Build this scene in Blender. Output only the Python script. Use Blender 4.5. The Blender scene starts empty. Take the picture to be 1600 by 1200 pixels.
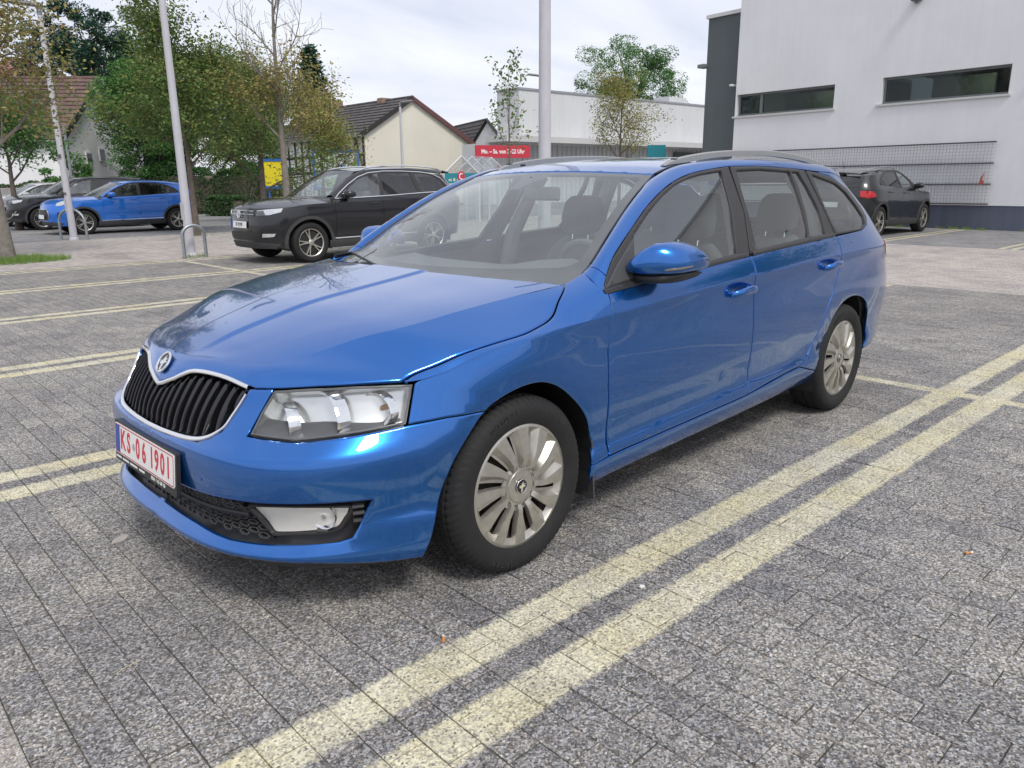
import bpy, math, random
import numpy as np
from mathutils import Vector, Matrix
from mathutils.geometry import delaunay_2d_cdt

# ------------------------------------------------------------------ camera, world, sun, exposure
SC = bpy.context.scene
COL = SC.collection
CAM_F, CAM_P = 1194.75, (-1.7626, -2.6108, 1.3328)
CAM_YAW, CAM_PITCH, CAM_ROLL = 0.786477, 0.258558, -0.009625
_f = Vector((math.cos(CAM_YAW)*math.cos(CAM_PITCH), math.sin(CAM_YAW)*math.cos(CAM_PITCH), -math.sin(CAM_PITCH)))
_r = _f.cross(Vector((0, 0, 1))).normalized(); _u = _r.cross(_f)
_c, _s = math.cos(CAM_ROLL), math.sin(CAM_ROLL)
_r, _u = _c*_r+_s*_u, -_s*_r+_c*_u
cam_d = bpy.data.cameras.new('camera'); cam = bpy.data.objects.new('camera', cam_d); COL.objects.link(cam)
cam.matrix_world = Matrix(((_r.x, _u.x, -_f.x, CAM_P[0]), (_r.y, _u.y, -_f.y, CAM_P[1]), (_r.z, _u.z, -_f.z, CAM_P[2]), (0, 0, 0, 1)))
cam_d.sensor_width = 36.0; cam_d.lens = 36.0*CAM_F/1600.0; cam_d.clip_start = .05; cam_d.clip_end = 3000
SC.camera = cam
SUN_EL, SUN_AZ = math.radians(52), math.radians(250)      # azimuth counter-clockwise from +x
wd = bpy.data.worlds.new('World'); SC.world = wd; wd.use_nodes = True
nt = wd.node_tree; nt.nodes.clear()
def wn(t, **k):
    n = nt.nodes.new(t)
    for a, b in k.items(): setattr(n, a, b)
    return n
sky = wn('ShaderNodeTexSky', sky_type='NISHITA'); sky.sun_disc = False
sky.sun_elevation = SUN_EL; sky.sun_rotation = math.pi/2-SUN_AZ; sky.air_density = 1.0; sky.dust_density = 2.0; sky.ozone_density = 1.0
tc = wn('ShaderNodeTexCoord'); sep = wn('ShaderNodeSeparateXYZ'); nt.links.new(tc.outputs['Generated'], sep.inputs[0])
# cloud deck: the view direction is projected on a flat layer overhead, so clouds shrink towards the horizon
mx = wn('ShaderNodeMath', operation='MAXIMUM'); nt.links.new(sep.outputs['Z'], mx.inputs[0]); mx.inputs[1].default_value = 0.0
ad = wn('ShaderNodeMath', operation='ADD'); nt.links.new(mx.outputs[0], ad.inputs[0]); ad.inputs[1].default_value = 0.22
dv = wn('ShaderNodeVectorMath', operation='DIVIDE'); nt.links.new(tc.outputs['Generated'], dv.inputs[0])
cmb = wn('ShaderNodeCombineXYZ'); [nt.links.new(ad.outputs[0], cmb.inputs[i]) for i in range(3)]
nt.links.new(cmb.outputs[0], dv.inputs[1])
mp = wn('ShaderNodeMapping'); mp.inputs['Scale'].default_value = (1.1, 1.9, .1); mp.inputs['Rotation'].default_value = (0, 0, math.radians(25)); mp.inputs['Location'].default_value = (3.1, 1.7, 0)
nt.links.new(dv.outputs[0], mp.inputs[0])
nz = wn('ShaderNodeTexNoise'); nz.inputs['Scale'].default_value = 1.0; nz.inputs['Detail'].default_value = 7; nz.inputs['Roughness'].default_value = .55; nz.inputs['Distortion'].default_value = .35
nt.links.new(mp.outputs[0], nz.inputs['Vector'])
rp = wn('ShaderNodeValToRGB'); rp.color_ramp.elements[0].position = .30; rp.color_ramp.elements[1].position = .72
rp.color_ramp.elements[0].color = (5.3, 5.6, 6.6, 1); rp.color_ramp.elements[1].color = (7.9, 7.9, 8.2, 1)
e = rp.color_ramp.elements.new(.5); e.color = (6.6, 6.8, 7.5, 1)
nt.links.new(nz.outputs['Fac'], rp.inputs['Fac'])
mix = wn('ShaderNodeMix', data_type='RGBA'); mix.inputs['Factor'].default_value = .88
nt.links.new(sky.outputs[0], mix.inputs[6]); nt.links.new(rp.outputs[0], mix.inputs[7])
bg = wn('ShaderNodeBackground'); bg.inputs['Strength'].default_value = .10
nt.links.new(mix.outputs[2], bg.inputs['Color'])
wo = wn('ShaderNodeOutputWorld'); nt.links.new(bg.outputs[0], wo.inputs['Surface'])
sl = bpy.data.lights.new('sun', 'SUN'); sl.energy = 1.5; sl.angle = math.radians(14); sl.color = (1, .965, .91)
sun = bpy.data.objects.new('sun', sl); COL.objects.link(sun)
sun.rotation_euler = Vector((math.cos(SUN_AZ)*math.cos(SUN_EL), math.sin(SUN_AZ)*math.cos(SUN_EL), math.sin(SUN_EL))).to_track_quat('Z', 'Y').to_euler()
SC.view_settings.view_transform = 'Standard'; SC.view_settings.look = 'None'; SC.view_settings.gamma = 1; SC.view_settings.exposure = 0.5
SC.render.engine = 'CYCLES'
SC.render.resolution_x, SC.render.resolution_y = 1024, 768
SC.cycles.max_bounces = 10; SC.cycles.transparent_max_bounces = 16; SC.cycles.glossy_bounces = 5; SC.cycles.transmission_bounces = 8
rnd = random.Random(7)

# ------------------------------------------------------------------ object helpers
def tag(o, label=None, cat=None, group=None, kind=None):
    if label: o['label'] = label
    if cat: o['category'] = cat
    if group: o['group'] = group
    if kind: o['kind'] = kind
    return o
def empty(name, loc=(0, 0, 0), rz=0, parent=None):
    o = bpy.data.objects.new(name, None); COL.objects.link(o); o.location = loc; o.rotation_euler = (0, 0, rz); o.empty_display_size = .1
    if parent: o.parent = parent
    return o
def link(name, me, parent=None, loc=None, rz=None):
    o = bpy.data.objects.new(name, me); COL.objects.link(o)
    if parent is not None: o.parent = parent
    if loc is not None: o.location = loc
    if rz is not None: o.rotation_euler = (0, 0, rz)
    return o
class MB:
    """collects geometry for one mesh"""
    def __init__(s): s.V = []; s.F = []; s.N = []; s.M = []; s.m = 0; s.hasN = False
    def add(s, V, F, N=None):
        b = len(s.V); s.V.extend([tuple(map(float, v)) for v in V]); s.F.extend([tuple(b+int(i) for i in f) for f in F]); s.M.extend([s.m]*len(F))
        if N is None: s.N.extend([None]*len(V))
        else: s.N.extend([tuple(map(float, n)) for n in N]); s.hasN = True
        return s
    def box(s, c, d, R=None, bev=0, top=None):
        """box centred at c with full sizes d; bev chamfers all edges; top=(fx,fy) scales the top face"""
        hx, hy, hz = d[0]/2, d[1]/2, d[2]/2
        if bev <= 0:
            V = [(x*hx, y*hy, z*hz) for z in (-1, 1) for x, y in ((-1, -1), (1, -1), (1, 1), (-1, 1))]
            F = [(3, 2, 1, 0), (4, 5, 6, 7)]+[(i, (i+1) % 4, 4+(i+1) % 4, 4+i) for i in range(4)]
        else:
            b = min(bev, hx*.95, hy*.95, hz*.95); V = []; F = []; idx = {}
            for x in (-1, 1):
                for y in (-1, 1):
                    for z in (-1, 1):
                        for k in range(3):
                            q = [x*hx, y*hy, z*hz]
                            for j in range(3):
                                if j != k: q[j] -= (x, y, z)[j]*b
                            idx[(x, y, z, k)] = len(V); V.append(tuple(q))
            for k in range(3):
                i, j = (k+1) % 3, (k+2) % 3
                for sg in (-1, 1):
                    l = []
                    for a, c2 in ((-1, -1), (1, -1), (1, 1), (-1, 1)):
                        t = [0, 0, 0]; t[k] = sg; t[i] = a; t[j] = c2; l.append(idx[(t[0], t[1], t[2], k)])
                    F.append(tuple(l) if sg > 0 else tuple(l[::-1]))
                for a in (-1, 1):
                    for c2 in (-1, 1):
                        l = []
                        for sg in (-1, 1):
                            t = [0, 0, 0]; t[k] = sg; t[i] = a; t[j] = c2; l += [idx[(*t, i)], idx[(*t, j)]]
                        l = [l[0], l[1], l[3], l[2]]
                        F.append(tuple(l) if a*c2 < 0 else tuple(l[::-1]))
            for x in (-1, 1):
                for y in (-1, 1):
                    for z in (-1, 1):
                        l = [idx[(x, y, z, k)] for k in range(3)]; F.append(tuple(l) if x*y*z > 0 else tuple(l[::-1]))
        if top: V = [(v[0]*(top[0] if v[2] > 0 else 1), v[1]*(top[1] if v[2] > 0 else 1), v[2]) for v in V]
        if R is not None: V = [tuple(R @ Vector(v)) for v in V]
        return s.add([(v[0]+c[0], v[1]+c[1], v[2]+c[2]) for v in V], F)
    def tube(s, pts, r, n=8, caps=True, closed=False):
        pts = [Vector(p) for p in pts]; m = len(pts); rr = r if hasattr(r, '__len__') else [r]*m
        V = []; F = []; prev = None
        for i, p in enumerate(pts):
            if closed: t = (pts[(i+1) % m]-pts[i-1]).normalized()
            else: t = (pts[min(i+1, m-1)]-pts[max(i-1, 0)]).normalized()
            if prev is None:
                a = Vector((0, 0, 1)) if abs(t.z) < .9 else Vector((1, 0, 0)); e1 = t.cross(a).normalized()
            else: e1 = (prev-t*prev.dot(t)).normalized()
            prev = e1; e2 = t.cross(e1)
            for k in range(n):
                a = 2*math.pi*k/n; q = p+(e1*math.cos(a)+e2*math.sin(a))*rr[i]; V.append(tuple(q))
        for i in range(m if closed else m-1):
            for k in range(n):
                a, b = i*n+k, i*n+(k+1) % n; c, d = ((i+1) % m)*n+(k+1) % n, ((i+1) % m)*n+k; F.append((a, b, c, d))
        if caps and not closed: F.append(tuple(range(n))[::-1]); F.append(tuple(range((m-1)*n, m*n)))
        return s.add(V, F)
    def lathe(s, prof, n=48, axis='y', c=(0, 0, 0), closed=True):
        """prof: (radius, height) pairs revolved round axis through c"""
        V = []; F = []; m = len(prof)
        for k in range(n):
            a = 2*math.pi*k/n; ca, sa = math.cos(a), math.sin(a)
            for r, h in prof:
                if axis == 'y': V.append((c[0]+r*ca, c[1]+h, c[2]+r*sa))
                elif axis == 'x': V.append((c[0]+h, c[1]+r*ca, c[2]+r*sa))
                else: V.append((c[0]+r*ca, c[1]+r*sa, c[2]+h))
        for k in range(n):
            k2 = (k+1) % n
            for i in range(m-1): F.append((k*m+i, k2*m+i, k2*m+i+1, k*m+i+1) if axis != 'y' else (k*m+i, k*m+i+1, k2*m+i+1, k2*m+i))
        return s.add(V, F)
    def prism(s, poly, z0, z1, M=None):
        """polygon (x,y) extruded from z0 to z1, then moved by matrix M"""
        n = len(poly); V = [(x, y, z0) for x, y in poly]+[(x, y, z1) for x, y in poly]
        F = [tuple(range(n))[::-1], tuple(range(n, 2*n))]+[(i, (i+1) % n, n+(i+1) % n, n+i) for i in range(n)]
        if M is not None: V = [tuple(M @ Vector(v)) for v in V]
        return s.add(V, F)
    def mesh(s, name, mats, smooth=True, angle=35, recalc=False):
        me = bpy.data.meshes.new(name); me.from_pydata(s.V, [], s.F)
        for m in (mats if isinstance(mats, (list, tuple)) else [mats]): me.materials.append(m)
        if len(me.materials) > 1: me.polygons.foreach_set('material_index', s.M)
        if recalc:
            import bmesh
            bm = bmesh.new(); bm.from_mesh(me); bmesh.ops.recalc_face_normals(bm, faces=bm.faces); bm.to_mesh(me); bm.free()
        if smooth:
            me.shade_smooth()
            if s.hasN: me.normals_split_custom_set_from_vertices([n if n else (0, 0, 0) for n in s.N])
            elif angle < 179: me.set_sharp_from_angle(angle=math.radians(angle))
        me.update()
        return me
    def obj(s, name, mats, parent=None, smooth=True, angle=35, loc=None, rz=None, recalc=False):
        return link(name, s.mesh(name, mats, smooth, angle, recalc), parent, loc, rz)

# ------------------------------------------------------------------ materials
MAT = {}
def new_mat(name):
    m = bpy.data.materials.new(name); m.use_nodes = True; n = m.node_tree
    return m, n, n.nodes['Principled BSDF']
def tx(n, t, **k):
    q = n.nodes.new(t)
    for a, b in k.items():
        if a in q.inputs: q.inputs[a].default_value = b
        else: setattr(q, a, b)
    return q
def simple(name, col, rough=.5, metal=0, spec=.5, var=.12, scale=30., bump=0., coat=0., coord='Object', em=None):
    """one colour with procedural mottling and optional fine bump"""
    if name in MAT: return MAT[name]
    m, n, b = new_mat(name)
    b.inputs['Roughness'].default_value = rough; b.inputs['Metallic'].default_value = metal; b.inputs['Specular IOR Level'].default_value = spec
    b.inputs['Coat Weight'].default_value = coat; b.inputs['Coat Roughness'].default_value = .03
    c = tx(n, 'ShaderNodeTexCoord'); nz = tx(n, 'ShaderNodeTexNoise', Scale=scale, Detail=5.0, Roughness=.6); n.links.new(c.outputs[coord], nz.inputs['Vector'])
    r = tx(n, 'ShaderNodeValToRGB'); r.color_ramp.elements[0].position = .25; r.color_ramp.elements[1].position = .75
    r.color_ramp.elements[0].color = (*[x*(1-var) for x in col], 1); r.color_ramp.elements[1].color = (*[min(1, x*(1+var)) for x in col], 1)
    n.links.new(nz.outputs['Fac'], r.inputs['Fac']); n.links.new(r.outputs[0], b.inputs['Base Color'])
    if bump:
        bp = tx(n, 'ShaderNodeBump', Strength=.5, Distance=bump); n.links.new(nz.outputs['Fac'], bp.inputs['Height']); n.links.new(bp.outputs[0], b.inputs['Normal'])
    if em: b.inputs['Emission Color'].default_value = (*em[:3], 1); b.inputs['Emission Strength'].default_value = em[3]
    MAT[name] = m; return m
def paint(name, col, metal=.45, rough=.42, dust=.05, ior=1.62):
    """car paint: metallic base under clear coat, a little dust and flake"""
    if name in MAT: return MAT[name]
    m, n, b = new_mat(name)
    c = tx(n, 'ShaderNodeTexCoord')
    fl = tx(n, 'ShaderNodeTexNoise', Scale=900.0, Detail=1.0); n.links.new(c.outputs['Object'], fl.inputs['Vector'])
    r = tx(n, 'ShaderNodeValToRGB'); r.color_ramp.elements[0].position = .35; r.color_ramp.elements[1].position = .7
    r.color_ramp.elements[0].color = (*[x*.85 for x in col], 1); r.color_ramp.elements[1].color = (*[min(1, x*1.2) for x in col], 1)
    n.links.new(fl.outputs['Fac'], r.inputs['Fac'])
    dn = tx(n, 'ShaderNodeTexNoise', Scale=5.0, Detail=8.0, Roughness=.65); n.links.new(c.outputs['Object'], dn.inputs['Vector'])
    mr = tx(n, 'ShaderNodeMapRange'); mr.inputs['From Min'].default_value = .45; mr.inputs['From Max'].default_value = .8; mr.inputs['To Max'].default_value = dust
    n.links.new(dn.outputs['Fac'], mr.inputs['Value'])
    mix = tx(n, 'ShaderNodeMix', data_type='RGBA'); n.links.new(mr.outputs[0], mix.inputs['Factor']); n.links.new(r.outputs[0], mix.inputs[6]); mix.inputs[7].default_value = (.35, .33, .3, 1)
    n.links.new(mix.outputs[2], b.inputs['Base Color'])
    b.inputs['Metallic'].default_value = metal; b.inputs['Roughness'].default_value = rough; b.inputs['Coat Weight'].default_value = 1; b.inputs['Coat Roughness'].default_value = .02; b.inputs['Coat IOR'].default_value = ior
    MAT[name] = m; return m
def glass(name, tint, alpha=.85, rough=.0, ior=1.5, film=.0):
    """thin pane: tinted transparency with a Fresnel reflection"""
    if name in MAT: return MAT[name]
    m, n, b = new_mat(name); n.nodes.remove(b); out = n.nodes['Material Output']
    t = tx(n, 'ShaderNodeBsdfTransparent'); t.inputs['Color'].default_value = (*tint, 1)
    g = tx(n, 'ShaderNodeBsdfGlossy'); g.inputs['Roughness'].default_value = .01; g.inputs['Color'].default_value = (1, 1, 1, 1)
    d = tx(n, 'ShaderNodeBsdfDiffuse'); d.inputs['Color'].default_value = (.50, .52, .53, 1)  # pale film: dust, and milky brightness of the pane put in as colour
    fr = tx(n, 'ShaderNodeFresnel'); ge = tx(n, 'ShaderNodeNewGeometry'); io = tx(n, 'ShaderNodeMapRange'); io.inputs['To Min'].default_value = ior; io.inputs['To Max'].default_value = 1/ior; n.links.new(ge.outputs['Backfacing'], io.inputs['Value']); n.links.new(io.outputs[0], fr.inputs['IOR'])   # same reflection from both sides of the pane
    c = tx(n, 'ShaderNodeTexCoord'); nz = tx(n, 'ShaderNodeTexNoise', Scale=4.0, Detail=8.0, Roughness=.7); n.links.new(c.outputs['Object'], nz.inputs['Vector'])
    mr = tx(n, 'ShaderNodeMapRange'); mr.inputs['From Min'].default_value = .4; mr.inputs['From Max'].default_value = .8; mr.inputs['To Min'].default_value = film; mr.inputs['To Max'].default_value = 1-alpha
    n.links.new(nz.outputs['Fac'], mr.inputs['Value'])
    m1 = tx(n, 'ShaderNodeMixShader'); n.links.new(mr.outputs[0], m1.inputs[0]); n.links.new(t.outputs[0], m1.inputs[1]); n.links.new(d.outputs[0], m1.inputs[2])
    m2 = tx(n, 'ShaderNodeMixShader'); n.links.new(fr.outputs[0], m2.inputs[0]); n.links.new(m1.outputs[0], m2.inputs[1]); n.links.new(g.outputs[0], m2.inputs[2])
    n.links.new(m2.outputs[0], out.inputs['Surface'])
    MAT[name] = m; return m
BLUE = paint('race_blue_paint', (.003, .128, .47), metal=.85, rough=.24, dust=.012)
BLACKP = simple('black_plastic', (.018, .018, .020), .45, var=.15, scale=60)
GREYP = simple('grey_textured_plastic', (.055, .055, .058), .6, var=.15, scale=300, bump=.0006)
GLOSSB = simple('gloss_black', (.008, .008, .010), .12, var=.1, scale=20, coat=.5)
RUBBER = simple('tyre_rubber', (.012, .012, .0125), .78, var=.25, scale=25, bump=.0008)
CHROME = simple('chrome', (.82, .82, .83), .08, metal=1, var=.04, scale=8)
SILVER = simple('silver_wheel_paint', (.47, .45, .405), .36, metal=.75, var=.16, scale=28, coat=.3)
RAILM = simple('satin_roof_rail', (.30, .30, .29), .5, metal=.15, var=.05)
STEEL = simple('rusty_steel', (.06, .045, .04), .75, metal=.3, var=.4, scale=20)
INTER = simple('interior_dark_plastic', (.12, .122, .128), .65, var=.15, scale=80, bump=.0005)
FABRIC = simple('seat_fabric', (.14, .143, .15), .95, var=.25, scale=220, bump=.001)
HEADL = simple('roof_lining', (.42, .41, .39), .95, var=.08, scale=120)
WGLASS = glass('windscreen_glass', (.88, .94, .92), .88, ior=2.1, film=.05)
SGLASS = glass('side_glass', (.76, .85, .82), .95, ior=2.3, film=.02)
DGLASS = glass('dark_privacy_glass', (.06, .065, .07), .95, ior=1.8)
LENS = glass('clear_lamp_lens', (.96, .97, .98), .97, ior=1.4)
REDL = simple('red_lamp', (.45, .01, .015), .12, var=.1, coat=.6)
REFL = simple('lamp_reflector', (.78, .79, .80), .12, metal=1, var=.06, scale=20)
def pchip(xs, ys):
    xs=np.array(xs,float); ys=np.array(ys,float); h=np.diff(xs); d=np.diff(ys)/h
    m=np.zeros(len(xs))
    for i in range(1,len(xs)-1):
        if d[i-1]*d[i]>0:
            w1=2*h[i]+h[i-1]; w2=h[i]+2*h[i-1]; m[i]=(w1+w2)/(w1/d[i-1]+w2/d[i])
    m[0]=d[0]; m[-1]=d[-1]
    def f(x):
        x=np.asarray(x,float); k=np.clip(np.searchsorted(xs,x)-1,0,len(h)-1)
        t=(x-xs[k])/h[k]; tc=np.clip(t,0,1)
        H=(1+2*tc)*(1-tc)**2*ys[k]+tc*(1-tc)**2*h[k]*m[k]+tc*tc*(3-2*tc)*ys[k+1]+tc*tc*(tc-1)*h[k]*m[k+1]
        return H+np.where(t<0,(t)*h[k]*m[k],0)+np.where(t>1,(t-1)*h[k]*m[k+1],0)
    return f
def smooth(e0,e1,x):
    t=np.clip((np.asarray(x,float)-e0)/(e1-e0),0,1); return t*t*(3-2*t)

class Body:
    """half-width wrap surface of a car body: S(s,z) -> x, y>=0, z"""
    def __init__(b, W, zT, zB, yB, slope, low, zs, xf, nf, xr, nr, xc, xq, Lf=1.4, Lr=1.6, arch=(), flare=.010, curv=.0, low2=None):
        b.W=pchip(*W); b.zT=pchip(*zT); b.zB=pchip(*zB); b.yB=pchip(*yB); b.slope=slope
        b.low=pchip(*low); b.zs=zs; b.xf=pchip(*xf); b.nf=pchip(*nf); b.xr=pchip(*xr); b.nr=pchip(*nr)
        b.xc=xc; b.xq=xq; b.Lf=Lf; b.Lr=Lr; b.arch=arch; b.flare=flare; b.curv=curv; b.low2=pchip(*low2) if low2 else None
    def w(b,x,z):
        zt=b.zT(x); zb=b.zB(x); W=b.W(x); yb=b.yB(x)
        zs=b.zs(x); q=(z-zs)/(zt-zs)
        tk=.12+.88*smooth(.15,.42,x)-.5*smooth(2.2,2.6,x)
        lq=b.low(np.clip(q,0,1.0))
        if b.low2 is not None: t2=smooth(.0,.55,x); lq=lq*(1-t2)+b.low2(np.clip(q,0,1.0))*t2
        lo=W-lq-(b.low(np.minimum(q,0))-b.low(0.0))*tk
        d_=.005; e_=np.clip((z-zt)/d_,-30,30); zz_=np.log1p(np.exp(e_))*d_
        k=np.clip(zz_/np.maximum(zb-zt,.02),0,1)
        sh=lo-(W-yb)*(.75*k+.25*k*k)
        hg=np.maximum(z-zb,0)
        gl=yb-b.slope*hg-b.curv*hg*hg
        y=np.where(z<=zb,sh,gl)
        for (ax,az,r0,r1,r2) in b.arch:
            r=np.hypot(x-ax,z-az)
            out=b.flare*smooth(r2,r1,r)-b.flare*1.1*smooth(r1-.004,r0,r)
            y=y+np.where(z<zt,out*smooth(zt,zt-.06,z),0)
        return y
    def S(b,s,z):
        if np.ndim(s)==0 and np.ndim(z)==0: return b.S(np.array([s]),np.array([z]))[0]
        s=np.asarray(s,float); z=np.asarray(z,float); s,z=np.broadcast_arrays(s,z)
        x=s.copy(); y=b.w(s,z)
        m=s<b.xc
        if m.any():
            ph=np.pi/2*(1-(b.xc-s[m])/b.Lf); zz=z[m]
            a=b.xc-b.xf(zz); n=b.nf(zz)
            cs,sn=np.cos(ph),np.sin(ph)
            # iterate width with x (section varies with x)
            xx=np.full_like(zz,b.xc)
            for _ in range(6):
                w=b.w(np.maximum(xx,b.xc-.9),zz)
                r=1/((np.abs(cs)/a)**n+(np.abs(sn)/w)**n)**(1/n); xx=b.xc-r*cs
            x[m]=b.xc-r*cs; y[m]=r*sn
        m=s>b.xq
        if m.any():
            ph=np.pi/2*(1-(s[m]-b.xq)/b.Lr); zz=z[m]
            a=b.xr(zz)-b.xq; n=b.nr(zz); cs,sn=np.cos(ph),np.sin(ph)
            xx=np.full_like(zz,b.xq)
            for _ in range(6):
                w=b.w(np.minimum(xx,b.xq+.8),zz)
                r=1/((np.abs(cs)/a)**n+(np.abs(sn)/w)**n)**(1/n); xx=b.xq+r*cs
            x[m]=b.xq+r*cs; y[m]=r*sn
        return np.stack([x,y,z],-1)
def poly3(pts):
    """arc-length parametrised smooth curve through 3D points, t in [0,1]"""
    P=np.array(pts,float); d=np.r_[0,np.cumsum(np.linalg.norm(np.diff(P,axis=0),axis=1))]; d/=d[-1]
    fs=[pchip(d,P[:,k]) for k in range(P.shape[1])]
    return lambda t: np.stack([f(t) for f in fs],-1), d

hb=Body(
 W=([-.9,.05,.5,1.4,2.3,2.69,3.6],[.88,.90,.905,.908,.905,.90,.88]),
 zT=([-.9,-.37,-.301,-.207,-.113,.033,.199,.443,1.533,2.52,3.0,3.7],[.72,.748,.767,.801,.821,.836,.847,.856,.905,.93,.935,.935]),
 zB=([.3,.444,1.0,1.529,2.471,2.891,3.3,3.8],[.915,.932,.968,.997,1.035,1.048,1.055,1.06]),
 yB=([.3,.444,1.5,2.5,3.3],[.865,.866,.87,.866,.85]),
 slope=.5, curv=.05,
 low=([-.35,-.25,-.16,-.07,0,.06,.12,.20,.30,.45,.62,.80,.93,1.0],[.14,.085,.045,.022,.016,.020,.028,.026,.015,.003,-.004,-.004,-.001,0]),
 low2=([-.35,0,.06,.12,.20,.30,.45,.62,.80,.93,1.0],[.14,.016,.020,.028,.026,.017,.008,.005,.008,.006,0]),
 zs=lambda x: .29+.034*np.clip(np.asarray(x,float)-.46,0,2.2),
 xf=([.14,.17,.20,.236,.246,.285,.31,.36,.40,.50,.545,.556,.575,.61,.66,.73,.80],[-.80,-.87,-.903,-.918,-.914,-.874,-.870,-.888,-.902,-.907,-.903,-.895,-.877,-.857,-.840,-.822,-.79]),
 nf=([.15,.25,.50,.56,.62,.68,.75],[3.0,3.1,3.1,2.95,2.6,2.35,2.2]),
 xr=([.15,.32,.5,.7,.8,.9,1.0,1.06,1.12,1.18,1.24,1.3,1.35,1.42],[3.72,3.81,3.89,3.88,3.85,3.83,3.75,3.725,3.715,3.655,3.56,3.435,3.345,3.22]),
 nr=([.2,.6,.8,.95,1.06,1.2,1.35,1.42],[3.2,3.6,3.4,3.0,2.6,2.3,2.1,2.0]),
 xc=.05,xq=2.7,
 flare=.005, arch=((0,.315,.362,.400,.64),(2.72,.315,.355,.395,.68)))
# nose / fender patch between T and U (u: 0 front centre .. 1 door cut)
Tn=[(-.842,0,.690),(-.83,.09,.705),(-.795,.22,.725),(-.735,.443,.730),(-.60,.63,.744),(-.47,.745,.750),(-.39,.800,.749),(-.30,.842,.767),(-.207,.873,.801),(-.113,.889,.821),(.033,.899,.836),(.199,.902,.847),(.33,.904,.852),(.475,.905,.858)]
Un=[(-.775,0,.782),(-.768,.09,.785),(-.748,.20,.787),(-.690,.36,.790),(-.653,.442,.795),(-.584,.498,.810),(-.52,.535,.828),(-.43,.578,.856),(-.321,.644,.881),(-.24,.672,.895),(-.10,.704,.919),(.10,.735,.944),(.317,.772,.967),(.490,.752,1.005)]
Tm=[0,1,2,3,4,5,6,7,8,9,10,11,12,13]
def _c(P):
    P=np.array(P,float); k=np.arange(len(P),dtype=float); f=[pchip(k,P[:,i]) for i in range(3)]
    return lambda u: np.stack([g(u) for g in f],-1)
Tc=_c(Tn); Uc=_c(Un)
bul=pchip([0,2,3,4,6,8,10,11,12,13],[.012,.012,.012,.012,.008,.006,.007,.010,.018,.038])
def NP(u,k):
    u=np.asarray(u,float);k=np.asarray(k,float);u,k=np.broadcast_arrays(u,k)
    A=Tc(u);B=Uc(u);P=A+(B-A)*k[...,None]
    d=B-A; n=np.stack([np.zeros_like(u),d[...,2],-d[...,1]],-1)
    # outward-ish direction: perpendicular to d in plane containing outward (-x at nose, +y on side)
    t=Tc(np.minimum(u+.01,13))-Tc(np.maximum(u-.01,0))
    n=np.cross(t,d); n/=np.linalg.norm(n,axis=-1,keepdims=True)+1e-9
    sgn=np.sign(n[...,2:3]+1e-6)
    return P+sgn*n*(bul(u)*4*k*(1-k))[...,None]
# hood top height field
hzc=pchip([-.78,-.73,-.625,-.473,-.32,-.126,.033,.19,.40],[.782,.797,.842,.886,.924,.954,.976,.998,1.018])
_U=np.array(Un[:13]); hyU=pchip(_U[:,0],_U[:,1]); hzU=pchip(_U[:,0],_U[:,2])
hcy=pchip([-.8,-.73,-.47,-.126,.19],[.07,.085,.115,.145,.165])
def HT(x,r):
    """hood top; r=0 centre .. 1 at the side crease"""
    x=np.asarray(x,float);r=np.asarray(r,float);x,r=np.broadcast_arrays(x,r)
    yu=hyU(x); y=yu*r; z=hzc(x)+(hzU(x)-hzc(x))*(.08*r+.92*np.abs(r)**2.5)
    f=smooth(-.78,-.6,x)
    z=z-.007*f*smooth(0,.030,y-hcy(x))*smooth(1.0,.55,r)
    return np.stack([x,y,z],-1)
# ------------------------------------------------------------------ panels cut from curved surfaces
def in_poly(P, poly):
    x, y = P[:, 0], P[:, 1]; ins = np.zeros(len(P), bool); n = len(poly)
    for i in range(n):
        x1, y1 = poly[i]; x2, y2 = poly[(i+1) % n]
        c = ((y1 > y) != (y2 > y)); d = (y2-y1) if y2 != y1 else 1e-12
        ins ^= c & (x < (x2-x1)*(y-y1)/d+x1)
    return ins
def seg_dist(P, poly):
    A = np.asarray(poly); B = np.roll(A, -1, 0); out = np.full(len(P), 1e9)
    for a, b in zip(A, B):
        d = b-a; L = d@d+1e-18; t = np.clip(((P-a)@d)/L, 0, 1); out = np.minimum(out, np.linalg.norm(P-a-t[:, None]*d, axis=1))
    return out
def area2(P): P = np.asarray(P); Q = np.roll(P, -1, 0); return float(np.sum(P[:, 0]*Q[:, 1]-Q[:, 0]*P[:, 1]))
def inset_poly(P, d):
    """moves every vertex of a counter-clockwise polygon inwards by d"""
    P = np.asarray(P, float); a = P-np.roll(P, 1, 0); b = np.roll(P, -1, 0)-P
    a /= np.linalg.norm(a, axis=1, keepdims=True)+1e-12; b /= np.linalg.norm(b, axis=1, keepdims=True)+1e-12
    n = np.stack([-(a+b)[:, 1], (a+b)[:, 0]], 1); L = np.linalg.norm(n, axis=1, keepdims=True); n /= L+1e-12
    c = np.maximum((n*np.stack([-a[:, 1], a[:, 0]], 1)).sum(1, keepdims=True), .45)
    return P+n*d/c
def round_poly(P, r, n=4):
    """rounds the corners of a polygon; r scalar or list"""
    P = np.asarray(P, float); out = []; m = len(P)
    for i in range(m):
        ri = r[i] if hasattr(r, '__len__') else r
        p, a, b = P[i], P[i-1], P[(i+1) % m]; la, lb = np.linalg.norm(a-p), np.linalg.norm(b-p); d = min(ri, la*.45, lb*.45)
        if d < 1e-4: out.append(p); continue
        A, B = p+(a-p)/la*d, p+(b-p)/lb*d
        for k in range(n+1): t = k/n; out.append((1-t)**2*A+2*t*(1-t)*p+t*t*B)
    return np.array(out)
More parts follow.
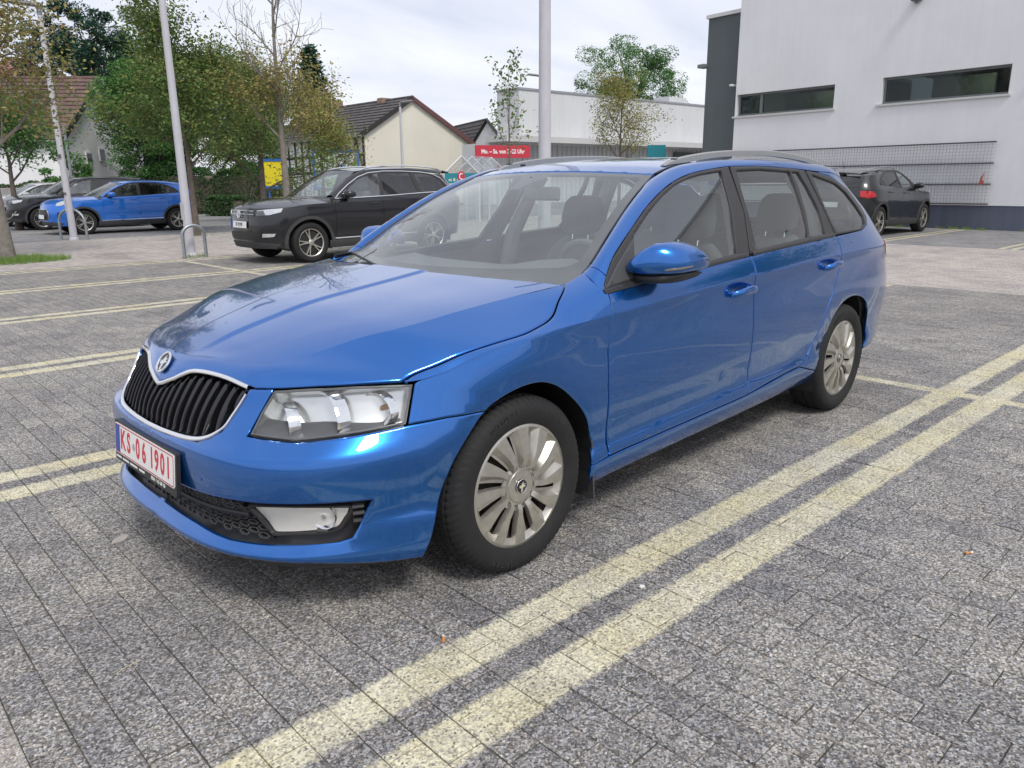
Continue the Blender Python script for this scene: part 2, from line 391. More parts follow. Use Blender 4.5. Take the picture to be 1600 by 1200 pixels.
def spline2(P, n=6):
    """Catmull-Rom through open 2D points"""
    P = np.asarray(P, float); Q = np.vstack([2*P[0]-P[1], P, 2*P[-1]-P[-2]]); out = []
    for i in range(1, len(Q)-2):
        for k in range(n):
            t = k/n; out.append(.5*((2*Q[i])+(-Q[i-1]+Q[i+1])*t+(2*Q[i-1]-5*Q[i]+4*Q[i+1]-Q[i+2])*t*t+(-Q[i-1]+3*Q[i]-3*Q[i+1]+Q[i+2])*t**3))
    out.append(P[-1]); return np.array(out)
def densify(P, h):
    out = []; m = len(P)
    for i in range(m):
        a, b = P[i], P[(i+1) % m]; k = max(1, int(math.ceil(np.linalg.norm(b-a)/h)))
        for j in range(k): out.append(a+(b-a)*j/k)
    return np.array(out)
def surf_n(F, a, b, sc, e=2e-3):
    da = (F(a+e/sc[0], b)-F(a-e/sc[0], b)); db = (F(a, b+e/sc[1])-F(a, b-e/sc[1]))
    n = np.cross(da, db); return n/(np.linalg.norm(n, axis=-1, keepdims=True)+1e-12)
def panel(F, poly, holes=(), h=.05, gap=.002, sgn=1, flange=.012, off=0., sc=(1, 1), out=1, nfun=None, edge=True, mb=None, lines=(), seam=None):
    """cuts polygon poly (surface parameters) out of surface F, thickens its rim; sgn mirrors y; out flips the normal"""
    mb = mb or MB(); S = np.array(sc, float)
    P = np.asarray(poly, float)*S
    if area2(P) < 0: P = P[::-1]
    P = densify(P, h*.7)
    sm = np.zeros(len(P), bool) if seam is None else seam(P/S)
    P = inset_poly(P, (gap*(~sm))[:, None]) if gap else P
    loops = [P]; HH = []; seams = [sm]
    for q in holes:
        q = np.asarray(q, float)*S
        if area2(q) > 0: q = q[::-1]
        q = densify(q, h*.7); q = inset_poly(q, gap) if gap else q
        loops.append(q); HH.append(q); seams.append(np.zeros(len(q), bool))
    pts = [p for l in loops for p in l]; edges = []; b0 = 0; bound = []
    for l in loops:
        m = len(l); edges += [(b0+i, b0+(i+1) % m) for i in range(m)]; bound.append((b0, m)); b0 += m
    nb = b0
    if edge:
        for l in loops:
            r = inset_poly(l, .006); ok = in_poly(r, P) & (seg_dist(r, P) > .004)
            for q in HH: ok &= ~in_poly(r, q) & (seg_dist(r, q) > .004)
            pts += list(r[ok])
    lo, hi = P.min(0), P.max(0)
    gx, gy = np.meshgrid(np.arange(lo[0]+h*.37, hi[0], h), np.arange(lo[1]+h*.41, hi[1], h)); G = np.stack([gx.ravel(), gy.ravel()], 1)
    LN = []
    for ln in lines:
        q = np.asarray(ln, float)*S; ok = in_poly(q, P) & (seg_dist(q, P) > .0085)
        for hh in HH: ok &= ~in_poly(q, hh) & (seg_dist(q, hh) > .0085)
        LN.append((q, ok))
        if len(G): G = G[seg_dist(G, np.vstack([q, q[::-1]])) > .012] if len(q) > 1 else G
    for q, ok in LN:
        last = None
        for i in range(len(q)):
            if ok[i]:
                pts.append(q[i])
                if last is not None: edges.append((last, len(pts)-1))
                last = len(pts)-1
            else: last = None
    if len(G):
        ok = in_poly(G, P) & (seg_dist(G, P) > max(h*.3, .009))
        for q in HH: ok &= ~in_poly(G, q) & (seg_dist(G, q) > max(h*.3, .009))
        pts += list(G[ok])
    vs, es, fs, ov, oe, of = delaunay_2d_cdt([Vector((float(p[0]), float(p[1]))) for p in pts], edges, [], 0, 1e-7)
    V2 = np.array([(v.x, v.y) for v in vs]); T = np.array([list(f) for f in fs if len(f) == 3])
    cen = V2[T].mean(1); ok = in_poly(cen, P)
    for q in HH: ok &= ~in_poly(cen, q)
    T = T[ok]
    a, b = V2[:, 0]/S[0], V2[:, 1]/S[1]
    P3 = F(a, b); N = surf_n(F, a, b, sc)*out
    if nfun is not None: N = nfun(a, b, N)
    mir = np.array([1, sgn, 1.])
    o_map = {}
    for i, l in enumerate(ov):
        for j in l: o_map[j] = i
    P3 = P3+N*off
    # rim
    rimV = []; rimF = []; rimN = []
    Nn = N.copy(); Pn = P3.copy()
    if flange:
        for (s0, m), sm in zip(bound, seams):
            ids = [o_map.get(s0+i, s0+i) for i in range(m)]; base = len(rimV)
            for i in range(m):
                p0, p1, p2 = P3[ids[i-1]], P3[ids[i]], P3[ids[(i+1) % m]]
                t = p2-p0; t = t/(np.linalg.norm(t)+1e-12); o = np.cross(t, N[ids[i]])*out; o /= np.linalg.norm(o)+1e-12
                if edge and not sm[i]:
                    Pn[ids[i]] = p1-N[ids[i]]*.0012; q = N[ids[i]]+.7*o; Nn[ids[i]] = q/np.linalg.norm(q)
                rimV += [Pn[ids[i]], p1-N[ids[i]]*flange]; q = .4*N[ids[i]]+o; rimN += [q/np.linalg.norm(q), o]
            for i in range(m):
                j = (i+1) % m
                if sm[i] and sm[j]: continue
                f = (base+2*i, base+2*i+1, base+2*j+1, base+2*j); rimF.append(f if out > 0 else f[::-1])
    Ts = T if out > 0 else T[:, ::-1]
    if sgn < 0: Ts = Ts[:, ::-1]; rimF = [f[::-1] for f in rimF]
    mb.add(Pn*mir, Ts, Nn*mir)
    if rimV: mb.add(np.array(rimV)*mir, rimF, np.array(rimN)*mir)
    return mb
def strip(F, path, w, t, sc=(1, 1), sgn=1, out=1, off=0., closed=False, mb=None, taper=None):
    """a raised band of width w and thickness t that follows a parameter path on surface F"""
    mb = mb or MB(); P = np.asarray(path, float); m = len(P); V = []; F_ = []
    p3 = F(P[:, 0], P[:, 1]); n = surf_n(F, P[:, 0], P[:, 1], sc)*out
    prof = [(-.5, 0), (-.46, .75), (-.25, 1), (.25, 1), (.46, .75), (.5, 0)]
    for i in range(m):
        a, b = (i-1) % m if closed else max(i-1, 0), (i+1) % m if closed else min(i+1, m-1)
        tt = p3[b]-p3[a]; tt /= np.linalg.norm(tt)+1e-12; o = np.cross(n[i], tt); k = 1 if taper is None else taper[i]
        ww = w[i] if hasattr(w, '__len__') else w
        for u, v in prof: V.append((p3[i]+o*u*ww*k+n[i]*(off+v*t*k))*np.array([1, sgn, 1]))
    c = len(prof)
    for i in range(m if closed else m-1):
        j = (i+1) % m
        for k in range(c-1):
            f = (i*c+k, i*c+k+1, j*c+k+1, j*c+k); F_.append(f[::-1] if sgn*out > 0 else f)
    if not closed:
        F_.append(tuple(range(c)) if sgn > 0 else tuple(range(c))[::-1]); F_.append(tuple(range((m-1)*c, m*c))[::-1] if sgn > 0 else tuple(range((m-1)*c, m*c)))
    mb.add(V, F_); return mb
def text_mb(body, size, M, ext=.0004, bold=0., mb=None, sx=1.0):
    """lettering as a flat mesh placed by matrix M (text lies in its xy plane, centred)"""
    cu = bpy.data.curves.new('t', 'FONT'); cu.body = body; cu.size = size; cu.align_x = 'CENTER'; cu.align_y = 'CENTER'; cu.extrude = ext; cu.offset = bold; cu.resolution_u = 3
    o = bpy.data.objects.new('t', cu); me = bpy.data.meshes.new_from_object(o); mb = mb or MB()
    mb.add([tuple(M @ Vector((v.co.x*sx, v.co.y, v.co.z))) for v in me.vertices], [tuple(p.vertices) for p in me.polygons])
    bpy.data.objects.remove(o); bpy.data.curves.remove(cu); bpy.data.meshes.remove(me); return mb
def frame_M(p, xdir, zdir):
    x = Vector(xdir).normalized(); z = Vector(zdir); z = (z-x*z.dot(x)).normalized(); y = z.cross(x)
    return Matrix(((x.x, y.x, z.x, p[0]), (x.y, y.y, z.y, p[1]), (x.z, y.z, z.z, p[2]), (0, 0, 0, 1)))

# ------------------------------------------------------------------ wheels
def tyre_mesh(R, W, r, nm, tread=True):
    """R outer radius, W section width, r rim radius; axis y, outer face at -y"""
    w = W/2; prof = [(r-.012, -w*.80), (r+.004, -w*.88), (r+.018, -w*.97), ((R+r)/2, -w*1.03), (R-.028, -w*.98), (R-.014, -w*.90), (R-.004, -w*.76), (R, -w*.58), (R, -w*.52), (R-.007, -w*.50), (R-.007, -w*.43), (R+.001, -w*.41), (R+.002, -w*.06), (R-.006, -w*.04), (R-.006, w*.04), (R+.002, w*.06), (R+.001, w*.41), (R-.007, w*.43), (R-.007, w*.50), (R, w*.52), (R, w*.58), (R-.004, w*.76), (R-.014, w*.90), (R-.028, w*.98), ((R+r)/2, w*1.0), (r, w*.86)]
    n = 216 if tread else 40; V = []; F = []; m = len(prof)
    for k in range(n):
        for i, (rr, h) in enumerate(prof):
            if tread and 5 <= i <= 22:
                ph = (k+(int(abs(h)/w*5))) % 3
                if ph == 0 and rr > R-.0145: rr -= .006 if abs(h) > w*.5 else .004
            a = 2*math.pi*k/n; V.append((rr*math.cos(a), h, rr*math.sin(a)))
    for k in range(n):
        k2 = (k+1) % n
        for i in range(m-1): F.append((k*m+i, k*m+i+1, k2*m+i+1, k2*m+i))
    mb = MB(); mb.add(V, F); return mb.mesh(nm, RUBBER, angle=32, recalc=False)
def cover_mesh(R, nm, mat, N=12, y0=0.):
    """slotted wheel cover: N flat twisted blades over a recessed dish with slots; outer face towards -y"""
    mb = MB(); da = 2*math.pi/N; dep = .020
    def dome(q): return y0-.012*(1-q*q)+.014*float(smooth(.42, .27, q))
    def tw(q): return .16*(q-.6)
    # dish with slots
    rs = np.linspace(.27, .95, 16)*R; nt_ = 12; V = []; F = []
    for rr in rs:
        q = rr/R
        for k in range(N*nt_):
            th = da*k/nt_+tw(q); V.append((rr*math.cos(th), dome(q)+dep*float(smooth(.27, .36, q)*smooth(.97, .86, q)), rr*math.sin(th)))
    n = N*nt_
    for i in range(15):
        q = (rs[i]+rs[i+1])/2/R
        for k in range(n):
            t = ((k % nt_)+.5)/nt_
            if .42 < q < .84 and .72 < t < .98: continue
            k2 = (k+1) % n; F.append((i*n+k, i*n+k2, (i+1)*n+k2, (i+1)*n+k))
    mb.add(V, F)
    # blades
    qs = [.30, .36, .44, .54, .64, .74, .84, .92, .955]
    for b_ in range(N):
        V = []; F = []; a0 = da*b_
        for q in qs:
            lead = a0+tw(q)-.0*da; wid = da*(.50+.10*float(smooth(.4, .9, q))); ch = da*.14*float(smooth(.34, .5, q)); e_ = float(smooth(.29, .37, q))
            for (an, dd) in ((lead-.010, dep*e_+.002), (lead, 0), (lead+wid-ch, 0), (lead+wid+ch*.55, dep*e_*.98+.001)): V.append((q*R*math.cos(an), dome(q)+dd, q*R*math.sin(an)))
        for i in range(len(qs)-1):
            for j in range(3): F.append((4*i+j, 4*i+j+1, 4*i+5+j, 4*i+4+j))
        m_ = 4*(len(qs)-1); F.append((m_, m_+1, m_+2, m_+3)); mb.add(V, F)
    mb.lathe([(R*.94, dome(.94)+.012), (R*.952, dome(.952)-.001), (R, y0+.001), (R+.007, y0+.006), (R+.006, y0+.022)], n=96)
    mb.lathe([(R*.20, dome(.27)+.006), (R*.275, dome(.27)+.001), (R*.31, dome(.31)+.004)], n=60)
    return mb.mesh(nm, mat, angle=28, recalc=True)
def wheel_at(root, x, y, z, side, tyre, parts, name='wheel'):
    """side -1: outer face towards -y; parts = [(name, mesh)]"""
    w = empty(name, (x, y, z), 0 if side < 0 else math.pi, root)
    t = link('tyre', tyre, w)
    for n, me in parts: link(n, me, w)
    return w
# ------------------------------------------------------------------ ground: grid frame of the car park (slightly turned against the car)
GA = -.03; GC, GS = math.cos(GA), math.sin(GA)
def gw(gx, gy, z=0.): return (gx*GC-gy*GS, gx*GS+gy*GC, z)
X0, XM, X1, X2 = -1.478, 3.585, 8.72, 15.2          # lane edge, cross line, end of the double row, far edge of the lane
Y1, YW = 12.05, 19.4                                # edge of the walkway, far edge of the walkway
L0, BAY = -1.264, 2.6
NX0, NX1, NY0, NY1 = X0, X0+.1033*72, -4.2, 6.6     # area laid with single pavers
def paver_mat(name, base, lines, brick=False, warm=(1, 1, 1), speck=1.0):
    """exposed-aggregate concrete paver; painted bay lines are laid out in the car park's own grid"""
    m, n, b = new_mat(name); L = n.links.new
    g = tx(n, 'ShaderNodeNewGeometry'); mp = tx(n, 'ShaderNodeMapping'); mp.inputs['Rotation'].default_value = (0, 0, -GA); L(g.outputs['Position'], mp.inputs[0])
    sp = tx(n, 'ShaderNodeSeparateXYZ'); L(mp.outputs[0], sp.inputs[0])
    def M(op, a, c=None, d=None, clamp=False):
        q = tx(n, 'ShaderNodeMath', operation=op); q.use_clamp = clamp
        for i, v in enumerate((a, c, d)):
            if v is None: continue
            if isinstance(v, (int, float)): q.inputs[i].default_value = v
            else: L(v, q.inputs[i])
        return q.outputs[0]
    def ramp(fac, stops):
        r = tx(n, 'ShaderNodeValToRGB'); cr = r.color_ramp
        while len(cr.elements) < len(stops): cr.elements.new(.5)
        for e_, (p_, c_) in zip(cr.elements, stops): e_.position = p_; e_.color = (*c_, 1) if len(c_) == 3 else c_
        L(fac, r.inputs['Fac']); return r.outputs[0]
    vo = tx(n, 'ShaderNodeTexVoronoi', Scale=165.0); vo.inputs['Randomness'].default_value = 1; L(mp.outputs[0], vo.inputs['Vector'])
    sv = tx(n, 'ShaderNodeSeparateColor'); L(vo.outputs['Color'], sv.inputs[0])
    k = speck
    vo2 = tx(n, 'ShaderNodeTexVoronoi', Scale=320.0); L(mp.outputs[0], vo2.inputs['Vector']); sv2 = tx(n, 'ShaderNodeSeparateColor'); L(vo2.outputs['Color'], sv2.inputs[0])
    gmix = M('MULTIPLY_ADD', sv2.outputs[0], .36, M('MULTIPLY', sv.outputs[0], .64))
    grain = ramp(gmix, [(.05, (.25*k+.6*(1-k),)*3), (.35, (.60*k+.85*(1-k),)*3), (.55, (1.0,)*3), (.78, (1.6*k+1.1*(1-k),)*3), (.97, (2.6*k+1.2*(1-k),)*3)])
    hue = ramp(sv.outputs[1], [(0, (1.06, .98, .90)), (.5, (1, 1, 1)), (1, (.93, .98, 1.08))])
    n1 = tx(n, 'ShaderNodeTexNoise', Scale=1.1, Detail=5.0, Roughness=.6); L(mp.outputs[0], n1.inputs['Vector'])
    mv = .4+.6*speck; mott = ramp(n1.outputs['Fac'], [(.3, (1-.22*mv, 1-.22*mv, 1-.20*mv)), (.7, (1+.16*mv, 1+.15*mv, 1+.12*mv))])
    def mul(a, c, f=1.0):
        q = tx(n, 'ShaderNodeMix', data_type='RGBA', blend_type='MULTIPLY'); q.inputs['Factor'].default_value = f; L(a, q.inputs[6])
        if isinstance(c, tuple): q.inputs[7].default_value = (*c, 1)
        else: L(c, q.inputs[7])
        return q.outputs[2]
    col = mul(mul(mul(grain, hue), mott), tuple(x*base*w for x, w in zip((1, 1, 1), warm)))
    n4 = tx(n, 'ShaderNodeTexNoise', Scale=.55, Detail=7.0, Roughness=.62, Distortion=.6); L(mp.outputs[0], n4.inputs['Vector']); col = mul(col, ramp(n4.outputs['Fac'], [(.30, (.70, .70, .70)), (.42, (1, 1, 1)), (.66, (1, 1, 1)), (.80, (1.12, 1.11, 1.08))]))
    isl = tx(n, 'ShaderNodeObjectInfo'); ri = M('ADD', g.outputs['Random Per Island'], isl.outputs['Random']); ri = M('FRACT', ri)
    if not brick: col = mul(col, ramp(ri, [(0, (.84, .84, .86)), (.5, (1, 1, 1)), (1, (1.13, 1.11, 1.08))]))
    hgt = vo.outputs['Distance']
    if lines:
        nzl = tx(n, 'ShaderNodeTexNoise', Scale=38.0, Detail=3.0); L(mp.outputs[0], nzl.inputs['Vector'])
        nzb = tx(n, 'ShaderNodeTexNoise', Scale=6.0, Detail=4.0); L(mp.outputs[0], nzb.inputs['Vector'])
        wob = M('MULTIPLY_ADD', nzl.outputs['Fac'], .046, -.023)
        def band(dist, half):   # soft-edged 0..1 mask
            e_ = M('SUBTRACT', half, M('ADD', dist, wob)); return M('MULTIPLY_ADD', e_, 55.0, .5, True)
        gx, gy = sp.outputs['X'], sp.outputs['Y']; mask = None
        for (kind, a0, per, half, off, lo, hi) in lines:
            c_, o_ = (gy, gx) if kind == 'y' else (gx, gy)
            if per: d = M('ABSOLUTE', M('SUBTRACT', M('FLOORED_MODULO', M('ADD', c_, -a0+per/2), per), per/2))
            else: d = M('ABSOLUTE', M('ADD', c_, -a0))
            if off: d = M('ABSOLUTE', M('ADD', d, -off))
            mk = band(d, half); mk = M('MULTIPLY', mk, M('MULTIPLY', M('GREATER_THAN', o_, lo), M('LESS_THAN', o_, hi)))
            mask = mk if mask is None else M('MAXIMUM', mask, mk)
        worn = M('MULTIPLY', ramp(nzb.outputs['Fac'], [(.25, (.60,)*3), (.6, (.95,)*3)]), ramp(sv.outputs[2], [(0, (.15,)*3), (.30, (.80,)*3), (.6, (1,)*3)]))
        mask = M('MULTIPLY', mask, worn)
        if lines[0][4]:                               # grime held between and beside the painted stripes
            d_ = M('ABSOLUTE', M('SUBTRACT', M('FLOORED_MODULO', M('ADD', gy, -lines[0][1]+lines[0][2]/2), lines[0][2]), lines[0][2]/2))
            gr_ = M('MULTIPLY', M('MULTIPLY_ADD', M('SUBTRACT', .235, M('ADD', d_, wob)), 14.0, .5, True), M('MULTIPLY', M('GREATER_THAN', gx, lines[0][5]), M('LESS_THAN', gx, lines[0][6])))
            q_ = tx(n, 'ShaderNodeMix', data_type='RGBA', blend_type='MULTIPLY'); L(gr_, q_.inputs['Factor']); L(col, q_.inputs[6]); q_.inputs[7].default_value = (.88, .88, .89, 1); col = q_.outputs[2]
        nzc = tx(n, 'ShaderNodeTexNoise', Scale=2.2, Detail=3.0); L(mp.outputs[0], nzc.inputs['Vector'])
        pc = ramp(nzc.outputs['Fac'], [(.35, (.70, .66, .50)), (.65, (.68, .61, .38))]); pc = mul(pc, ramp(sv.outputs[0], [(0, (.62,)*3), (.5, (.95,)*3), (1, (1.15,)*3)]))
        mx_ = tx(n, 'ShaderNodeMix', data_type='RGBA'); L(mask, mx_.inputs['Factor']); L(col, mx_.inputs[6]); L(pc, mx_.inputs[7]); col = mx_.outputs[2]
    if brick:
        br = tx(n, 'ShaderNodeTexBrick', Scale=1.0); br.offset = .5; br.squash = 1
        br.inputs['Mortar Size'].default_value = .0035; br.inputs['Mortar Smooth'].default_value = .3; br.inputs['Brick Width'].default_value = .2; br.inputs['Row Height'].default_value = .1033; br.inputs['Bias'].default_value = 0
        mp2 = tx(n, 'ShaderNodeMapping'); mp2.inputs['Rotation'].default_value = (0, 0, math.pi/2-GA); L(g.outputs['Position'], mp2.inputs[0]); L(mp2.outputs[0], br.inputs['Vector'])
        br.inputs['Color1'].default_value = (.84, .84, .86, 1); br.inputs['Color2'].default_value = (1.12, 1.10, 1.07, 1); br.inputs['Mortar'].default_value = (.32, .31, .30, 1)
        col = mul(col, br.outputs['Color'])
    L(col, b.inputs['Base Color']); b.inputs['Roughness'].default_value = .88; b.inputs['Specular IOR Level'].default_value = .35
    bp = tx(n, 'ShaderNodeBump', Strength=.55, Distance=.003); L(hgt, bp.inputs['Height']); L(bp.outputs[0], b.inputs['Normal'])
    MAT[name] = m; return m
LINES = [('y', L0, BAY, .073, .127, X0+.02, X1-.05), ('x', XM, 0, .052, 0, -30, Y1-.05)]
WG = (1.035, 1.0, .95)
PAV = paver_mat('grey_paver', .245, LINES, warm=WG, speck=1.1); PAVF = paver_mat('grey_paver_field', .245, LINES, brick=True, warm=WG, speck=1.1)
PAV2 = paver_mat('grey_bay_field', .25, [('y', 4.2, 2.6, .06, .11, X2+.05, 40)], brick=True)
BEIGE = paver_mat('beige_paver_field', .42, [], brick=True, warm=(1.05, .97, .90), speck=.35)
BEIGE2 = paver_mat('beige_paver', .34, [], warm=(1.04, .98, .90), speck=.6)
SAND = simple('joint_sand', (.085, .083, .062), .95, var=.55, scale=9)
def sheet(name, rects, z, mat, label=None):
    mb = MB()
    for (a, b, c, d) in rects: mb.add([gw(a, c, z), gw(b, c, z), gw(b, d, z), gw(a, d, z)], [(0, 1, 2, 3)])
    return tag(mb.obj(name, mat, smooth=False), kind='structure')
gm = MB(); gm.add([(-700, -700, -.030), (700, -700, -.030), (700, 700, -.030), (-700, 700, -.030)], [(0, 1, 2, 3)])
tag(gm.obj('ground', simple('far_asphalt', (.16, .155, .15), .95, var=.2, scale=.5, coord='Object'), smooth=False), kind='structure')
lot = sheet('parking_lot', [(NX0, NX1, NY0, NY1)], -.0055, SAND)
sheet('parking_bays', [(NX1, X1, NY0, NY1), (NX0, X1, NY1, Y1), (NX0, X1, -40, NY0)], 0, PAVF)
sheet('lane', [(X1, X2, -40, Y1), (-9, X0-.72, -40, Y1), (-30, 45, Y1, YW)], 0, BEIGE)
sheet('wall_side_bays', [(X2, 24.5, -40, Y1)], 0, PAV2)
sheet('far_parking', [(-30, 45, YW, 34)], 0, paver_mat('far_bays', .25, [('y', 23.8, 5.2, .06, 0, -30, 60)], brick=True, speck=.6))
# single pavers: the 300 nearest the camera are parts, the rest one joined part
def paver_mesh(nm, w, d, mat, hh=.0065, b=.0022):
    V = []; hw, hd = w/2, d/2
    for (ax, ay, z) in ((hw, hd, -hh), (hw, hd, -b*.8), (hw-b, hd-b, 0)): V += [(-ax, -ay, z), (ax, -ay, z), (ax, ay, z), (-ax, ay, z)]
    F = [(8, 9, 10, 11)]+[(r*4+i, r*4+(i+1) % 4, r*4+4+(i+1) % 4, r*4+4+i) for r in (0, 1) for i in range(4)]
    return V, F
spots = []
rp = random.Random(3)
for i in range(72):
    cx = NX0+.1033*(i+.5)
    for j in range(-1, 55):
        cy = NY0+.2*(j+.5)+(.1 if i % 2 else 0)+.057
        spots.append((cx, cy, .1033-.0030, .2-.0030, 0))
for i in range(60):                                   # border course of beige slabs along the lane
    for k in range(7): spots.append((X0-.051-.1033*k, NY0+.2*(i+.5)+(.1 if k % 2 else 0), .099, .196, 1))
def vis(cx, cy):
    w = Vector(gw(cx, cy)); d = w-Vector(CAM_P); zf = d.dot(_f)
    if zf < .3: return 1e9
    u, v = 800+CAM_F*d.dot(_r)/zf, 600-CAM_F*d.dot(_u)/zf
    hid = 1e6 if (-.85 < w.x < 3.6 and -.8 < w.y < .85) else 0
    return zf+hid if (-40 < u < 1640 and v < 1260) else 1e8+zf
spots.sort(key=lambda s: vis(s[0], s[1]))
pv = {}
for k_, mt in ((0, PAV), (1, BEIGE2)):
    V, F = paver_mesh('paver', .1033-.0030 if k_ == 0 else .099, .2-.0030 if k_ == 0 else .196, mt); q = MB(); q.add(V, F); pv[k_] = q.mesh('paver', mt, smooth=False)
rest = {0: MB(), 1: MB()}; cnt = 0
for (cx, cy, w, d, k_) in spots:
    dz = rp.gauss(0, .0009); tx_, ty_ = rp.gauss(0, .004), rp.gauss(0, .003); jx, jy = rp.gauss(0, .0006), rp.gauss(0, .0008)
    p_ = gw(cx+jx, cy+jy, dz)
    if cnt < 300:
        o = bpy.data.objects.new('paver', pv[k_]); COL.objects.link(o); o.location = p_; o.rotation_euler = (tx_, ty_, GA+rp.gauss(0, .002)); o.parent = lot; cnt += 1
    else:
        V, F = paver_mesh('', w, d, None); R = Matrix.Rotation(GA, 3, 'Z'); rest[k_].add([tuple(Vector(p_)+R @ Vector((v[0], v[1], v[2]+v[0]*-ty_+v[1]*tx_))) for v in V], F)
tag(rest[0].obj('grey_pavers', PAV, lot, smooth=False), kind='stuff'); tag(rest[1].obj('border_pavers', BEIGE2, lot, smooth=False), kind='stuff')
sb = sheet('lane_bed', [(X0-.75, X0, NY0, NY0+12.2)], -.0055, SAND)
# ------------------------------------------------------------------ the blue estate car
hero = empty('estate_car')
tag(hero, 'blue estate car with red dealer plate parked in front between the double lines', 'car')
S = hb.S
def zTl(x): return float(hb.zT(x))
def t_rows(x0, x1, dx=.04): return [[(x, zTl(x)+d) for x in np.arange(x0, x1, dx)] for d in (-.016, -.007, 0, .007, .016)]
s0 = hb.xc-hb.Lf
archF = [(-.391, .178), (-.360, .244), (-.338, .319), (-.309, .41), (-.274, .492), (-.216, .572), (-.162, .624), (-.118, .647), (-.047, .668), (.03, .676), (.111, .665), (.197, .622), (.297, .536), (.352, .456), (.378, .366), (.376, .285)]
archR = [(2.345, .285), (2.38, .395), (2.438, .473), (2.484, .568), (2.55, .627), (2.634, .661), (2.75, .675), (2.893, .657), (2.997, .611), (3.07, .54), (3.112, .45), (3.118, .37), (3.105, .31)]
aF = spline2(archF, 3); aR = spline2(archR, 3)
# --- front bumper (both halves in one mesh)
lowg = [(s0, .280), (-1.096, .278), (-.935, .271), (-.836, .274), (-.717, .279), (-.619, .283), (-.586, .292), (-.568, .323), (-.53, .408), (-.651, .413), (-.758, .412), (-.853, .409), (-.952, .406), (-1.094, .401), (s0, .398)]
bump_poly = [(s0, .553), (-1.205, .556), (-1.043, .566), (-.963, .603), (-.933, .652), (-.892, .728), (-.808, .733), (-.843, .665), (-.868, .601), (-.719, .595), (-.554, .611), (-.418, .624), (-.298, .629)]+[tuple(q) for q in aF[:19][::-1]]+[(-.502, .193), (-.662, .220), (-.829, .228), (-.947, .224), (-1.072, .222), (s0, .222)]+lowg
mb = MB()
knee = [[(x, z) for x in np.arange(s0+.001, -.40, .04)] for z in (.231, .238, .245, .251, .535, .546, .555, .564, .573, .584)]
for sg in (-1, 1): panel(S, bump_poly, sgn=sg, out=-1, h=.045, mb=mb, lines=knee, seam=lambda P: P[:, 0] < s0+.002)
bumper = mb.obj('front_bumper', BLUE, hero)
mb = MB()
for sg in (-1, 1): panel(S, [(s0, .17), (-.45, .165), (-.40, .24), (s0, .27)], sgn=sg, out=-1, h=.08, gap=0, off=-.02, flange=0, edge=False, mb=mb)
mb.obj('undertray', BLACKP, hero)
# parking sensor dimples
for sg in (-1, 1):
    for a, b in ((-.66, .455), (-1.02, .455)):
        q = S(a, b); n = -surf_n(S, np.array([a]), np.array([b]), (1, 1))[0]; M = frame_M(q*np.array([1, sg, 1]), (0, 0, 1), n*np.array([1, sg, 1]))
        m2 = MB(); m2.prism([(.0085*math.cos(t), .0085*math.sin(t)) for t in np.linspace(0, 2*math.pi, 17)[:-1]], -.004, .0012, M); m2.obj('parking_sensor', BLUE, bumper)
# --- front wings
SCN = (.115, .16)
wing_low = [(-.387, .742)]+[(x, zTl(hb.S(x, .75)[0] if x < hb.xc else x)) for x in np.linspace(-.34, .45, 16)]+[(.456, .596), (.480, .298), (.376, .285)]+[tuple(q) for q in aF[18:-1][::-1]]+[(-.298, .629), (-.418, .624)]
cutN = [(5.809, .028), (6.504, .12), (7.747, .125), (8.951, .102), (9.92, .093), (10.432, .138), (10.893, .218), (11.268, .361), (11.719, .666), (12.0, .86), (12.18, 1.0)]
cutNs = [tuple(q) for q in spline2(cutN, 4)]
wing_up = [(u, 0) for u in np.linspace(5.9, 13, 24)]+[(13, k) for k in (.25, .5, .75, 1)]+[(12.6, 1)]+cutNs[::-1]
WINGS = {}
for sg in (-1, 1):
    mb = panel(S, wing_low, sgn=sg, out=-1, h=.04, seam=lambda P: P[:, 1] > .742)
    panel(NP, wing_up, sgn=sg, out=-1, h=.03, sc=SCN, mb=mb, seam=lambda P: P[:, 1] < .001)
    WINGS[sg] = mb
# --- bonnet
def hood_blend_np(a, b, N):
    w = smooth(6.5, 3.0, a)*smooth(.55, 1.0, b)
    P = Uc(a); n2 = surf_n(HT, P[:, 0]+.004, np.full_like(a, .97), (1, .7)); n2 = N+n2
    n2 /= np.linalg.norm(n2, axis=1, keepdims=True); q = N*(1-w[:, None])+n2*w[:, None]; return q/np.linalg.norm(q, axis=1, keepdims=True)
_uk = np.linspace(0, 12, 200); _ux = Uc(_uk)[:, 0]
def hood_blend_ht(a, b, N):
    u = np.interp(a, _ux, _uk); w = smooth(6.5, 3.0, u)*smooth(.6, 1.0, b)
    n2 = -surf_n(NP, u, np.full_like(u, .95), SCN); n2 = N+n2
    n2 /= np.linalg.norm(n2, axis=1, keepdims=True); q = N*(1-w[:, None])+n2*w[:, None]; return q/np.linalg.norm(q, axis=1, keepdims=True)
vedge = [(0, .03), (.4, .045), (.807, .110), (1.15, .18), (1.401, .269), (1.732, .388), (2.0, .41), (2.287, .392), (2.629, .291), (2.988, .07)]
hood_n = [tuple(q) for q in spline2(vedge, 3)]+[(3.1, 0), (3.458, -.01), (4.44, .0)]+cutNs+[(u, 1) for u in np.linspace(12, 0, 40)]
hood_t = [(-.774, 0), (-.774, 1)]+[(x, 1) for x in np.linspace(-.74, .335, 30)]+[(.335-.165*(1-r*r), r) for r in np.linspace(.95, 0, 12)]
mb = MB()
crl = [[(x, float((hcy(x)+d)/hyU(x))) for x in np.arange(-.7, .2, .04)] for d in (-.004, .004, .012, .020, .027, .034, .042)]
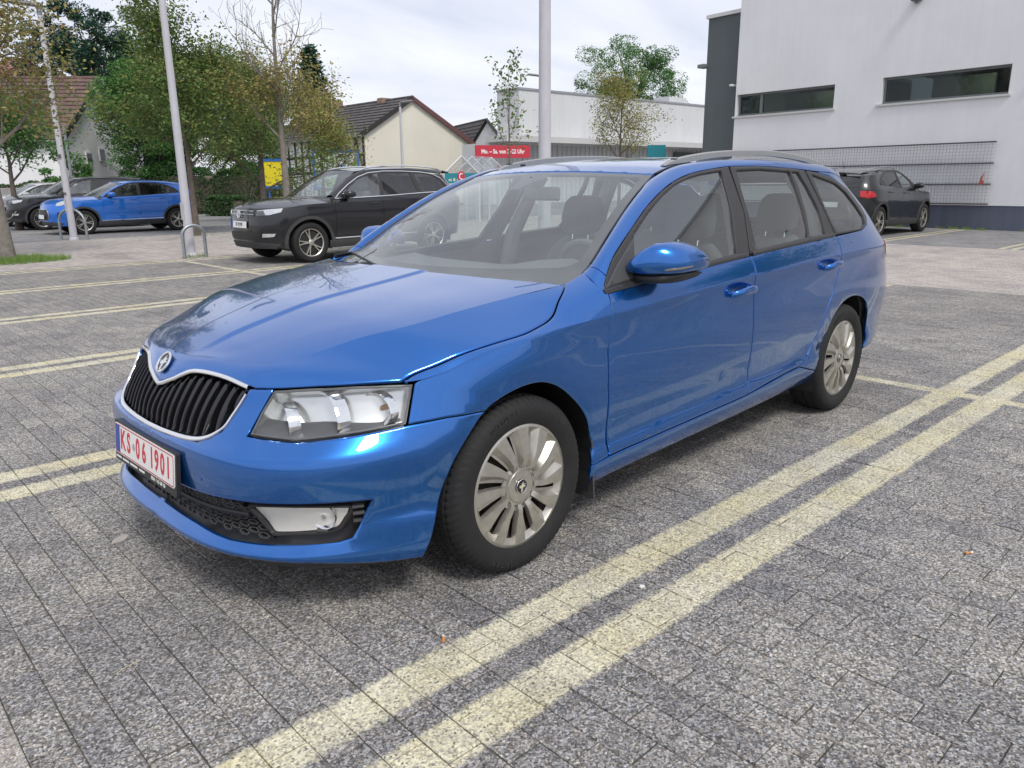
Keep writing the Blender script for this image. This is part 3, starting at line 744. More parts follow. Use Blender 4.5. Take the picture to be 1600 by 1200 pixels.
for sg in (-1, 1):
    panel(NP, hood_n, sgn=sg, out=-1, h=.03, sc=SCN, mb=mb, nfun=hood_blend_np, seam=lambda P: (P[:, 1] > .999) | (P[:, 0] < .001))
    panel(HT, hood_t, sgn=sg, out=1, h=.035, sc=(1, .7), mb=mb, nfun=hood_blend_ht, lines=crl, seam=lambda P: (P[:, 1] > .999) | (P[:, 1] < .001) | (P[:, 0] < -.773))
bonnet = mb.obj('bonnet', BLUE, hero)
# badge on the bonnet nose
bp = NP(.0, .62); bn = Vector((-.80, 0, .60))
Mb = frame_M((bp[0]-.004, 0, bp[2]), (0, -1, 0), bn)
mb = MB(); mb.tube([Mb @ Vector((.036*math.cos(t), .036*math.sin(t), .004)) for t in np.linspace(0, 2*math.pi, 33)[:-1]], .0045, 8, closed=True); badge = mb.obj('badge', CHROME, hero)
mb = MB(); mb.prism([(.034*math.cos(t), .034*math.sin(t)) for t in np.linspace(0, 2*math.pi, 25)[:-1]], -.006, .003, Mb); mb.obj('badge_disc', GLOSSB, badge)
wing = [(-.004, -.028), (.006, -.028), (.006, -.006), (.026, .004), (.010, .008), (.022, .016), (.004, .014), (.006, .026), (-.006, .016), (-.010, .004), (-.018, .006), (-.022, -.002), (-.016, -.010), (-.006, -.008)]
mb = MB(); mb.prism(wing, .003, .0055, Mb); mb.obj('badge_emblem', CHROME, badge)
# --- grille
gr = empty('grille', (0, 0, 0), 0, hero)
def g_top(y):
    """grille top edge as height over y"""
    u = np.linspace(0, 3, 60); k = np.interp(u, [v[0] for v in vedge], [v[1] for v in vedge]); P = NP(u, k); return np.interp(abs(y), P[:, 1], P[:, 2]), np.interp(abs(y), P[:, 1], P[:, 0])
gbot = S(np.array([s0, -1.205, -1.043, -.963, -.933, -.892]), np.array([.553, .556, .566, .603, .652, .725]))
def g_bot(y): return np.interp(abs(y), gbot[:, 1], gbot[:, 2]), np.interp(abs(y), gbot[:, 1], gbot[:, 0])
V = []; F = []; ys = np.linspace(-.452, .452, 41)
for y in ys:
    zt, xt = g_top(y); zb, xb = g_bot(y)
    V += [(xt+.05, y, zt+.015), (xt+.075, y, zt-.02), (xb+.07, y, zb+.01), (xb+.05, y, zb-.015)]
for i in range(40):
    for k in range(3): F.append((4*i+k, 4*i+k+1, 4*i+5+k, 4*i+4+k))
mb = MB(); mb.add(V, F); mb.obj('grille_backing', BLACKP, gr)
mb0 = None
for i in range(-10, 11):
    y = i*.0415
    zt, xt = g_top(y); zb, xb = g_bot(y)
    if zt-zb < .03: continue
    zt -= .012; zb += .008
    mb = MB(); V = []
    for k in range(9):
        t = k/8; z = zb+(zt-zb)*t; x = xb+(xt-xb)*t+.012-.012*math.sin(math.pi*min(1, t*1.05))
        if t > .92: x += .012
        for dx, dy in ((.050, -.007), (.012, -.007), (.002, -.0045), (.006, 0), (.002, .0045), (.012, .007), (.050, .007)): V.append((x+dx, y*(1-.02*t)+dy, z))
    F = []
    for k in range(8):
        for j in range(6): F.append((7*k+j, 7*k+j+1, 7*k+8+j, 7*k+7+j))
    F += [tuple(range(7))[::-1], tuple(range(56, 63))]
    mb.add(V, F); mb.obj('slat', GLOSSB, gr, angle=50, recalc=True)
mb = MB()
for sg in (-1, 1):
    vs = spline2(vedge, 4); strip(NP, vs[:, :]-np.array([0, .055]), .015, .010, sc=SCN, sgn=sg, out=-1, off=-.004, mb=mb)
    side = spline2([(-.900, .712), (-.936, .650), (-.966, .606), (-1.043, .571), (-1.205, .561), (s0, .558)], 5)
    strip(S, side, [.008+.009*min(1, max(0, (i-10)/6)) for i in range(len(side))], .008, sgn=sg, out=-1, off=-.003, mb=mb)
mb.obj('chrome_frame', CHROME, gr, angle=60, recalc=True)
# --- lower grille, fog lamps
lg = empty('lower_grille', (0, 0, 0), 0, hero)
mb = MB()
for sg in (-1, 1): panel(S, lowg, sgn=sg, out=-1, h=.06, gap=-.01, off=-.045, flange=0, edge=False, mb=mb)
mb.obj('intake_backing', BLACKP, lg)
fog = [(-.862, .387), (-.71, .396), (-.583, .384), (-.593, .355), (-.621, .322), (-.66, .313), (-.808, .301)]
mb = MB(); a = .021
lgm = np.array(lowg); fgm = np.array(fog)
for i in range(0, 26):
    for j in range(0, 6):
        cx, cz = s0+i*a*1.55*1.05, .280+j*a*1.05+(.5*a*1.05 if i % 2 else 0)
        if cx > -.72 or not in_poly(np.array([[cx, cz]]), lgm)[0] or (in_poly(np.array([[cx, cz]]), inset_poly(fgm[::-1], -.018))[0]): continue
        pts = [(cx+a*.98*math.cos(k*math.pi/3), cz+a*.50*math.sin(k*math.pi/3)) for k in range(6)]
        if not in_poly(np.array(pts)+np.array([.002, 0]), lgm).all(): continue
        for sg in (-1, 1):
            if i == 0 and sg > 0: continue
            Q = [S(*q) for q in pts]; c = S(cx, cz); V = []
            n = -surf_n(S, np.array([cx]), np.array([cz]), (1, 1))[0]
            for q in Q: V += [(q-n*.014), (c+(q-c)*.72-n*.014), (c+(q-c)*.66-n*.034)]
            V = [v*np.array([1, sg, 1]) for v in V]; F = []
            for k in range(6):
                k2 = (k+1) % 6
                for l in range(2): f = (3*k+l, 3*k2+l, 3*k2+l+1, 3*k+l+1); F.append(f if sg > 0 else f[::-1])
            mb.add(V, F)
tag(mb.obj('honeycomb', GREYP, lg, angle=20), kind='stuff')
mb = MB()
for sg in (-1, 1): strip(S, spline2([(s0, .338), (-1.1, .340), (-.95, .347), (-.87, .352)], 5), .020, .012, sgn=sg, out=-1, off=-.018, mb=mb)
mb.obj('intake_bar', BLACKP, lg, recalc=True)
for sg in (-1, 1):
    for z_ in (.315, .338, .361, .384): strip(S, [(-.575-.10*(z_ < .33)+q, z_) for q in np.linspace(-.005, .026, 4)], .010, .014, sgn=sg, out=-1, off=-.022).obj('louvre', GREYP, lg, recalc=True)
CREAMC = simple('fog_lamp_bezel', (.86, .84, .79), .25, metal=.4, var=.05)
for sg in (-1, 1):
    fl = empty('fog_lamp', (0, 0, 0), 0, hero)
    fp = round_poly(fog, .012)
    panel(S, fp, sgn=sg, out=-1, h=.03, gap=.003, off=-.022, flange=.02, edge=False).obj('bezel', CREAMC, fl)
    strip(S, inset_poly(fp, -.004) if area2(fp) > 0 else inset_poly(fp[::-1], -.004), .010, .016, sgn=sg, out=-1, off=-.024, closed=True).obj('surround', BLACKP, fl, recalc=True)
    c = S(-.655, .352)*np.array([1, sg, 1]); n = -surf_n(S, np.array([-.655]), np.array([.352]), (1, 1))[0]*np.array([1, sg, 1]); M = frame_M(c+n*-.028, (0, 0, 1), n+np.array([-.7, 0, 0]))
    mb = MB(); pr = [(.002, -.012), (.018, -.008), (.030, .002), (.036, .012), (.040, .014), (.040, .004)]; V = []; F = []
    for k in range(28):
        t = 2*math.pi*k/28
        for r, hh in pr: V.append(M @ Vector((r*math.cos(t), r*math.sin(t), hh)))
    for k in range(28):
        for i in range(5): F.append((6*k+i, 6*((k+1) % 28)+i, 6*((k+1) % 28)+i+1, 6*k+i+1))
    mb.add(V, F); mb.obj('reflector', REFL, fl, recalc=True)
    mb = MB(); mb.tube([M @ Vector((0, 0, -.008)), M @ Vector((0, 0, .012))], .008, 10); mb.obj('bulb', CHROME, fl)
    panel(S, fp, sgn=sg, out=-1, h=.04, gap=.004, off=-.006, flange=0, edge=False).obj('lens', LENS, fl)
# --- headlamps
lamp = [(-.808, .728), (-.70, .737), (-.58, .742), (-.48, .742), (-.393, .738), (-.423, .628), (-.554, .615), (-.719, .599), (-.862, .605), (-.843, .665)]
LGREY = simple('lamp_bezel_grey', (.80, .80, .77), .20, metal=.75, var=.06, scale=15)
DKB = simple('lamp_bezel_dark', (.10, .102, .106), .3, var=.1)
for sg in (-1, 1):
    hl = empty('headlight', (0, 0, 0), 0, hero); mir = np.array([1, sg, 1])
    panel(S, lamp, sgn=sg, out=-1, h=.05, gap=-.004, off=-.060, flange=0, edge=False).obj('housing', LGREY, hl)
    mb = MB(); L = densify(np.array(lamp), .03); V = []; F = []
    P0 = S(L[:, 0], L[:, 1]); N0 = -surf_n(S, L[:, 0], L[:, 1], (1, 1))
    for p_, n_ in zip(P0, N0): V += [(p_-n_*.004)*mir, (p_-n_*.062)*mir]
    for i in range(len(L)): j = (i+1) % len(L); F.append((2*i, 2*i+1, 2*j+1, 2*j))
    mb.add(V, F); mb.obj('bezel', LGREY, hl, recalc=True)
    strip(S, densify(inset_poly(np.array(lamp)[::-1], .004) if area2(lamp) < 0 else inset_poly(np.array(lamp), .004), .04), .007, .004, sgn=sg, out=-1, off=-.006, closed=True).obj('seal', DKB, hl, recalc=True)
    for nm, a, b, R, dep, dr in (('reflector_bowl', -.750, .666, .070, -.078, (-1, -.30, .12)), ('reflector_bowl', -.605, .682, .080, -.078, (-1, -.20, .12)), ('indicator_bowl', -.468, .686, .060, -.062, (-1, .05, .08))):
        c = S(a, b); n = -surf_n(S, np.array([a]), np.array([b]), (1, 1))[0]; M = frame_M((c+n*dep)*mir, (0, 0, 1), np.array(dr)*mir)
        V = []; F = []; pr = [(.10, -.012), (.35, .002), (.55, .012), (.72, .026), (.86, .042), (.97, .060), (1.03, .062), (1.05, .054), (1.05, .02)]; m_ = len(pr)
        for k in range(40):
            t = 2*math.pi*k/40; fac = 1-.012*(k % 2)
            for r, hh in pr: V.append(M @ Vector((r*R*math.cos(t)*fac*.86, r*R*math.sin(t)*fac*1.15, hh*R/.066*.8)))
        for k in range(40):
            for i in range(m_-1): F.append((m_*k+i, m_*((k+1) % 40)+i, m_*((k+1) % 40)+i+1, m_*k+i+1))
        mb = MB(); mb.add(V, F); mb.obj(nm, REFL, hl, smooth=(R < .075 and nm == 'reflector_bowl'), angle=50, recalc=True)
        mb = MB(); mb.tube([M @ Vector((0, 0, -.01)), M @ Vector((0, 0, .022)), M @ Vector((0, 0, .028))], [.010, .008, .003], 10); mb.obj('bulb', CHROME if nm != 'indicator_bowl' else simple('amber_bulb', (.55, .35, .18), .2), hl)
    # slanting bezel shelf below the bowls and ribbed side reflector
    for (q0, q1, d0, d1, mt) in (((-.86, .600), (-.43, .632), -.012, -.060, DKB),):
        aa = np.linspace(q0[0], q1[0], 14); zz = np.interp(aa, [-.862, -.719, -.554, -.423], [.606, .601, .617, .630])
        p_ = S(aa, zz+.004); n_ = -surf_n(S, aa, zz, (1, 1)); p2 = S(aa, zz+.042*smooth(-.45, -.70, aa)+.012)
        V = []; F = []
        for i in range(14): V += [(p_[i]+n_[i]*d0)*mir, (p2[i]+n_[i]*-.040)*mir, (p2[i]+np.array([0, 0, .012])+n_[i]*d1)*mir]
        for i in range(13):
            for k in range(2): F.append((3*i+k, 3*i+k+1, 3*i+4+k, 3*i+3+k))
        mb = MB(); mb.add(V, F); mb.obj('bezel_shelf', mt, hl, recalc=True)
    panel(S, lamp, sgn=sg, out=-1, h=.04, gap=.004, off=-.0015, flange=.006, edge=False).obj('lens', LENS, hl)
# --- number plate
plate = empty('number_plate', (0, 0, 0), 0, hero)
PM = frame_M((-.922, 0, .458), (0, -1, 0), (-1, 0, .10))
PWHITE = simple('plate_white', (.78, .78, .76), .35, var=.03); PRED = simple('plate_red', (.55, .03, .05), .4, var=.1); EUB = simple('plate_blue', (.02, .06, .35), .4, var=.1)
mb = MB(); mb.prism(round_poly([(-.270, -.083), (.270, -.083), (.270, .064), (-.270, .064)], .008), -.016, -.002, PM); mb.obj('plate_holder', BLACKP, plate, angle=40)
mb = MB(); mb.prism(round_poly([(-.26, -.055), (.26, -.055), (.26, .055), (-.26, .055)], .010), -.002, .0010, PM); pl = mb.obj('plate', PWHITE, plate, angle=40)
mb = MB(); mb.prism([(-.256, -.05), (-.216, -.05), (-.216, .05), (-.256, .05)], .001, .0016, PM); mb.obj('country_band', EUB, plate)
for ch, px_ in zip('KS061901', (-.185, -.130, -.045, .010, .078, .120, .168, .215)):
    mb = MB(); text_mb(ch, .098, PM @ Matrix.Translation((px_, 0, .0012)), mb=mb, bold=.0032, sx=.72); mb.obj('plate_character', PRED, plate, smooth=False)
mb = MB(); o_ = round_poly([(-.257, -.052), (.257, -.052), (.257, .052), (-.257, .052)], .010); n_ = len(o_); i_ = inset_poly(o_, .0035)
mb.add([PM @ Vector((x, y, .0016)) for x, y in o_]+[PM @ Vector((x, y, .0016)) for x, y in i_], [(k, (k+1) % n_, n_+(k+1) % n_, n_+k) for k in range(n_)]); mb.obj('plate_border', PRED, plate, smooth=False)
mb = MB(); mb.prism([(-.082+.013*math.cos(t), .013*math.sin(t)) for t in np.linspace(0, 2*math.pi, 17)[:-1]], .001, .0018, PM); mb.obj('seal_sticker', simple('sticker_grey', (.4, .4, .38), .5), plate)
mb = MB(); text_mb('0561 / 43 68 18', .0185, PM @ Matrix.Translation((.12, -.069, -.0018)), mb=mb, bold=.0003)
for x_, w_ in ((-.235, .05), (-.17, .06), (-.095, .07), (-.02, .05)): mb.add([PM @ Vector((x_+dx*w_, -.069+dy, -.0012)) for dx, dy in ((-.5, -.004), (.5, -.004), (.5, .004), (-.5, .004))], [(0, 1, 2, 3)])     # small print, too small to read
tag(mb.obj('holder_print', PWHITE, plate, smooth=False), kind='stuff')
# --- doors
fd_r = [(.450, .856), (.456, .596), (.485, .299)]
mcut = [(1.561, .324), (1.574, .383), (1.563, .515), (1.547, .744), (1.536, .892), (1.541, .948), (1.525, .992)]
rcut = [(2.116, .367), (2.190, .383), (2.240, .420), (2.305, .514), (2.375, .642), (2.453, .753), (2.498, .857), (2.506, .937), (2.492, 1.030)]
def zBl(x): return float(hb.zB(x))
fdoor = [(.450, .930)]+fd_r+[(.8, .306), (1.2, .316)]+[tuple(q) for q in spline2(mcut, 3)]+[(x, zBl(x)) for x in np.linspace(1.45, .5, 10)]
rdoor = [(1.561, .324), (1.75, .343), (1.945, .358)]+[tuple(q) for q in spline2(rcut, 3)]+[(x, zBl(x)) for x in np.linspace(2.40, 1.60, 8)]+[tuple(q) for q in spline2(mcut, 3)[::-1][:-1]]
quarter = [tuple(q) for q in spline2(rcut, 3)[::-1]]+[(2.345, .300)]+[tuple(q) for q in aR[1:]]+[(3.3, .315), (3.6, .34), (4.30, .35), (4.30, .86), (3.95, .90), (3.80, 1.02), (3.66, 1.20), (3.50, 1.30)]+[(x, z) for x, z in ((3.35, 1.318), (3.15, 1.335), (2.95, 1.352), (2.75, 1.368), (2.60, 1.372))]+[(2.577, 1.365), (2.759, 1.333), (3.034, 1.268), (3.138, 1.174), (3.126, 1.109), (3.045, 1.071), (2.891, 1.045)]
dlo = [(.448, .931), (.513, .997), (.574, 1.048), (.755, 1.152), (.899, 1.228), (1.04, 1.289), (1.177, 1.334), (1.308, 1.361), (1.483, 1.381), (1.663, 1.394), (1.945, 1.397), (2.27, 1.388), (2.577, 1.365), (2.759, 1.333), (3.034, 1.268), (3.138, 1.174), (3.126, 1.109), (3.045, 1.071), (2.891, 1.045), (2.479, 1.035), (2.0, 1.019), (1.529, .997), (1.0, .968)]
fglass = [(.748, 1.121), (.895, 1.201), (1.026, 1.262), (1.156, 1.31), (1.276, 1.338), (1.393, 1.356), (1.56, 1.37), (1.54, 1.277), (1.513, 1.187), (1.465, 1.095), (1.425, 1.012), (1.164, .995), (.663, .963)]
sail = [(.469, .946), (.585, 1.026), (.742, 1.118), (.663, .970)]
rglass = [(1.701, 1.373), (1.951, 1.379), (2.234, 1.369), (2.233, 1.297), (2.211, 1.186), (2.173, 1.075), (2.15, 1.043), (1.603, 1.019), (1.613, 1.039), (1.65, 1.144), (1.675, 1.271)]
qlight = [(2.257, 1.368), (2.332, 1.365), (2.366, 1.288), (2.394, 1.172), (2.36, 1.048), (2.176, 1.044), (2.226, 1.143), (2.27, 1.289)]
qglass = [(2.482, 1.355), (2.611, 1.33), (2.776, 1.30), (2.915, 1.252), (3.002, 1.179), (3.040, 1.116), (3.004, 1.078), (2.891, 1.056), (2.52, 1.053), (2.493, 1.097), (2.481, 1.229)]
bgap = [(1.643, 1.394), (1.62, 1.184), (1.53, .999)]; cgap = [(2.412, 1.378), (2.445, 1.207), (2.470, 1.036)]
dl = [tuple(q) for q in dlo]
fr_front = dl[:9]+[(1.60, 1.390)]+bgap+[(1.0, .968)]
fr_rear = [(1.66, 1.394), (1.945, 1.397), (2.27, 1.388)]+cgap+[(2.0, 1.019), (1.535, .998)]+[(1.627, 1.184)]
fr_q = [(2.43, 1.377), (2.577, 1.365), (2.759, 1.333), (3.034, 1.268), (3.138, 1.174), (3.126, 1.109), (3.045, 1.071), (2.891, 1.045), (2.479, 1.035), (2.455, 1.207)]
DLOB = simple('window_trim_black', (.030, .029, .030), .38, var=.1, scale=50)
for sg in (-1, 1):
    d1 = panel(S, fdoor, sgn=sg, out=-1, h=.055, lines=t_rows(.5, 1.5)+[[(x, z) for x in np.arange(.5, 1.5, .08)] for z in (.325, .343, .36, .378, .395, .415, .44)]).obj('front_door', BLUE, hero)
    panel(S, fr_front, holes=[fglass], sgn=sg, out=-1, h=.05, gap=.0015, off=.003, flange=.02).obj('window_frame', DLOB, d1)
    panel(S, fglass, sgn=sg, out=-1, h=.08, gap=-.006, off=-.006, flange=0, edge=False).obj('window_glass', SGLASS, d1)
    d2 = panel(S, rdoor, sgn=sg, out=-1, h=.055, lines=t_rows(1.6, 2.45)+[[(x, z) for x in np.arange(1.6, 2.2, .08)] for z in (.385, .405, .425, .45)]).obj('rear_door', BLUE, hero)
    panel(S, fr_rear, holes=[rglass, qlight], sgn=sg, out=-1, h=.05, gap=.0015, off=.003, flange=.02).obj('window_frame', DLOB, d2)
    panel(S, rglass, sgn=sg, out=-1, h=.08, gap=-.006, off=-.006, flange=0, edge=False).obj('window_glass', SGLASS, d2)
    panel(S, qlight, sgn=sg, out=-1, h=.08, gap=-.006, off=-.006, flange=0, edge=False).obj('quarter_light', SGLASS, d2)
    q = panel(S, quarter, sgn=sg, out=-1, h=.055, lines=t_rows(2.55, 3.6)).obj('rear_wing', BLUE, hero)
    panel(S, fr_q, holes=[qglass], sgn=sg, out=-1, h=.05, gap=.0015, off=.003, flange=.02).obj('window_frame', DLOB, q)
    panel(S, qglass, sgn=sg, out=-1, h=.08, gap=-.006, off=-.006, flange=0, edge=False).obj('window_glass', SGLASS, q)
    # waist strips
    strip(S, [(x, zBl(x)+.002) for x in np.linspace(.46, 1.51, 20)], .020, .007, sgn=sg, out=-1, off=.002).obj('waist_strip', DLOB, d1, recalc=True)
    strip(S, [(x, zBl(x)+.002) for x in np.linspace(1.55, 2.46, 18)], .020, .007, sgn=sg, out=-1, off=.002).obj('waist_strip', DLOB, d2, recalc=True)
    panel(S, sail, sgn=sg, out=-1, h=.05, gap=.001, off=.006, flange=.012).obj('mirror_triangle', GREYP, d1)
    # handles: bow over a flat oval, the cup's shade put in as darker blue
    for dd, (hx, hz, ln) in ((d1, (1.415, .842, .215)), (d2, (2.375, .880, .205))):
        pc = [(hx+ln/2*t, hz+.010*(1-t*t)+.004*t) for t in np.linspace(-1, 1, 15)]
        P = S(np.array([q_[0] for q_ in pc]), np.array([q_[1] for q_ in pc]))*np.array([1, sg, 1]); V = []; F = []
        for i, t in enumerate(np.linspace(-1, 1, 15)):
            lift = .012+.030*(1-t**4); hh = .019*(1-.25*t*t); 
            for aa in range(10):
                an = 2*math.pi*aa/10; V.append(P[i]+np.array([0, sg*(lift+.009*math.cos(an)), hh*math.sin(an)]))
        for i in range(14):
            for k in range(10): F.append((i*10+k, i*10+(k+1) % 10, (i+1)*10+(k+1) % 10, (i+1)*10+k))
        F += [tuple(range(10)), tuple(range(140, 150))]
        mb = MB(); mb.add(V, F)
        for e in (0, 14): mb.tube([P[e]+np.array([.012*(1 if e == 0 else -1), -sg*.01, 0]), P[e]+np.array([.012*(1 if e == 0 else -1), sg*.02, 0])], .012, 8)
        mb.obj('door_handle', BLUE, dd, angle=60, recalc=True)
        el = [(hx-.005+.062*math.cos(t), hz+.004+.030*math.sin(t)) for t in np.linspace(0, 2*math.pi, 25)[:-1]]
        panel(S, el, sgn=sg, out=-1, h=.03, gap=0, off=.0015, flange=0, edge=False).obj('handle_cup_shade', simple('handle_cup_shadow', (.006, .03, .13), .3, coat=.5), dd)
    # sill
    sill = [(.376, .285), (.480, .296), (.8, .304), (1.2, .314), (1.561, .322), (1.945, .355), (2.116, .364), (2.345, .300), (2.36, .235), (1.8, .222), (1.166, .215), (.712, .207), (.372, .196)]
    panel(S, sill, sgn=sg, out=-1, h=.04, flange=.03).obj('sill', BLUE, hero)
    mf = MB(); 
    V = []; 
    for z, x, y in ((.14, .40, .70), (.14, .40, .885), (.30, .385, .885), (.42, .385, .880), (.42, .385, .70)): V += [(x, sg*y, z), (x+.008, sg*y, z)]
    mf.add(V, [(0, 2, 4, 6, 8), (9, 7, 5, 3, 1), (0, 1, 3, 2), (2, 3, 5, 4), (4, 5, 7, 6), (6, 7, 9, 8), (8, 9, 1, 0)]); mf.obj('mud_flap', GREYP, hero, smooth=False, recalc=True)
    # tail lamp
    tl = [(3.38, .955), (3.55, .97), (3.75, .965), (3.78, .86), (3.66, .80), (3.52, .83), (3.42, .88)]
    panel(S, tl, sgn=sg, out=-1, h=.04, gap=.002, off=.004, flange=.012).obj('tail_light', REDL, hero)
# --- greenhouse: windscreen, pillars, roof
F3 = [(.36, .768, .955), (.486, .752, 1.004), (.70, .703, 1.136), (.93, .643, 1.263), (1.153, .586, 1.357)]
_fk = np.array([0, .16, .44, .73, 1.0]); f3 = [pchip(_fk, np.array(F3)[:, i]) for i in range(3)]
def WS(a, b):
    """windscreen: a 0 cowl .. 1 roof, b -1..1 across"""
    a = np.asarray(a, float); b = np.asarray(b, float); a, b = np.broadcast_arrays(a, b)
    bow = .23-.13*a; c = 1-b*b
    return np.stack([f3[0](a)-bow*c, f3[1](a)*b, f3[2](a)+(.020*a-.012*(1-a))*c], -1)
mb = panel(WS, [(0, -1), (1, -1), (1, 1), (0, 1)], h=.05, sc=(.9, .68), gap=.002, off=.0, flange=.006, edge=False, out=1)
wsn = surf_n(WS, np.array([.5]), np.array([0.]), (1, 1))[0]
def build_ws(poly, off, mat, nm, holes=(), par=None, gap=.003):
    return panel(WS, poly, holes=holes, h=.05, sc=(.9, .68), gap=gap, off=off, flange=0, edge=False, out=1 if wsn[2] > 0 else -1).obj(nm, mat, par or hero)
ws = build_ws([(0, -1), (1, -1), (1, 1), (0, 1)], 0, WGLASS, 'windscreen')
FRIT = simple('windscreen_black_print', (.020, .020, .021), .5, var=.1)
hole = round_poly([(.20, -.935), (.965, -.925), (.965, .925), (.20, .935), (.175, .6), (.165, 0), (.175, -.6)], [.08, .03, .03, .08, .05, .05, .05])
build_ws([(0, -1), (1, -1), (1, 1), (0, 1)], -.004, FRIT, 'edge_print', holes=[hole], par=ws)
build_ws(round_poly([(.90, -.10), (.985, -.17), (.985, .17), (.90, .10), (.80, .05), (.80, -.05)], .02), -.005, FRIT, 'sensor_print', par=ws, gap=0)
RE = [(1.153, .586, 1.357), (1.30, .588, 1.392), (1.50, .592, 1.409), (1.8, .597, 1.420), (2.2, .598, 1.424), (2.6, .592, 1.414), (3.0, .570, 1.388), (3.15, .545, 1.370), (3.3, .505, 1.350), (3.42, .48, 1.335)]
_rx = np.array([q[0] for q in RE]); ry = pchip(_rx, [q[1] for q in RE]); rz_ = pchip(_rx, [q[2] for q in RE])
def RF(x, b):
    x = np.asarray(x, float); b = np.asarray(b, float); x, b = np.broadcast_arrays(x, b); f = smooth(1.7, 1.06, x); c = 1-b*b
    return np.stack([x-.10*c*f, ry(x)*b, rz_(x)+(.022+.012*smooth(1.1, 1.8, x))*c], -1)
panel(RF, [(1.157, -1), (3.42, -1), (3.42, 1), (1.157, 1)], h=.06, sc=(1, .59), gap=.0025, flange=.012, out=1, seam=lambda P: abs(P[:, 1]) > .999).obj('roof', BLUE, hero)
build_in = panel(RF, [(1.18, -1), (3.3, -1), (3.3, 1), (1.18, 1)], h=.1, sc=(1, .59), gap=.004, off=-.035, flange=0, edge=False, out=1).obj('roof_lining', HEADL, hero)
# A pillar and cant rail: patch from the window outline up to the windscreen / roof edge
DL = [(.448, .931), (.513, .997), (.574, 1.048), (.755, 1.152), (.899, 1.228), (1.04, 1.289), (1.177, 1.334), (1.308, 1.361), (1.483, 1.381), (1.663, 1.394), (1.945, 1.397), (2.27, 1.388), (2.60, 1.372), (2.75, 1.368), (2.95, 1.352), (3.15, 1.335), (3.35, 1.318)]
_D = S(np.array([q[0] for q in DL]), np.array([q[1] for q in DL]))
_E = []
for q in DL:
    x = q[0]
    if x < 1.30:
        t = np.interp(x, [.448, .513, .574, .755, .899, 1.04, 1.177, 1.308], [.14, .19, .25, .46, .64, .81, .95, 1.0]); e = [float(g(t)) for g in f3]
        if x > 1.25: e = [1.25, float(ry(1.25)), float(rz_(1.25))]
    else: x = float(_D[len(_E), 0])*1.0+.04*max(0, x-2.6); e = [x, float(ry(x)), float(rz_(x))]
    _E.append(e)
_E = np.array(_E); pk = np.arange(len(DL), dtype=float)
pd = [pchip(pk, _D[:, i]) for i in range(3)]; pe = [pchip(pk, _E[:, i]) for i in range(3)]
def PR(u, k):
    u = np.asarray(u, float); k = np.asarray(k, float); u, k = np.broadcast_arrays(u, k)
    A = np.stack([g(u) for g in pd], -1); B = np.stack([g(u) for g in pe], -1); d = B-A
    t = np.stack([g(u+.01) for g in pd], -1)-np.stack([g(u-.01) for g in pd], -1); n = np.cross(d, t); n /= np.linalg.norm(n, axis=-1, keepdims=True)+1e-9
    n = n*np.sign(n[..., 1:2]+1e-9)
    return A+d*k[..., None]+n*(.020*4*k*(1-k))[..., None]
prn = surf_n(PR, np.array([8.]), np.array([.5]), (.15, .1))[0]
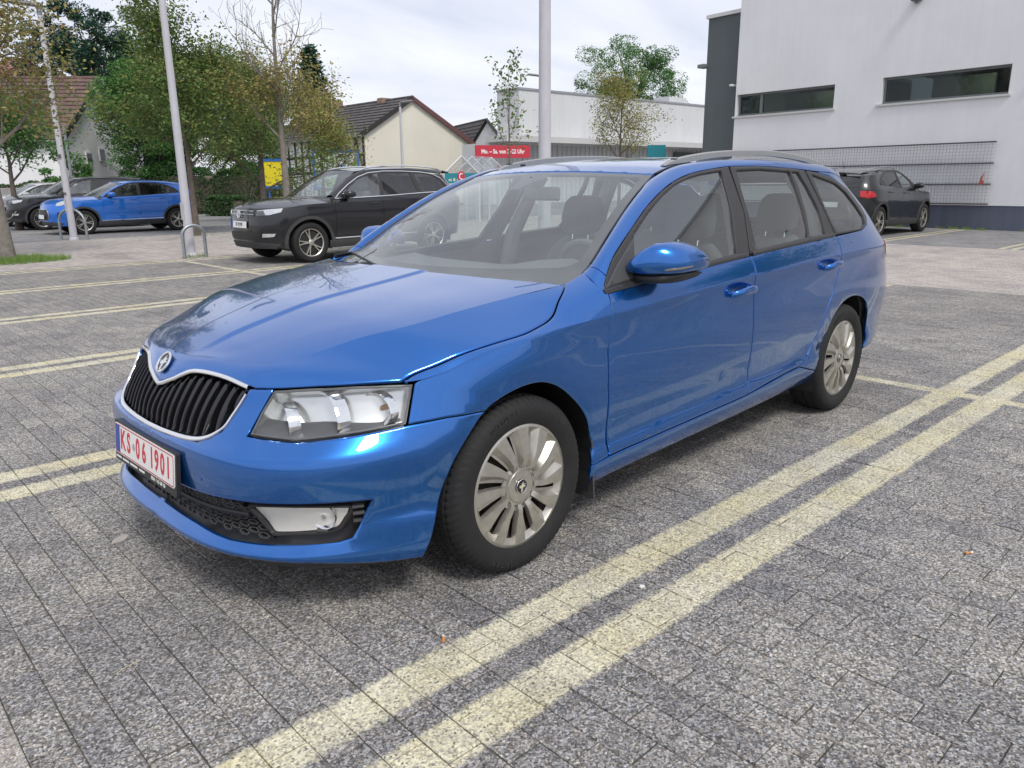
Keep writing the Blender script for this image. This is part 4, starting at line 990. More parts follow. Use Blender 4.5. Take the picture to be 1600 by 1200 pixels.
for sg in (-1, 1):
    panel(PR, [(.03, 0), (.86, 0), (.92, 1), (.03, 1)], h=.03, sc=(.16, .13), gap=.001, sgn=sg, out=1 if prn[1] > 0 else -1, flange=.010, edge=False, mb=WINGS[sg]); WINGS[sg].obj('front_wing', BLUE, hero)
    panel(PR, [(.9, 0), (16, 0), (16, 1), (.96, 1)], h=.035, sc=(.16, .13), gap=.0015, sgn=sg, out=1 if prn[1] > 0 else -1, flange=.012, edge=False).obj('roof_pillar_rail', BLUE, hero)
    # roof ditch seal
    mb = MB(); mb.tube([(x, sg*(float(ry(x))-.004), float(rz_(x))+.001) for x in np.linspace(1.16, 3.15, 40)], .0045, 6); mb.obj('roof_seal', BLACKP, hero)
    # windscreen side seal
    mb = MB(); mb.tube([(float(f3[0](t))-.002, sg*(float(f3[1](t))), float(f3[2](t))+.001) for t in np.linspace(.22, 1, 24)], .003, 6); mb.obj('windscreen_seal', BLACKP, hero)
    # roof rail
    rail = []; xs_ = np.linspace(1.285, 3.13, 44); V = []; F = []
    for i, x in enumerate(xs_):
        t = (x-1.285)/(3.13-1.285); up = .050*min(1, (math.sin(math.pi*t)**.55 if 0 < t < 1 else 0)); base = float(rz_(x)); yy = float(ry(x))-.048
        lo = base+.006 if (t < .10 or t > .93) else base+.006+max(0, up-.026)*min(1, min((t-.10)/.05, (.93-t)/.05))
        hi = max(base+.010+up, lo+.004)
        for dy, z in ((-.014, lo), (-.014, hi-.005), (-.008, hi), (.008, hi), (.014, hi-.005), (.014, lo)): V.append((x, sg*(yy+dy), z))
    for i in range(43):
        for k in range(6): F.append((i*6+k, i*6+(k+1) % 6, (i+1)*6+(k+1) % 6, (i+1)*6+k))
    F += [tuple(range(6)), tuple(range(258, 264))]
    mb = MB(); mb.add(V, F); rl = mb.obj('roof_rail', RAILM, hero, angle=50, recalc=True)
    for x0, x1 in ((1.36, 1.50), (2.98, 3.06)):
        mb = MB(); mb.box(((x0+x1)/2, sg*(float(ry(x0))-.048), float(rz_((x0+x1)/2))+.012), (x1-x0, .024, .03), bev=.004); mb.obj('rail_foot', BLACKP, rl)
    # door mirror
    mi = empty('door_mirror', (0, 0, 0), 0, hero)
    secs = [(.838, .625, .745, .996, 1.030), (.862, .612, .775, .990, 1.054), (.895, .616, .812, .986, 1.086), (.935, .628, .845, .985, 1.108), (.970, .655, .872, .985, 1.106), (1.000, .680, .895, .988, 1.092), (1.022, .715, .908, .994, 1.070), (1.034, .775, .905, 1.004, 1.048)]
    V = []; F = []; nn = 20
    for (y, xa, xb, za, zb) in secs:
        for k in range(nn):
            an = 2*math.pi*k/nn; cx, sx = math.cos(an), math.sin(an); e = .62; zm = za+(zb-za)*.36
            V.append(((xa+xb)/2-(xb-xa)/2*math.copysign(abs(cx)**e, cx), sg*y, zm+((zb-zm)*abs(sx)**.8 if sx > 0 else -(zm-za)*abs(sx)**.35)))
    for i in range(len(secs)-1):
        for k in range(nn): F.append((i*nn+k, i*nn+(k+1) % nn, (i+1)*nn+(k+1) % nn, (i+1)*nn+k))
    F += [tuple(range(nn)), tuple(range((len(secs)-1)*nn, len(secs)*nn))]
    mb = MB(); mb.add(V, F); mb.obj('mirror_cap', BLUE, mi, angle=60, recalc=True)
    secs2 = [(.815, .655, .745, .955, .985), (.86, .650, .790, .950, .992), (.92, .655, .840, .948, .993), (.975, .675, .868, .952, .993), (1.005, .72, .880, .966, .992), (1.02, .78, .875, .980, .990)]
    V = []; F = []
    for (y, xa, xb, za, zb) in secs2:
        for k in range(nn):
            an = 2*math.pi*k/nn; cx, sx = math.cos(an), math.sin(an); e = .6
            V.append(((xa+xb)/2-(xb-xa)/2*math.copysign(abs(cx)**e, cx), sg*y, (za+zb)/2+(zb-za)/2*math.copysign(abs(sx)**e, sx)))
    for i in range(len(secs2)-1):
        for k in range(nn): F.append((i*nn+k, i*nn+(k+1) % nn, (i+1)*nn+(k+1) % nn, (i+1)*nn+k))
    F += [tuple(range(nn)), tuple(range((len(secs2)-1)*nn, len(secs2)*nn))]
    mb = MB(); mb.add(V, F); mb.obj('mirror_base', BLACKP, mi, angle=50, recalc=True)
    mb = MB(); mb.tube([(.662, sg*.955, 1.005), (.680, sg*.995, 1.008), (.715, sg*1.026, 1.012), (.78, sg*1.036, 1.016)], [.004, .006, .006, .004], 8); mb.obj('mirror_indicator', simple('indicator_clear', (.12, .11, .10), .12, coat=.5), mi)
    mb = MB(); mb.prism(round_poly([(.86, 1.0), (1.01, 1.005), (1.005, 1.07), (.96, 1.095), (.90, 1.08), (.865, 1.045)], .02), 0, .003, Matrix(((0, 0, 1, .868), (sg, 0, 0, 0), (0, 1, 0, 0), (0, 0, 0, 1)))); mb.obj('mirror_glass', simple('mirror_silver', (.8, .8, .82), .02, metal=1, var=.01), mi, smooth=False, recalc=True)
# bonnet rear / cowl and wipers
mb = MB(); V = []; F = []
for y in np.linspace(-.76, .76, 31):
    r = abs(y)/.77; x = .33-.165*(1-r*r); z = float(HT(x, min(r, 1))[2])
    V += [(x-.01, y, z-.03), (x+.05, y, z-.022), (x+.12, y, z-.035)]
for i in range(30):
    for k in range(2): F.append((3*i+k, 3*i+3+k, 3*i+4+k, 3*i+1+k))
mb.add(V, F); mb.obj('cowl', BLACKP, hero)
for pth in ([(.31, .69, .985), (.345, .58, 1.006), (.27, .30, .975), (.235, .05, .955)], [(.24, .05, .955), (.20, -.15, .962), (.215, -.40, .965), (.275, -.60, .962)]):
    w = empty('wiper', (0, 0, 0), 0, hero)
    mb = MB(); mb.tube(pth[:2], [.010, .007], 8); mb.obj('wiper_arm', BLACKP, w)
    Q = [Vector(q)+Vector((-.01, 0, .004)) for q in pth[1:]]; mb = MB(); mb.tube([Vector(pth[0])+Vector((-.012, -.02, .01)), *Q], .006, 6); mb.obj('wiper_blade', BLACKP, w)
mb = MB(); mb.tube([(.33, .62, 1.0), (.40, .59, 1.022), (.455, .575, 1.055)], [.003, .003, .002], 6); mb.obj('wiper_tip', BLACKP, hero)
# --- wheels and wells
TY = tyre_mesh(.316, .205, .222, 'tyre'); CV = cover_mesh(.222, 'wheel_cover', SILVER)
mb = MB(); mb.lathe([(.0, .004), (.040, .002), (.058, .003), (.062, .008), (.062, .02)], n=32); HUBC = mb.mesh('hub_cap', SILVER, angle=40)
mb = MB(); mb.lathe([(0, -.002), (.022, -.001), (.026, .001), (.027, .006)], n=24); HUBB = mb.mesh('hub_badge', GLOSSB)
Mh = frame_M((0, -.003, 0), (1, 0, 0), (0, -1, 0)); mb = MB(); mb.prism([(x*.68, y*.68) for x, y in wing], 0, .0015, Mh); mb.tube([(.025*math.cos(t), -.002, .025*math.sin(t)) for t in np.linspace(0, 2*math.pi, 25)[:-1]], .0016, 6, closed=True); HUBE = mb.mesh('hub_emblem', CHROME)
mb = MB(); mb.lathe([(.03, .04), (.10, .045), (.15, .06), (.175, .09), (.19, .04), (.215, .018), (.216, .03), (.20, .10), (.20, .19)], n=40); RIM = mb.mesh('steel_rim', STEEL, recalc=True)
mb = MB(); mb.lathe([(.02, .075), (.145, .075), (.145, .10), (.05, .11)], n=36); DISC = mb.mesh('brake_disc', simple('brake_disc', (.16, .12, .10), .45, metal=.8, var=.3, scale=15))
mb = MB()
for word, a0, rr_ in (('WINTER', -1.95, .274), ('205/55 R16 91H', .55, .268), ('WINTER', 1.9, .274)):
    for k_, ch_ in enumerate(word[::-1]):
        if ch_ == ' ': continue
        an = a0+k_*.085; Mx = frame_M((rr_*math.cos(an), -.1055, rr_*math.sin(an)), (-math.sin(an)*1, 0, math.cos(an)), (0, -1, 0)); text_mb(ch_, .028 if len(word) < 8 else .017, Mx @ Matrix.Rotation(math.pi, 4, 'Z'), ext=.0012, mb=mb)
LETT = mb.mesh('sidewall_lettering', simple('sidewall_lettering', (.028, .028, .029), .6), smooth=False)
tyoff = .100
me_t = TY
for x in (0, 2.686):
    for sg in (-1, 1):
        w = empty('wheel', (x, sg*(.892 if x < 1 else .882), .315), 0 if sg < 0 else math.pi, hero)
        w.rotation_euler[1] = rnd.uniform(0, .5) if x > 1 else .22
        t = link('tyre', TY, w, (0, tyoff-.006, 0)); tag(link('sidewall_lettering', LETT, t), kind='stuff')
        for nm, me in (('wheel_cover', CV), ('hub_cap', HUBC), ('hub_badge', HUBB), ('hub_emblem', HUBE), ('steel_rim', RIM), ('brake_disc', DISC)): link(nm, me, w, (0, .006, 0))
for x, ar in ((.0, .385), (2.72, .40)):
    for sg in (-1, 1):
        mb = MB(); V = []; F = []
        for i in range(21):
            a = -.35+(math.pi+.7)*i/20
            xx = x+ar*math.cos(a); yo = .885 if (x < 1 and xx > -.12) or (x > 1 and xx < 2.95) else (.885-.42*max(0, -.12-xx) if x < 1 else .84)
            for y in (yo, .60): V.append((xx, sg*y, .315+ar*math.sin(a)))
        for i in range(20): F.append((2*i, 2*i+1, 2*i+3, 2*i+2))
        mb.add(V, F); mb.add([(x-.42, sg*.60, .14), (x+.42, sg*.60, .14), (x+.42, sg*.60, .73), (x-.42, sg*.60, .73)], [(0, 1, 2, 3)])
        mb.obj('wheel_arch_liner', BLACKP, hero, smooth=False)
# --- inner shell so that gaps and windows look into a closed body
mb = MB()
for sg in (-1, 1):
    panel(S, [(.42, .25), (.42, .90), (.5, .92)]+[(x, zBl(x)-.012) for x in np.linspace(.7, 3.3, 12)]+[(3.3, .72)]+[(2.72+.41*math.cos(a), .315+.41*math.sin(a)) for a in np.linspace(0.1, math.pi+.15, 14)]+[(2.2, .25)], sgn=sg, out=-1, h=.15, gap=0, off=-.045, flange=0, edge=False, mb=mb)
    panel(S, [(3.0, .9), (3.0, 1.04), (3.5, 1.06), (4.3, .95), (4.3, .22), (3.15, .22), (3.15, .8)], sgn=sg, out=-1, h=.15, gap=0, off=-.03, flange=0, edge=False, mb=mb)
mb.obj('inner_shell', INTER, hero)
mb = MB()
mb.box((1.6, 0, .22), (3.7, 1.34, .06)); mb.box((-.42, 0, .36), (.66, 1.1, .42)); mb.box((.28, 0, .62), (.30, 1.2, .56)); mb.box((2.72, 0, .45), (1.5, 1.05, .42)); mb.box((-.15, 0, .64), (.7, 1.1, .16))
mb.obj('underbody', BLACKP, hero, smooth=False)
mb = MB()
for sg in (-1, 1): panel(S, [(3.72, .60), (3.78, 1.0), (3.66, 1.06), (4.30, 1.06), (4.30, .60)], sgn=sg, out=-1, h=.1, gap=0, off=.001, flange=0, edge=False, mb=mb)
mb.obj('tailgate', BLUE, hero)
mb = MB()
for sg in (-1, 1): panel(S, [(3.80, 1.07), (3.66, 1.30), (4.30, 1.30), (4.30, 1.07)], sgn=sg, out=-1, h=.1, gap=0, off=.0, flange=0, edge=False, mb=mb)
mb.obj('rear_window', SGLASS, hero)
mb = MB(); V = []; F = []
for y in np.linspace(-.46, .46, 13):
    c = 1-(y/.50)**2; V += [(3.36, y, 1.340+.03*c), (3.40+.10*c, y, 1.318+.03*c), (3.40+.12*c, y, 1.296+.03*c), (3.34, y, 1.29+.02*c)]
for i in range(12):
    for k in range(4): F.append((4*i+k, 4*i+(k+1) % 4, 4*i+4+(k+1) % 4, 4*i+4+k))
mb.add(V, F+[(0, 1, 2, 3), (48, 49, 50, 51)]); mb.obj('roof_spoiler', BLUE, hero, recalc=True)
# --- cabin
cab = empty('cabin', (0, 0, 0), 0, hero)
V = []; F = []
for i, y in enumerate(np.linspace(-.74, .74, 25)):
    r = abs(y)/.75; x0 = .40-.17*(1-r*r)+.03; hump = .055*math.exp(-((y+.36)/.17)**2)
    V += [(x0, y, .93), (x0+.25, y, .955), (x0+.42, y, .965+hump*.7), (.86, y, .945+hump), (.93, y, .90), (.94, y, .62), (.75, y, .40)]
for i in range(24):
    for k in range(6): F.append((7*i+k, 7*i+k+1, 7*i+8+k, 7*i+7+k))
mb = MB(); mb.add(V, F); mb.obj('dashboard', INTER, cab, recalc=True)
sw = Vector((1.02, -.36, .90)); ax = Vector((.92, 0, .39)).normalized(); e1 = Vector((0, 1, 0)); e2 = ax.cross(e1)
mb = MB(); mb.tube([sw+(e1*math.cos(t)+e2*math.sin(t))*.182 for t in np.linspace(0, 2*math.pi, 33)[:-1]], .016, 8, closed=True)
for t in (0, math.pi, -math.pi/2): mb.tube([sw-ax*.02, sw+(e1*math.cos(t)+e2*math.sin(t))*.178], [.03, .014], 8)
mb.tube([sw-ax*.28, sw+ax*.02], [.05, .06], 12); mb.obj('steering_wheel', INTER, cab)
def seat(x, y, w=.50):
    st = empty('seat', (x, y, .30), 0, cab)
    def cushion(nm, secs, mat=FABRIC):
        mb = MB(); V = []; F = []; n = 16
        for (c, hw, hd, d) in secs:
            d = Vector(d).normalized()
            for k in range(n):
                an = 2*math.pi*k/n; cx, sx = math.cos(an), math.sin(an); V.append(Vector(c)+Vector((0, 1, 0))*hw*math.copysign(abs(cx)**.55, cx)+d*hd*math.copysign(abs(sx)**.7, sx))
        for i in range(len(secs)-1):
            for k in range(n): F.append((i*n+k, i*n+(k+1) % n, (i+1)*n+(k+1) % n, (i+1)*n+k))
        F += [tuple(range(n)), tuple(range((len(secs)-1)*n, len(secs)*n))]; mb.add(V, F); return mb.obj(nm, mat, st, angle=70, recalc=True)
    h = w/2
    cushion('seat_cushion', [((-.27, 0, .12), h*.86, .05, (0, 0, 1)), ((-.22, 0, .13), h, .08, (0, 0, 1)), ((0, 0, .11), h, .08, (0, 0, 1)), ((.20, 0, .08), h*.9, .07, (0, 0, 1))])
    cushion('seat_back', [((.20, 0, .10), h*.9, .06, (1, 0, .3)), ((.27, 0, .30), h, .075, (1, 0, .3)), ((.33, 0, .52), h*1.0, .07, (1, 0, .3)), ((.365, 0, .64), h*.86, .06, (1, 0, .3)), ((.38, 0, .70), h*.6, .045, (1, 0, .3))])
    cushion('headrest', [((.385, 0, .735), h*.40, .035, (1, 0, .2)), ((.385, 0, .755), h*.56, .052, (1, 0, .2)), ((.395, 0, .84), h*.58, .055, (1, 0, .2)), ((.405, 0, .92), h*.50, .05, (1, 0, .2)), ((.408, 0, .945), h*.38, .03, (1, 0, .2))])
    for s_ in (-1, 1): mb = MB(); mb.tube([(.375, s_*.06, .64), (.388, s_*.06, .80)], .006, 6); mb.obj('headrest_post', CHROME, st)
seat(1.42, -.37); seat(1.42, .37)
for y in (-.42, 0, .42): seat(2.30, y, .44)
mb = MB(); mb.box((2.9, 0, .80), (.05, 1.25, .5)); mb.obj('load_cover', INTER, cab)
mb = MB(); mb.box((1.06, .0, 1.275), (.02, .24, .065), bev=.015); mb.tube([(1.06, 0, 1.29), (.98, 0, 1.345)], .012, 8); mb.obj('rear_view_mirror', INTER, cab)
for sg in (-1, 1):
    mb = MB(); mb.tube([(1.60, sg*.80, .80), (1.62, sg*.76, 1.02), (1.68, sg*.66, 1.26), (1.70, sg*.60, 1.37)], [.05, .045, .04, .05], 8); mb.obj('inner_pillar', HEADL, cab); mb = MB(); mb.tube([(2.46, sg*.80, .9), (2.46, sg*.74, 1.15), (2.42, sg*.62, 1.36)], [.05, .05, .05], 8); mb.obj('inner_pillar', HEADL, cab)
# ------------------------------------------------------------------ other cars: one builder, a table of shape figures per model
CLAD = simple('arch_cladding', (.045, .046, .048), .62, var=.12, scale=200, bump=.0004)
def alloy_mesh(R, nm, N=5, dark=False, split=True):
    """alloy wheel face with N double spokes, outer side towards -y"""
    al = MB()
    al.lathe([(R*.93, .012), (R, .0), (R+.006, .006), (R+.004, .03), (R*.93, .05)], n=40)
    al.lathe([(0, -.004), (R*.16, -.002), (R*.22, .008), (R*.22, .03)], n=20)
    for k in range(N):
        a = 2*math.pi*k/N
        for da in ((-.17, .17) if split else (0,)):
            V = []; F = []
            for i, q in enumerate(np.linspace(.12, .97, 7)):
                w = R*(.055 if split else .10)*(1.25-.5*q); an = a+da*(q**.6); c, s = math.cos(an), math.sin(an)
                y = .004+.012*math.sin(math.pi*q)
                for (t, yy) in ((-w, y+.022), (-w*.8, y), (w*.8, y), (w, y+.022)): V.append((q*R*c-t*s, yy, q*R*s+t*c))
            for i in range(6):
                for j in range(3): F.append((4*i+j, 4*i+j+1, 4*i+5+j, 4*i+4+j))
            al.add(V, F)
    return al.mesh(nm, SILVER, angle=35, recalc=True)
DARKRIM = simple('dark_rim_barrel', (.03, .03, .032), .5, metal=.4)
def gen_car(sp, name, label, loc, rz, PAINT, group=None):
    root = empty(name, loc, rz); tag(root, label, 'car', group)
    B = sp['body']; S = B.S; R = sp['tyre']; wb = sp['wb']; s0 = B.xc-B.Lf; s1 = B.xq+B.Lr
    zT = lambda x: float(B.zT(x)); zB = lambda x: float(B.zB(x)); ar = R+sp.get('ag', .055)
    def arch(cx, n=15, f=1.0): return [(cx+ar*f*math.cos(a), R+ar*f*math.sin(a)) for a in np.linspace(math.pi+.25, -.25, n)]
    zl = sp['zlow']; xc = sp['cowl']; d1, d2, d3 = sp['cuts']                   # door cut lines
    Tx = lambda a, b, n=12: [(x, zT(S(x, .7)[0] if x < B.xc else x)-.001) for x in np.linspace(a, b, n)]
    mirp = {}
    for sg in (-1, 1):
        # front end + wing up to the shoulder line, cut by the arch
        aF, aR = arch(0), arch(wb)
        front = [(s0, zl+.02)]+[(-ar-.10, zl)]+aF+[(d1, zl+.03), (d1, zT(d1))]+Tx(d1-.03, s0, 26)
        panel(S, front, sgn=sg, out=-1, h=.10, gap=.002, flange=.012, edge=False, seam=lambda P: P[:, 0] < s0+.002).obj('front_wing', PAINT, root)
        belt = lambda a, b, n=8: [(x, zB(x)) for x in np.linspace(a, b, n)]
        dr = panel(S, [(d1, zl+.03), (d2, zl+.04)]+belt(d2, d1), sgn=sg, out=-1, h=.12, flange=.012, edge=False, lines=[[(x, zT(x)+q) for x in np.arange(d1, d2, .06)] for q in (-.01, 0, .01)]).obj('front_door', PAINT, root)
        d3b = wb-ar*.98
        dr2 = panel(S, [(d2, zl+.04), (d3b, zl+.05)]+[(wb+ar*1.06*math.cos(a), R+ar*1.06*math.sin(a)) for a in np.linspace(math.pi-.15, math.pi*.72, 5)]+[(d3, zT(d3)-.05), (d3, zB(d3))]+belt(d3-.05, d2), sgn=sg, out=-1, h=.12, flange=.012, edge=False, lines=[[(x, zT(x)+q) for x in np.arange(d2, d3, .06)] for q in (-.01, 0, .01)]).obj('rear_door', PAINT, root)
        rear = [(d3, zB(d3)), (d3, zT(d3)-.05)]+[(wb+ar*1.06*math.cos(a), R+ar*1.06*math.sin(a)) for a in np.linspace(math.pi*.72, math.pi-.15, 5)]+[(d3b, zl+.05)]+aR[1:]+[(wb+ar+.12, zl+.06), (s1, zl+.08), (s1, zB(3.6)+.0)]+sp['dpil']+belt(sp['dlo_end'], d3, 5)
        rw = panel(S, rear, sgn=sg, out=-1, h=.10, flange=.012, edge=False, seam=lambda P: P[:, 0] > s1-.002, lines=[[(x, zT(x)+q) for x in np.arange(d3, s1-.3, .06)] for q in (-.01, 0, .01)]).obj('rear_wing', PAINT, root)
        # windows
        D = [(d1+.02, zB(d1))]+sp['dlo']
        top = np.array(sp['dlo']); dl = sp['pill']                              # pillar x positions
        def ztop(x): return float(np.interp(x, top[:, 0], top[:, 1]))
        bl = sp.get('trim', DLOB)
        fr = panel(S, D+belt(sp['dlo_end']-.06, d1+.05, 14), holes=[w for w in sp['win']], sgn=sg, out=-1, h=.08, gap=.001, off=.003, flange=.012, edge=False).obj('window_frame', DLOB, root)
        for i, w in enumerate(sp['win']): panel(S, w, sgn=sg, out=-1, h=.12, gap=-.004, off=-.004, flange=0, edge=False).obj('side_window', sp['sideglass'][i], root)
        if sp.get('chrome'):
            lp = D+belt(sp['dlo_end']-.06, d1+.05, 14); strip(S, densify(np.array(lp), .06), .018, .008, sgn=sg, out=-1, off=.004, closed=True).obj('chrome_trim', CHROME, root, recalc=True)
        # wheel-arch and sill cladding
        if sp.get('clad'):
            for cx in (0, wb):
                rg = [(cx+(ar+.002)*math.cos(a), R+(ar+.002)*math.sin(a)) for a in np.linspace(math.pi+.22, -.22, 22)]+[(cx+(ar+.055)*math.cos(a), R+(ar+.055)*math.sin(a)) for a in np.linspace(-.16, math.pi+.16, 22)]
                panel(S, rg, sgn=sg, out=-1, h=.06, gap=0, off=.010, flange=.02, edge=False).obj('arch_cladding', CLAD, root)
            panel(S, [(ar*.9, zl-.03), (wb-ar*.9, zl-.02), (wb-ar*.93, zl+.11), (ar*.93, zl+.10)], sgn=sg, out=-1, h=.10, gap=0, off=.008, flange=.03, edge=False).obj('sill_cladding', CLAD, root)
            if sp.get('sillchrome'): strip(S, [(x, zl+.125+.02*(x-.5)/2) for x in np.linspace(ar*1.15, wb-ar*1.1, 20)], .022, .010, sgn=sg, out=-1, off=.006).obj('sill_strip', CHROME, root, recalc=True)
        else: panel(S, [(ar*.9, zl-.04), (wb-ar*.9, zl-.04), (wb-ar*.93, zl+.03), (ar*.93, zl+.02)], sgn=sg, out=-1, h=.10, gap=0, off=.0, flange=.03, edge=False).obj('sill', PAINT, root)
        for (hx, dd) in ((d2-.17, dr), (d3-.16, dr2)):
            hz = zT(hx)-.045; P = S(np.array([hx-.10, hx, hx+.10]), np.array([hz, hz+.006, hz+.004]))*np.array([1, sg, 1])
            mb = MB(); mb.tube([P[0]+np.array([0, sg*.006, 0]), P[0]*.7+P[1]*.3+np.array([0, sg*.032, 0]), P[1]+np.array([0, sg*.04, 0]), P[2]*.7+P[1]*.3+np.array([0, sg*.032, 0]), P[2]+np.array([0, sg*.006, 0])], [.008, .013, .014, .013, .008], 8); mb.obj('door_handle', sp.get('handle', PAINT), dd)
        # lamps, mirrors
        hl = panel(S, sp['lamp'], sgn=sg, out=-1, h=.05, gap=0, off=.006, flange=.012, edge=False).obj('headlight', LGREY2, root)
        panel(S, sp['lamp'], sgn=sg, out=-1, h=.08, gap=.002, off=.010, flange=0, edge=False).obj('lens', LENS, hl)
        if sp.get('lampdark'): panel(S, sp['lampdark'], sgn=sg, out=-1, h=.05, gap=0, off=.008, flange=0, edge=False).obj('lamp_inner', DKB, hl)
        if sp.get('fogp'): panel(S, sp['fogp'], sgn=sg, out=-1, h=.05, gap=0, off=.012, flange=.02, edge=False).obj('fog_lamp', LGREY2, root)
        panel(S, sp['tail'], sgn=sg, out=-1, h=.05, gap=0, off=.010, flange=.02, edge=False).obj('tail_light', REDL, root)
        mx_, mz = d1+.16, zB(d1)+.075; my = float(S(mx_, zB(d1))[1])
        V = []; F = []; nn = 14; secs = [(.00, .04, .09, -.025, .02), (.04, .0, .14, -.05, .055), (.10, -.01, .17, -.06, .075), (.16, .0, .18, -.06, .075), (.20, .03, .18, -.05, .055), (.22, .07, .16, -.025, .03)]
        for (y, xa, xb, za, zb) in secs:
            for k in range(nn):
                an = 2*math.pi*k/nn; cx_, sx_ = math.cos(an), math.sin(an)
                V.append((mx_+(xa+xb)/2-(xb-xa)/2*math.copysign(abs(cx_)**.7, cx_), sg*(my-.02+y), mz+(za+zb)/2+(zb-za)/2*math.copysign(abs(sx_)**.7, sx_)))
        for i in range(len(secs)-1):
            for k in range(nn): F.append((i*nn+k, i*nn+(k+1) % nn, (i+1)*nn+(k+1) % nn, (i+1)*nn+k))
        F += [tuple(range(nn)), tuple(range((len(secs)-1)*nn, len(secs)*nn))]
        mb = MB(); mb.add(V, F); mo = mb.obj('door_mirror', sp.get('mirror', PAINT), root, angle=60, recalc=True)
        mb = MB(); mb.box((mx_+.07, sg*(my+.02), mz-.055), (.10, .10, .04), bev=.01); mb.obj('mirror_foot', BLACKP, mo)
    # bonnet: shell from the shoulder line to a domed spine
    def BN(u, k):
        u = np.asarray(u, float); k = np.asarray(k, float); u, k = np.broadcast_arrays(u, k)
        s = s0+(xc-s0)*u; z = B.zT(np.maximum(s, -.9)); z = np.where(s < B.xc, B.zT(S(np.minimum(s, B.xc), np.full_like(s, .8))[..., 0]), z)
        A = S(s, z); xs_ = A[0, ..., 0]*0+A[..., 0] if False else A[..., 0]
        sx = sp['nose']+.02+(xc-.02-sp['nose'])*u; szz = sp['spine'](sx)
        f = 1-(1-k)**2.4; x = A[..., 0]+(sx-A[..., 0])*k; y = A[..., 1]*(1-k); z_ = A[..., 2]+(szz-A[..., 2])*f
        return np.stack([x, y, z_], -1)
    mb = MB()
    for sg in (-1, 1): panel(BN, [(u, .0) for u in np.linspace(0, 1, 20)]+[(1, k) for k in (.3, .6, 1)]+[(u, 1) for u in np.linspace(.9, 0, 8)], sgn=sg, out=-1, h=.06, sc=(1.6, .8), gap=.0, flange=0, edge=False, mb=mb)
    mb.obj('bonnet', PAINT, root)
    # windscreen, pillars, roof
    wb0, wt = sp['ws']; rx = sp['roof']; f3g = [pchip([0, .5, 1], [wb0[i], (wb0[i]+wt[i])/2+(.012 if i == 2 else 0), wt[i]]) for i in range(3)]
    bow0, bow1 = sp.get('bow', (.26, .12))
    def WSg(a, b):
        a = np.asarray(a, float); b = np.asarray(b, float); a, b = np.broadcast_arrays(a, b); c = 1-b*b
        return np.stack([f3g[0](a)-(bow0+(bow1-bow0)*a)*c, f3g[1](a)*b, f3g[2](a)+(.02*a-.01*(1-a))*c], -1)
    panel(WSg, [(0, -1), (1, -1), (1, 1), (0, 1)], h=.10, sc=(.9, .7), gap=.003, flange=0, edge=False, out=-1).obj('windscreen', sp.get('wsglass', WGLASS), root)
    RX = [q[0] for q in rx]; ryg = pchip(RX, [q[1] for q in rx]); rzg = pchip(RX, [q[2] for q in rx]); xe = RX[-1]
    def RFg(x, b):
        x = np.asarray(x, float); b = np.asarray(b, float); x, b = np.broadcast_arrays(x, b); c = 1-b*b
        return np.stack([x-bow1*c*smooth(wt[0]+.6, wt[0]-.05, x), ryg(x)*b, rzg(x)+.035*c], -1)
    panel(RFg, [(wt[0], -1), (xe, -1), (xe, 1), (wt[0], 1)], h=.12, sc=(1, .6), gap=0, flange=.015, edge=False, out=1).obj('roof', sp.get('roofpaint', PAINT), root)
    panel(RFg, [(wt[0]+.05, -1), (xe-.1, -1), (xe-.1, 1), (wt[0]+.05, 1)], h=.2, sc=(1, .6), gap=.01, off=-.05, flange=0, edge=False, out=1).obj('roof_lining', HEADL, root)
    DLg = [(d1+.02, zB(d1))]+sp['cant']; Dp = S(np.array([q[0] for q in DLg]), np.array([q[1] for q in DLg])); Ep = []
    for (x, z) in DLg:
        if x < wt[0]+.12: t = np.clip((x-(d1+.02))/(wt[0]+.12-(d1+.02)), 0, 1); t = .10+.90*t; Ep.append([float(g(t)) for g in f3g])
        else: Ep.append([x, float(ryg(x)), float(rzg(x))])
    Ep = np.array(Ep); pk_ = np.arange(len(DLg), dtype=float); pdg = [pchip(pk_, Dp[:, i]) for i in range(3)]; peg = [pchip(pk_, Ep[:, i]) for i in range(3)]
    def PRg(u, k):
        u = np.asarray(u, float); k = np.asarray(k, float); u, k = np.broadcast_arrays(u, k)
        A = np.stack([g(u) for g in pdg], -1); C = np.stack([g(u) for g in peg], -1); P = A+(C-A)*k[..., None]; e_ = 4*k*(1-k)
        return P+np.stack([0*e_, .012*e_, .010*e_], -1)
    for sg in (-1, 1):
        panel(PRg, [(0, 0), (len(DLg)-1, 0), (len(DLg)-1, 1), (0, 1)], h=.05, sc=(.2, .12), gap=.0, sgn=sg, out=-1, flange=0, edge=False).obj('roof_pillar_rail', PAINT, root)
        if sp.get('rails'):
            x0_, x1_ = sp['rails']; mb = MB(); mb.tube([(x, sg*(float(ryg(x))-.03), float(rzg(x))+.005+.045*math.sin(math.pi*(x-x0_)/(x1_-x0_))**.5) for x in np.linspace(x0_, x1_, 24)], .014, 8); mb.obj('roof_rail', sp.get('railmat', CHROME), root)
    # tailgate glass, spoiler, grille, plate, bumpers
    if sp.get('rwin'):
        mb = MB()
        for sg in (-1, 1): panel(S, sp['rwin'], sgn=sg, out=-1, h=.08, gap=0, off=.006, flange=0, edge=False, mb=mb)
        mb.obj('rear_window', DGLASS, root)
    mb = MB(); V = []; F = []; zr = float(rzg(xe))
    for y in np.linspace(-1, 1, 11):
        c = 1-y*y; yy = y*float(ryg(xe))*1.02; V += [(xe-.02, yy, zr+.035*c+.004), (xe+.12, yy*.98, zr-.02+.035*c), (xe+.12, yy*.98, zr-.045+.035*c), (xe-.02, yy, zr-.05+.03*c)]
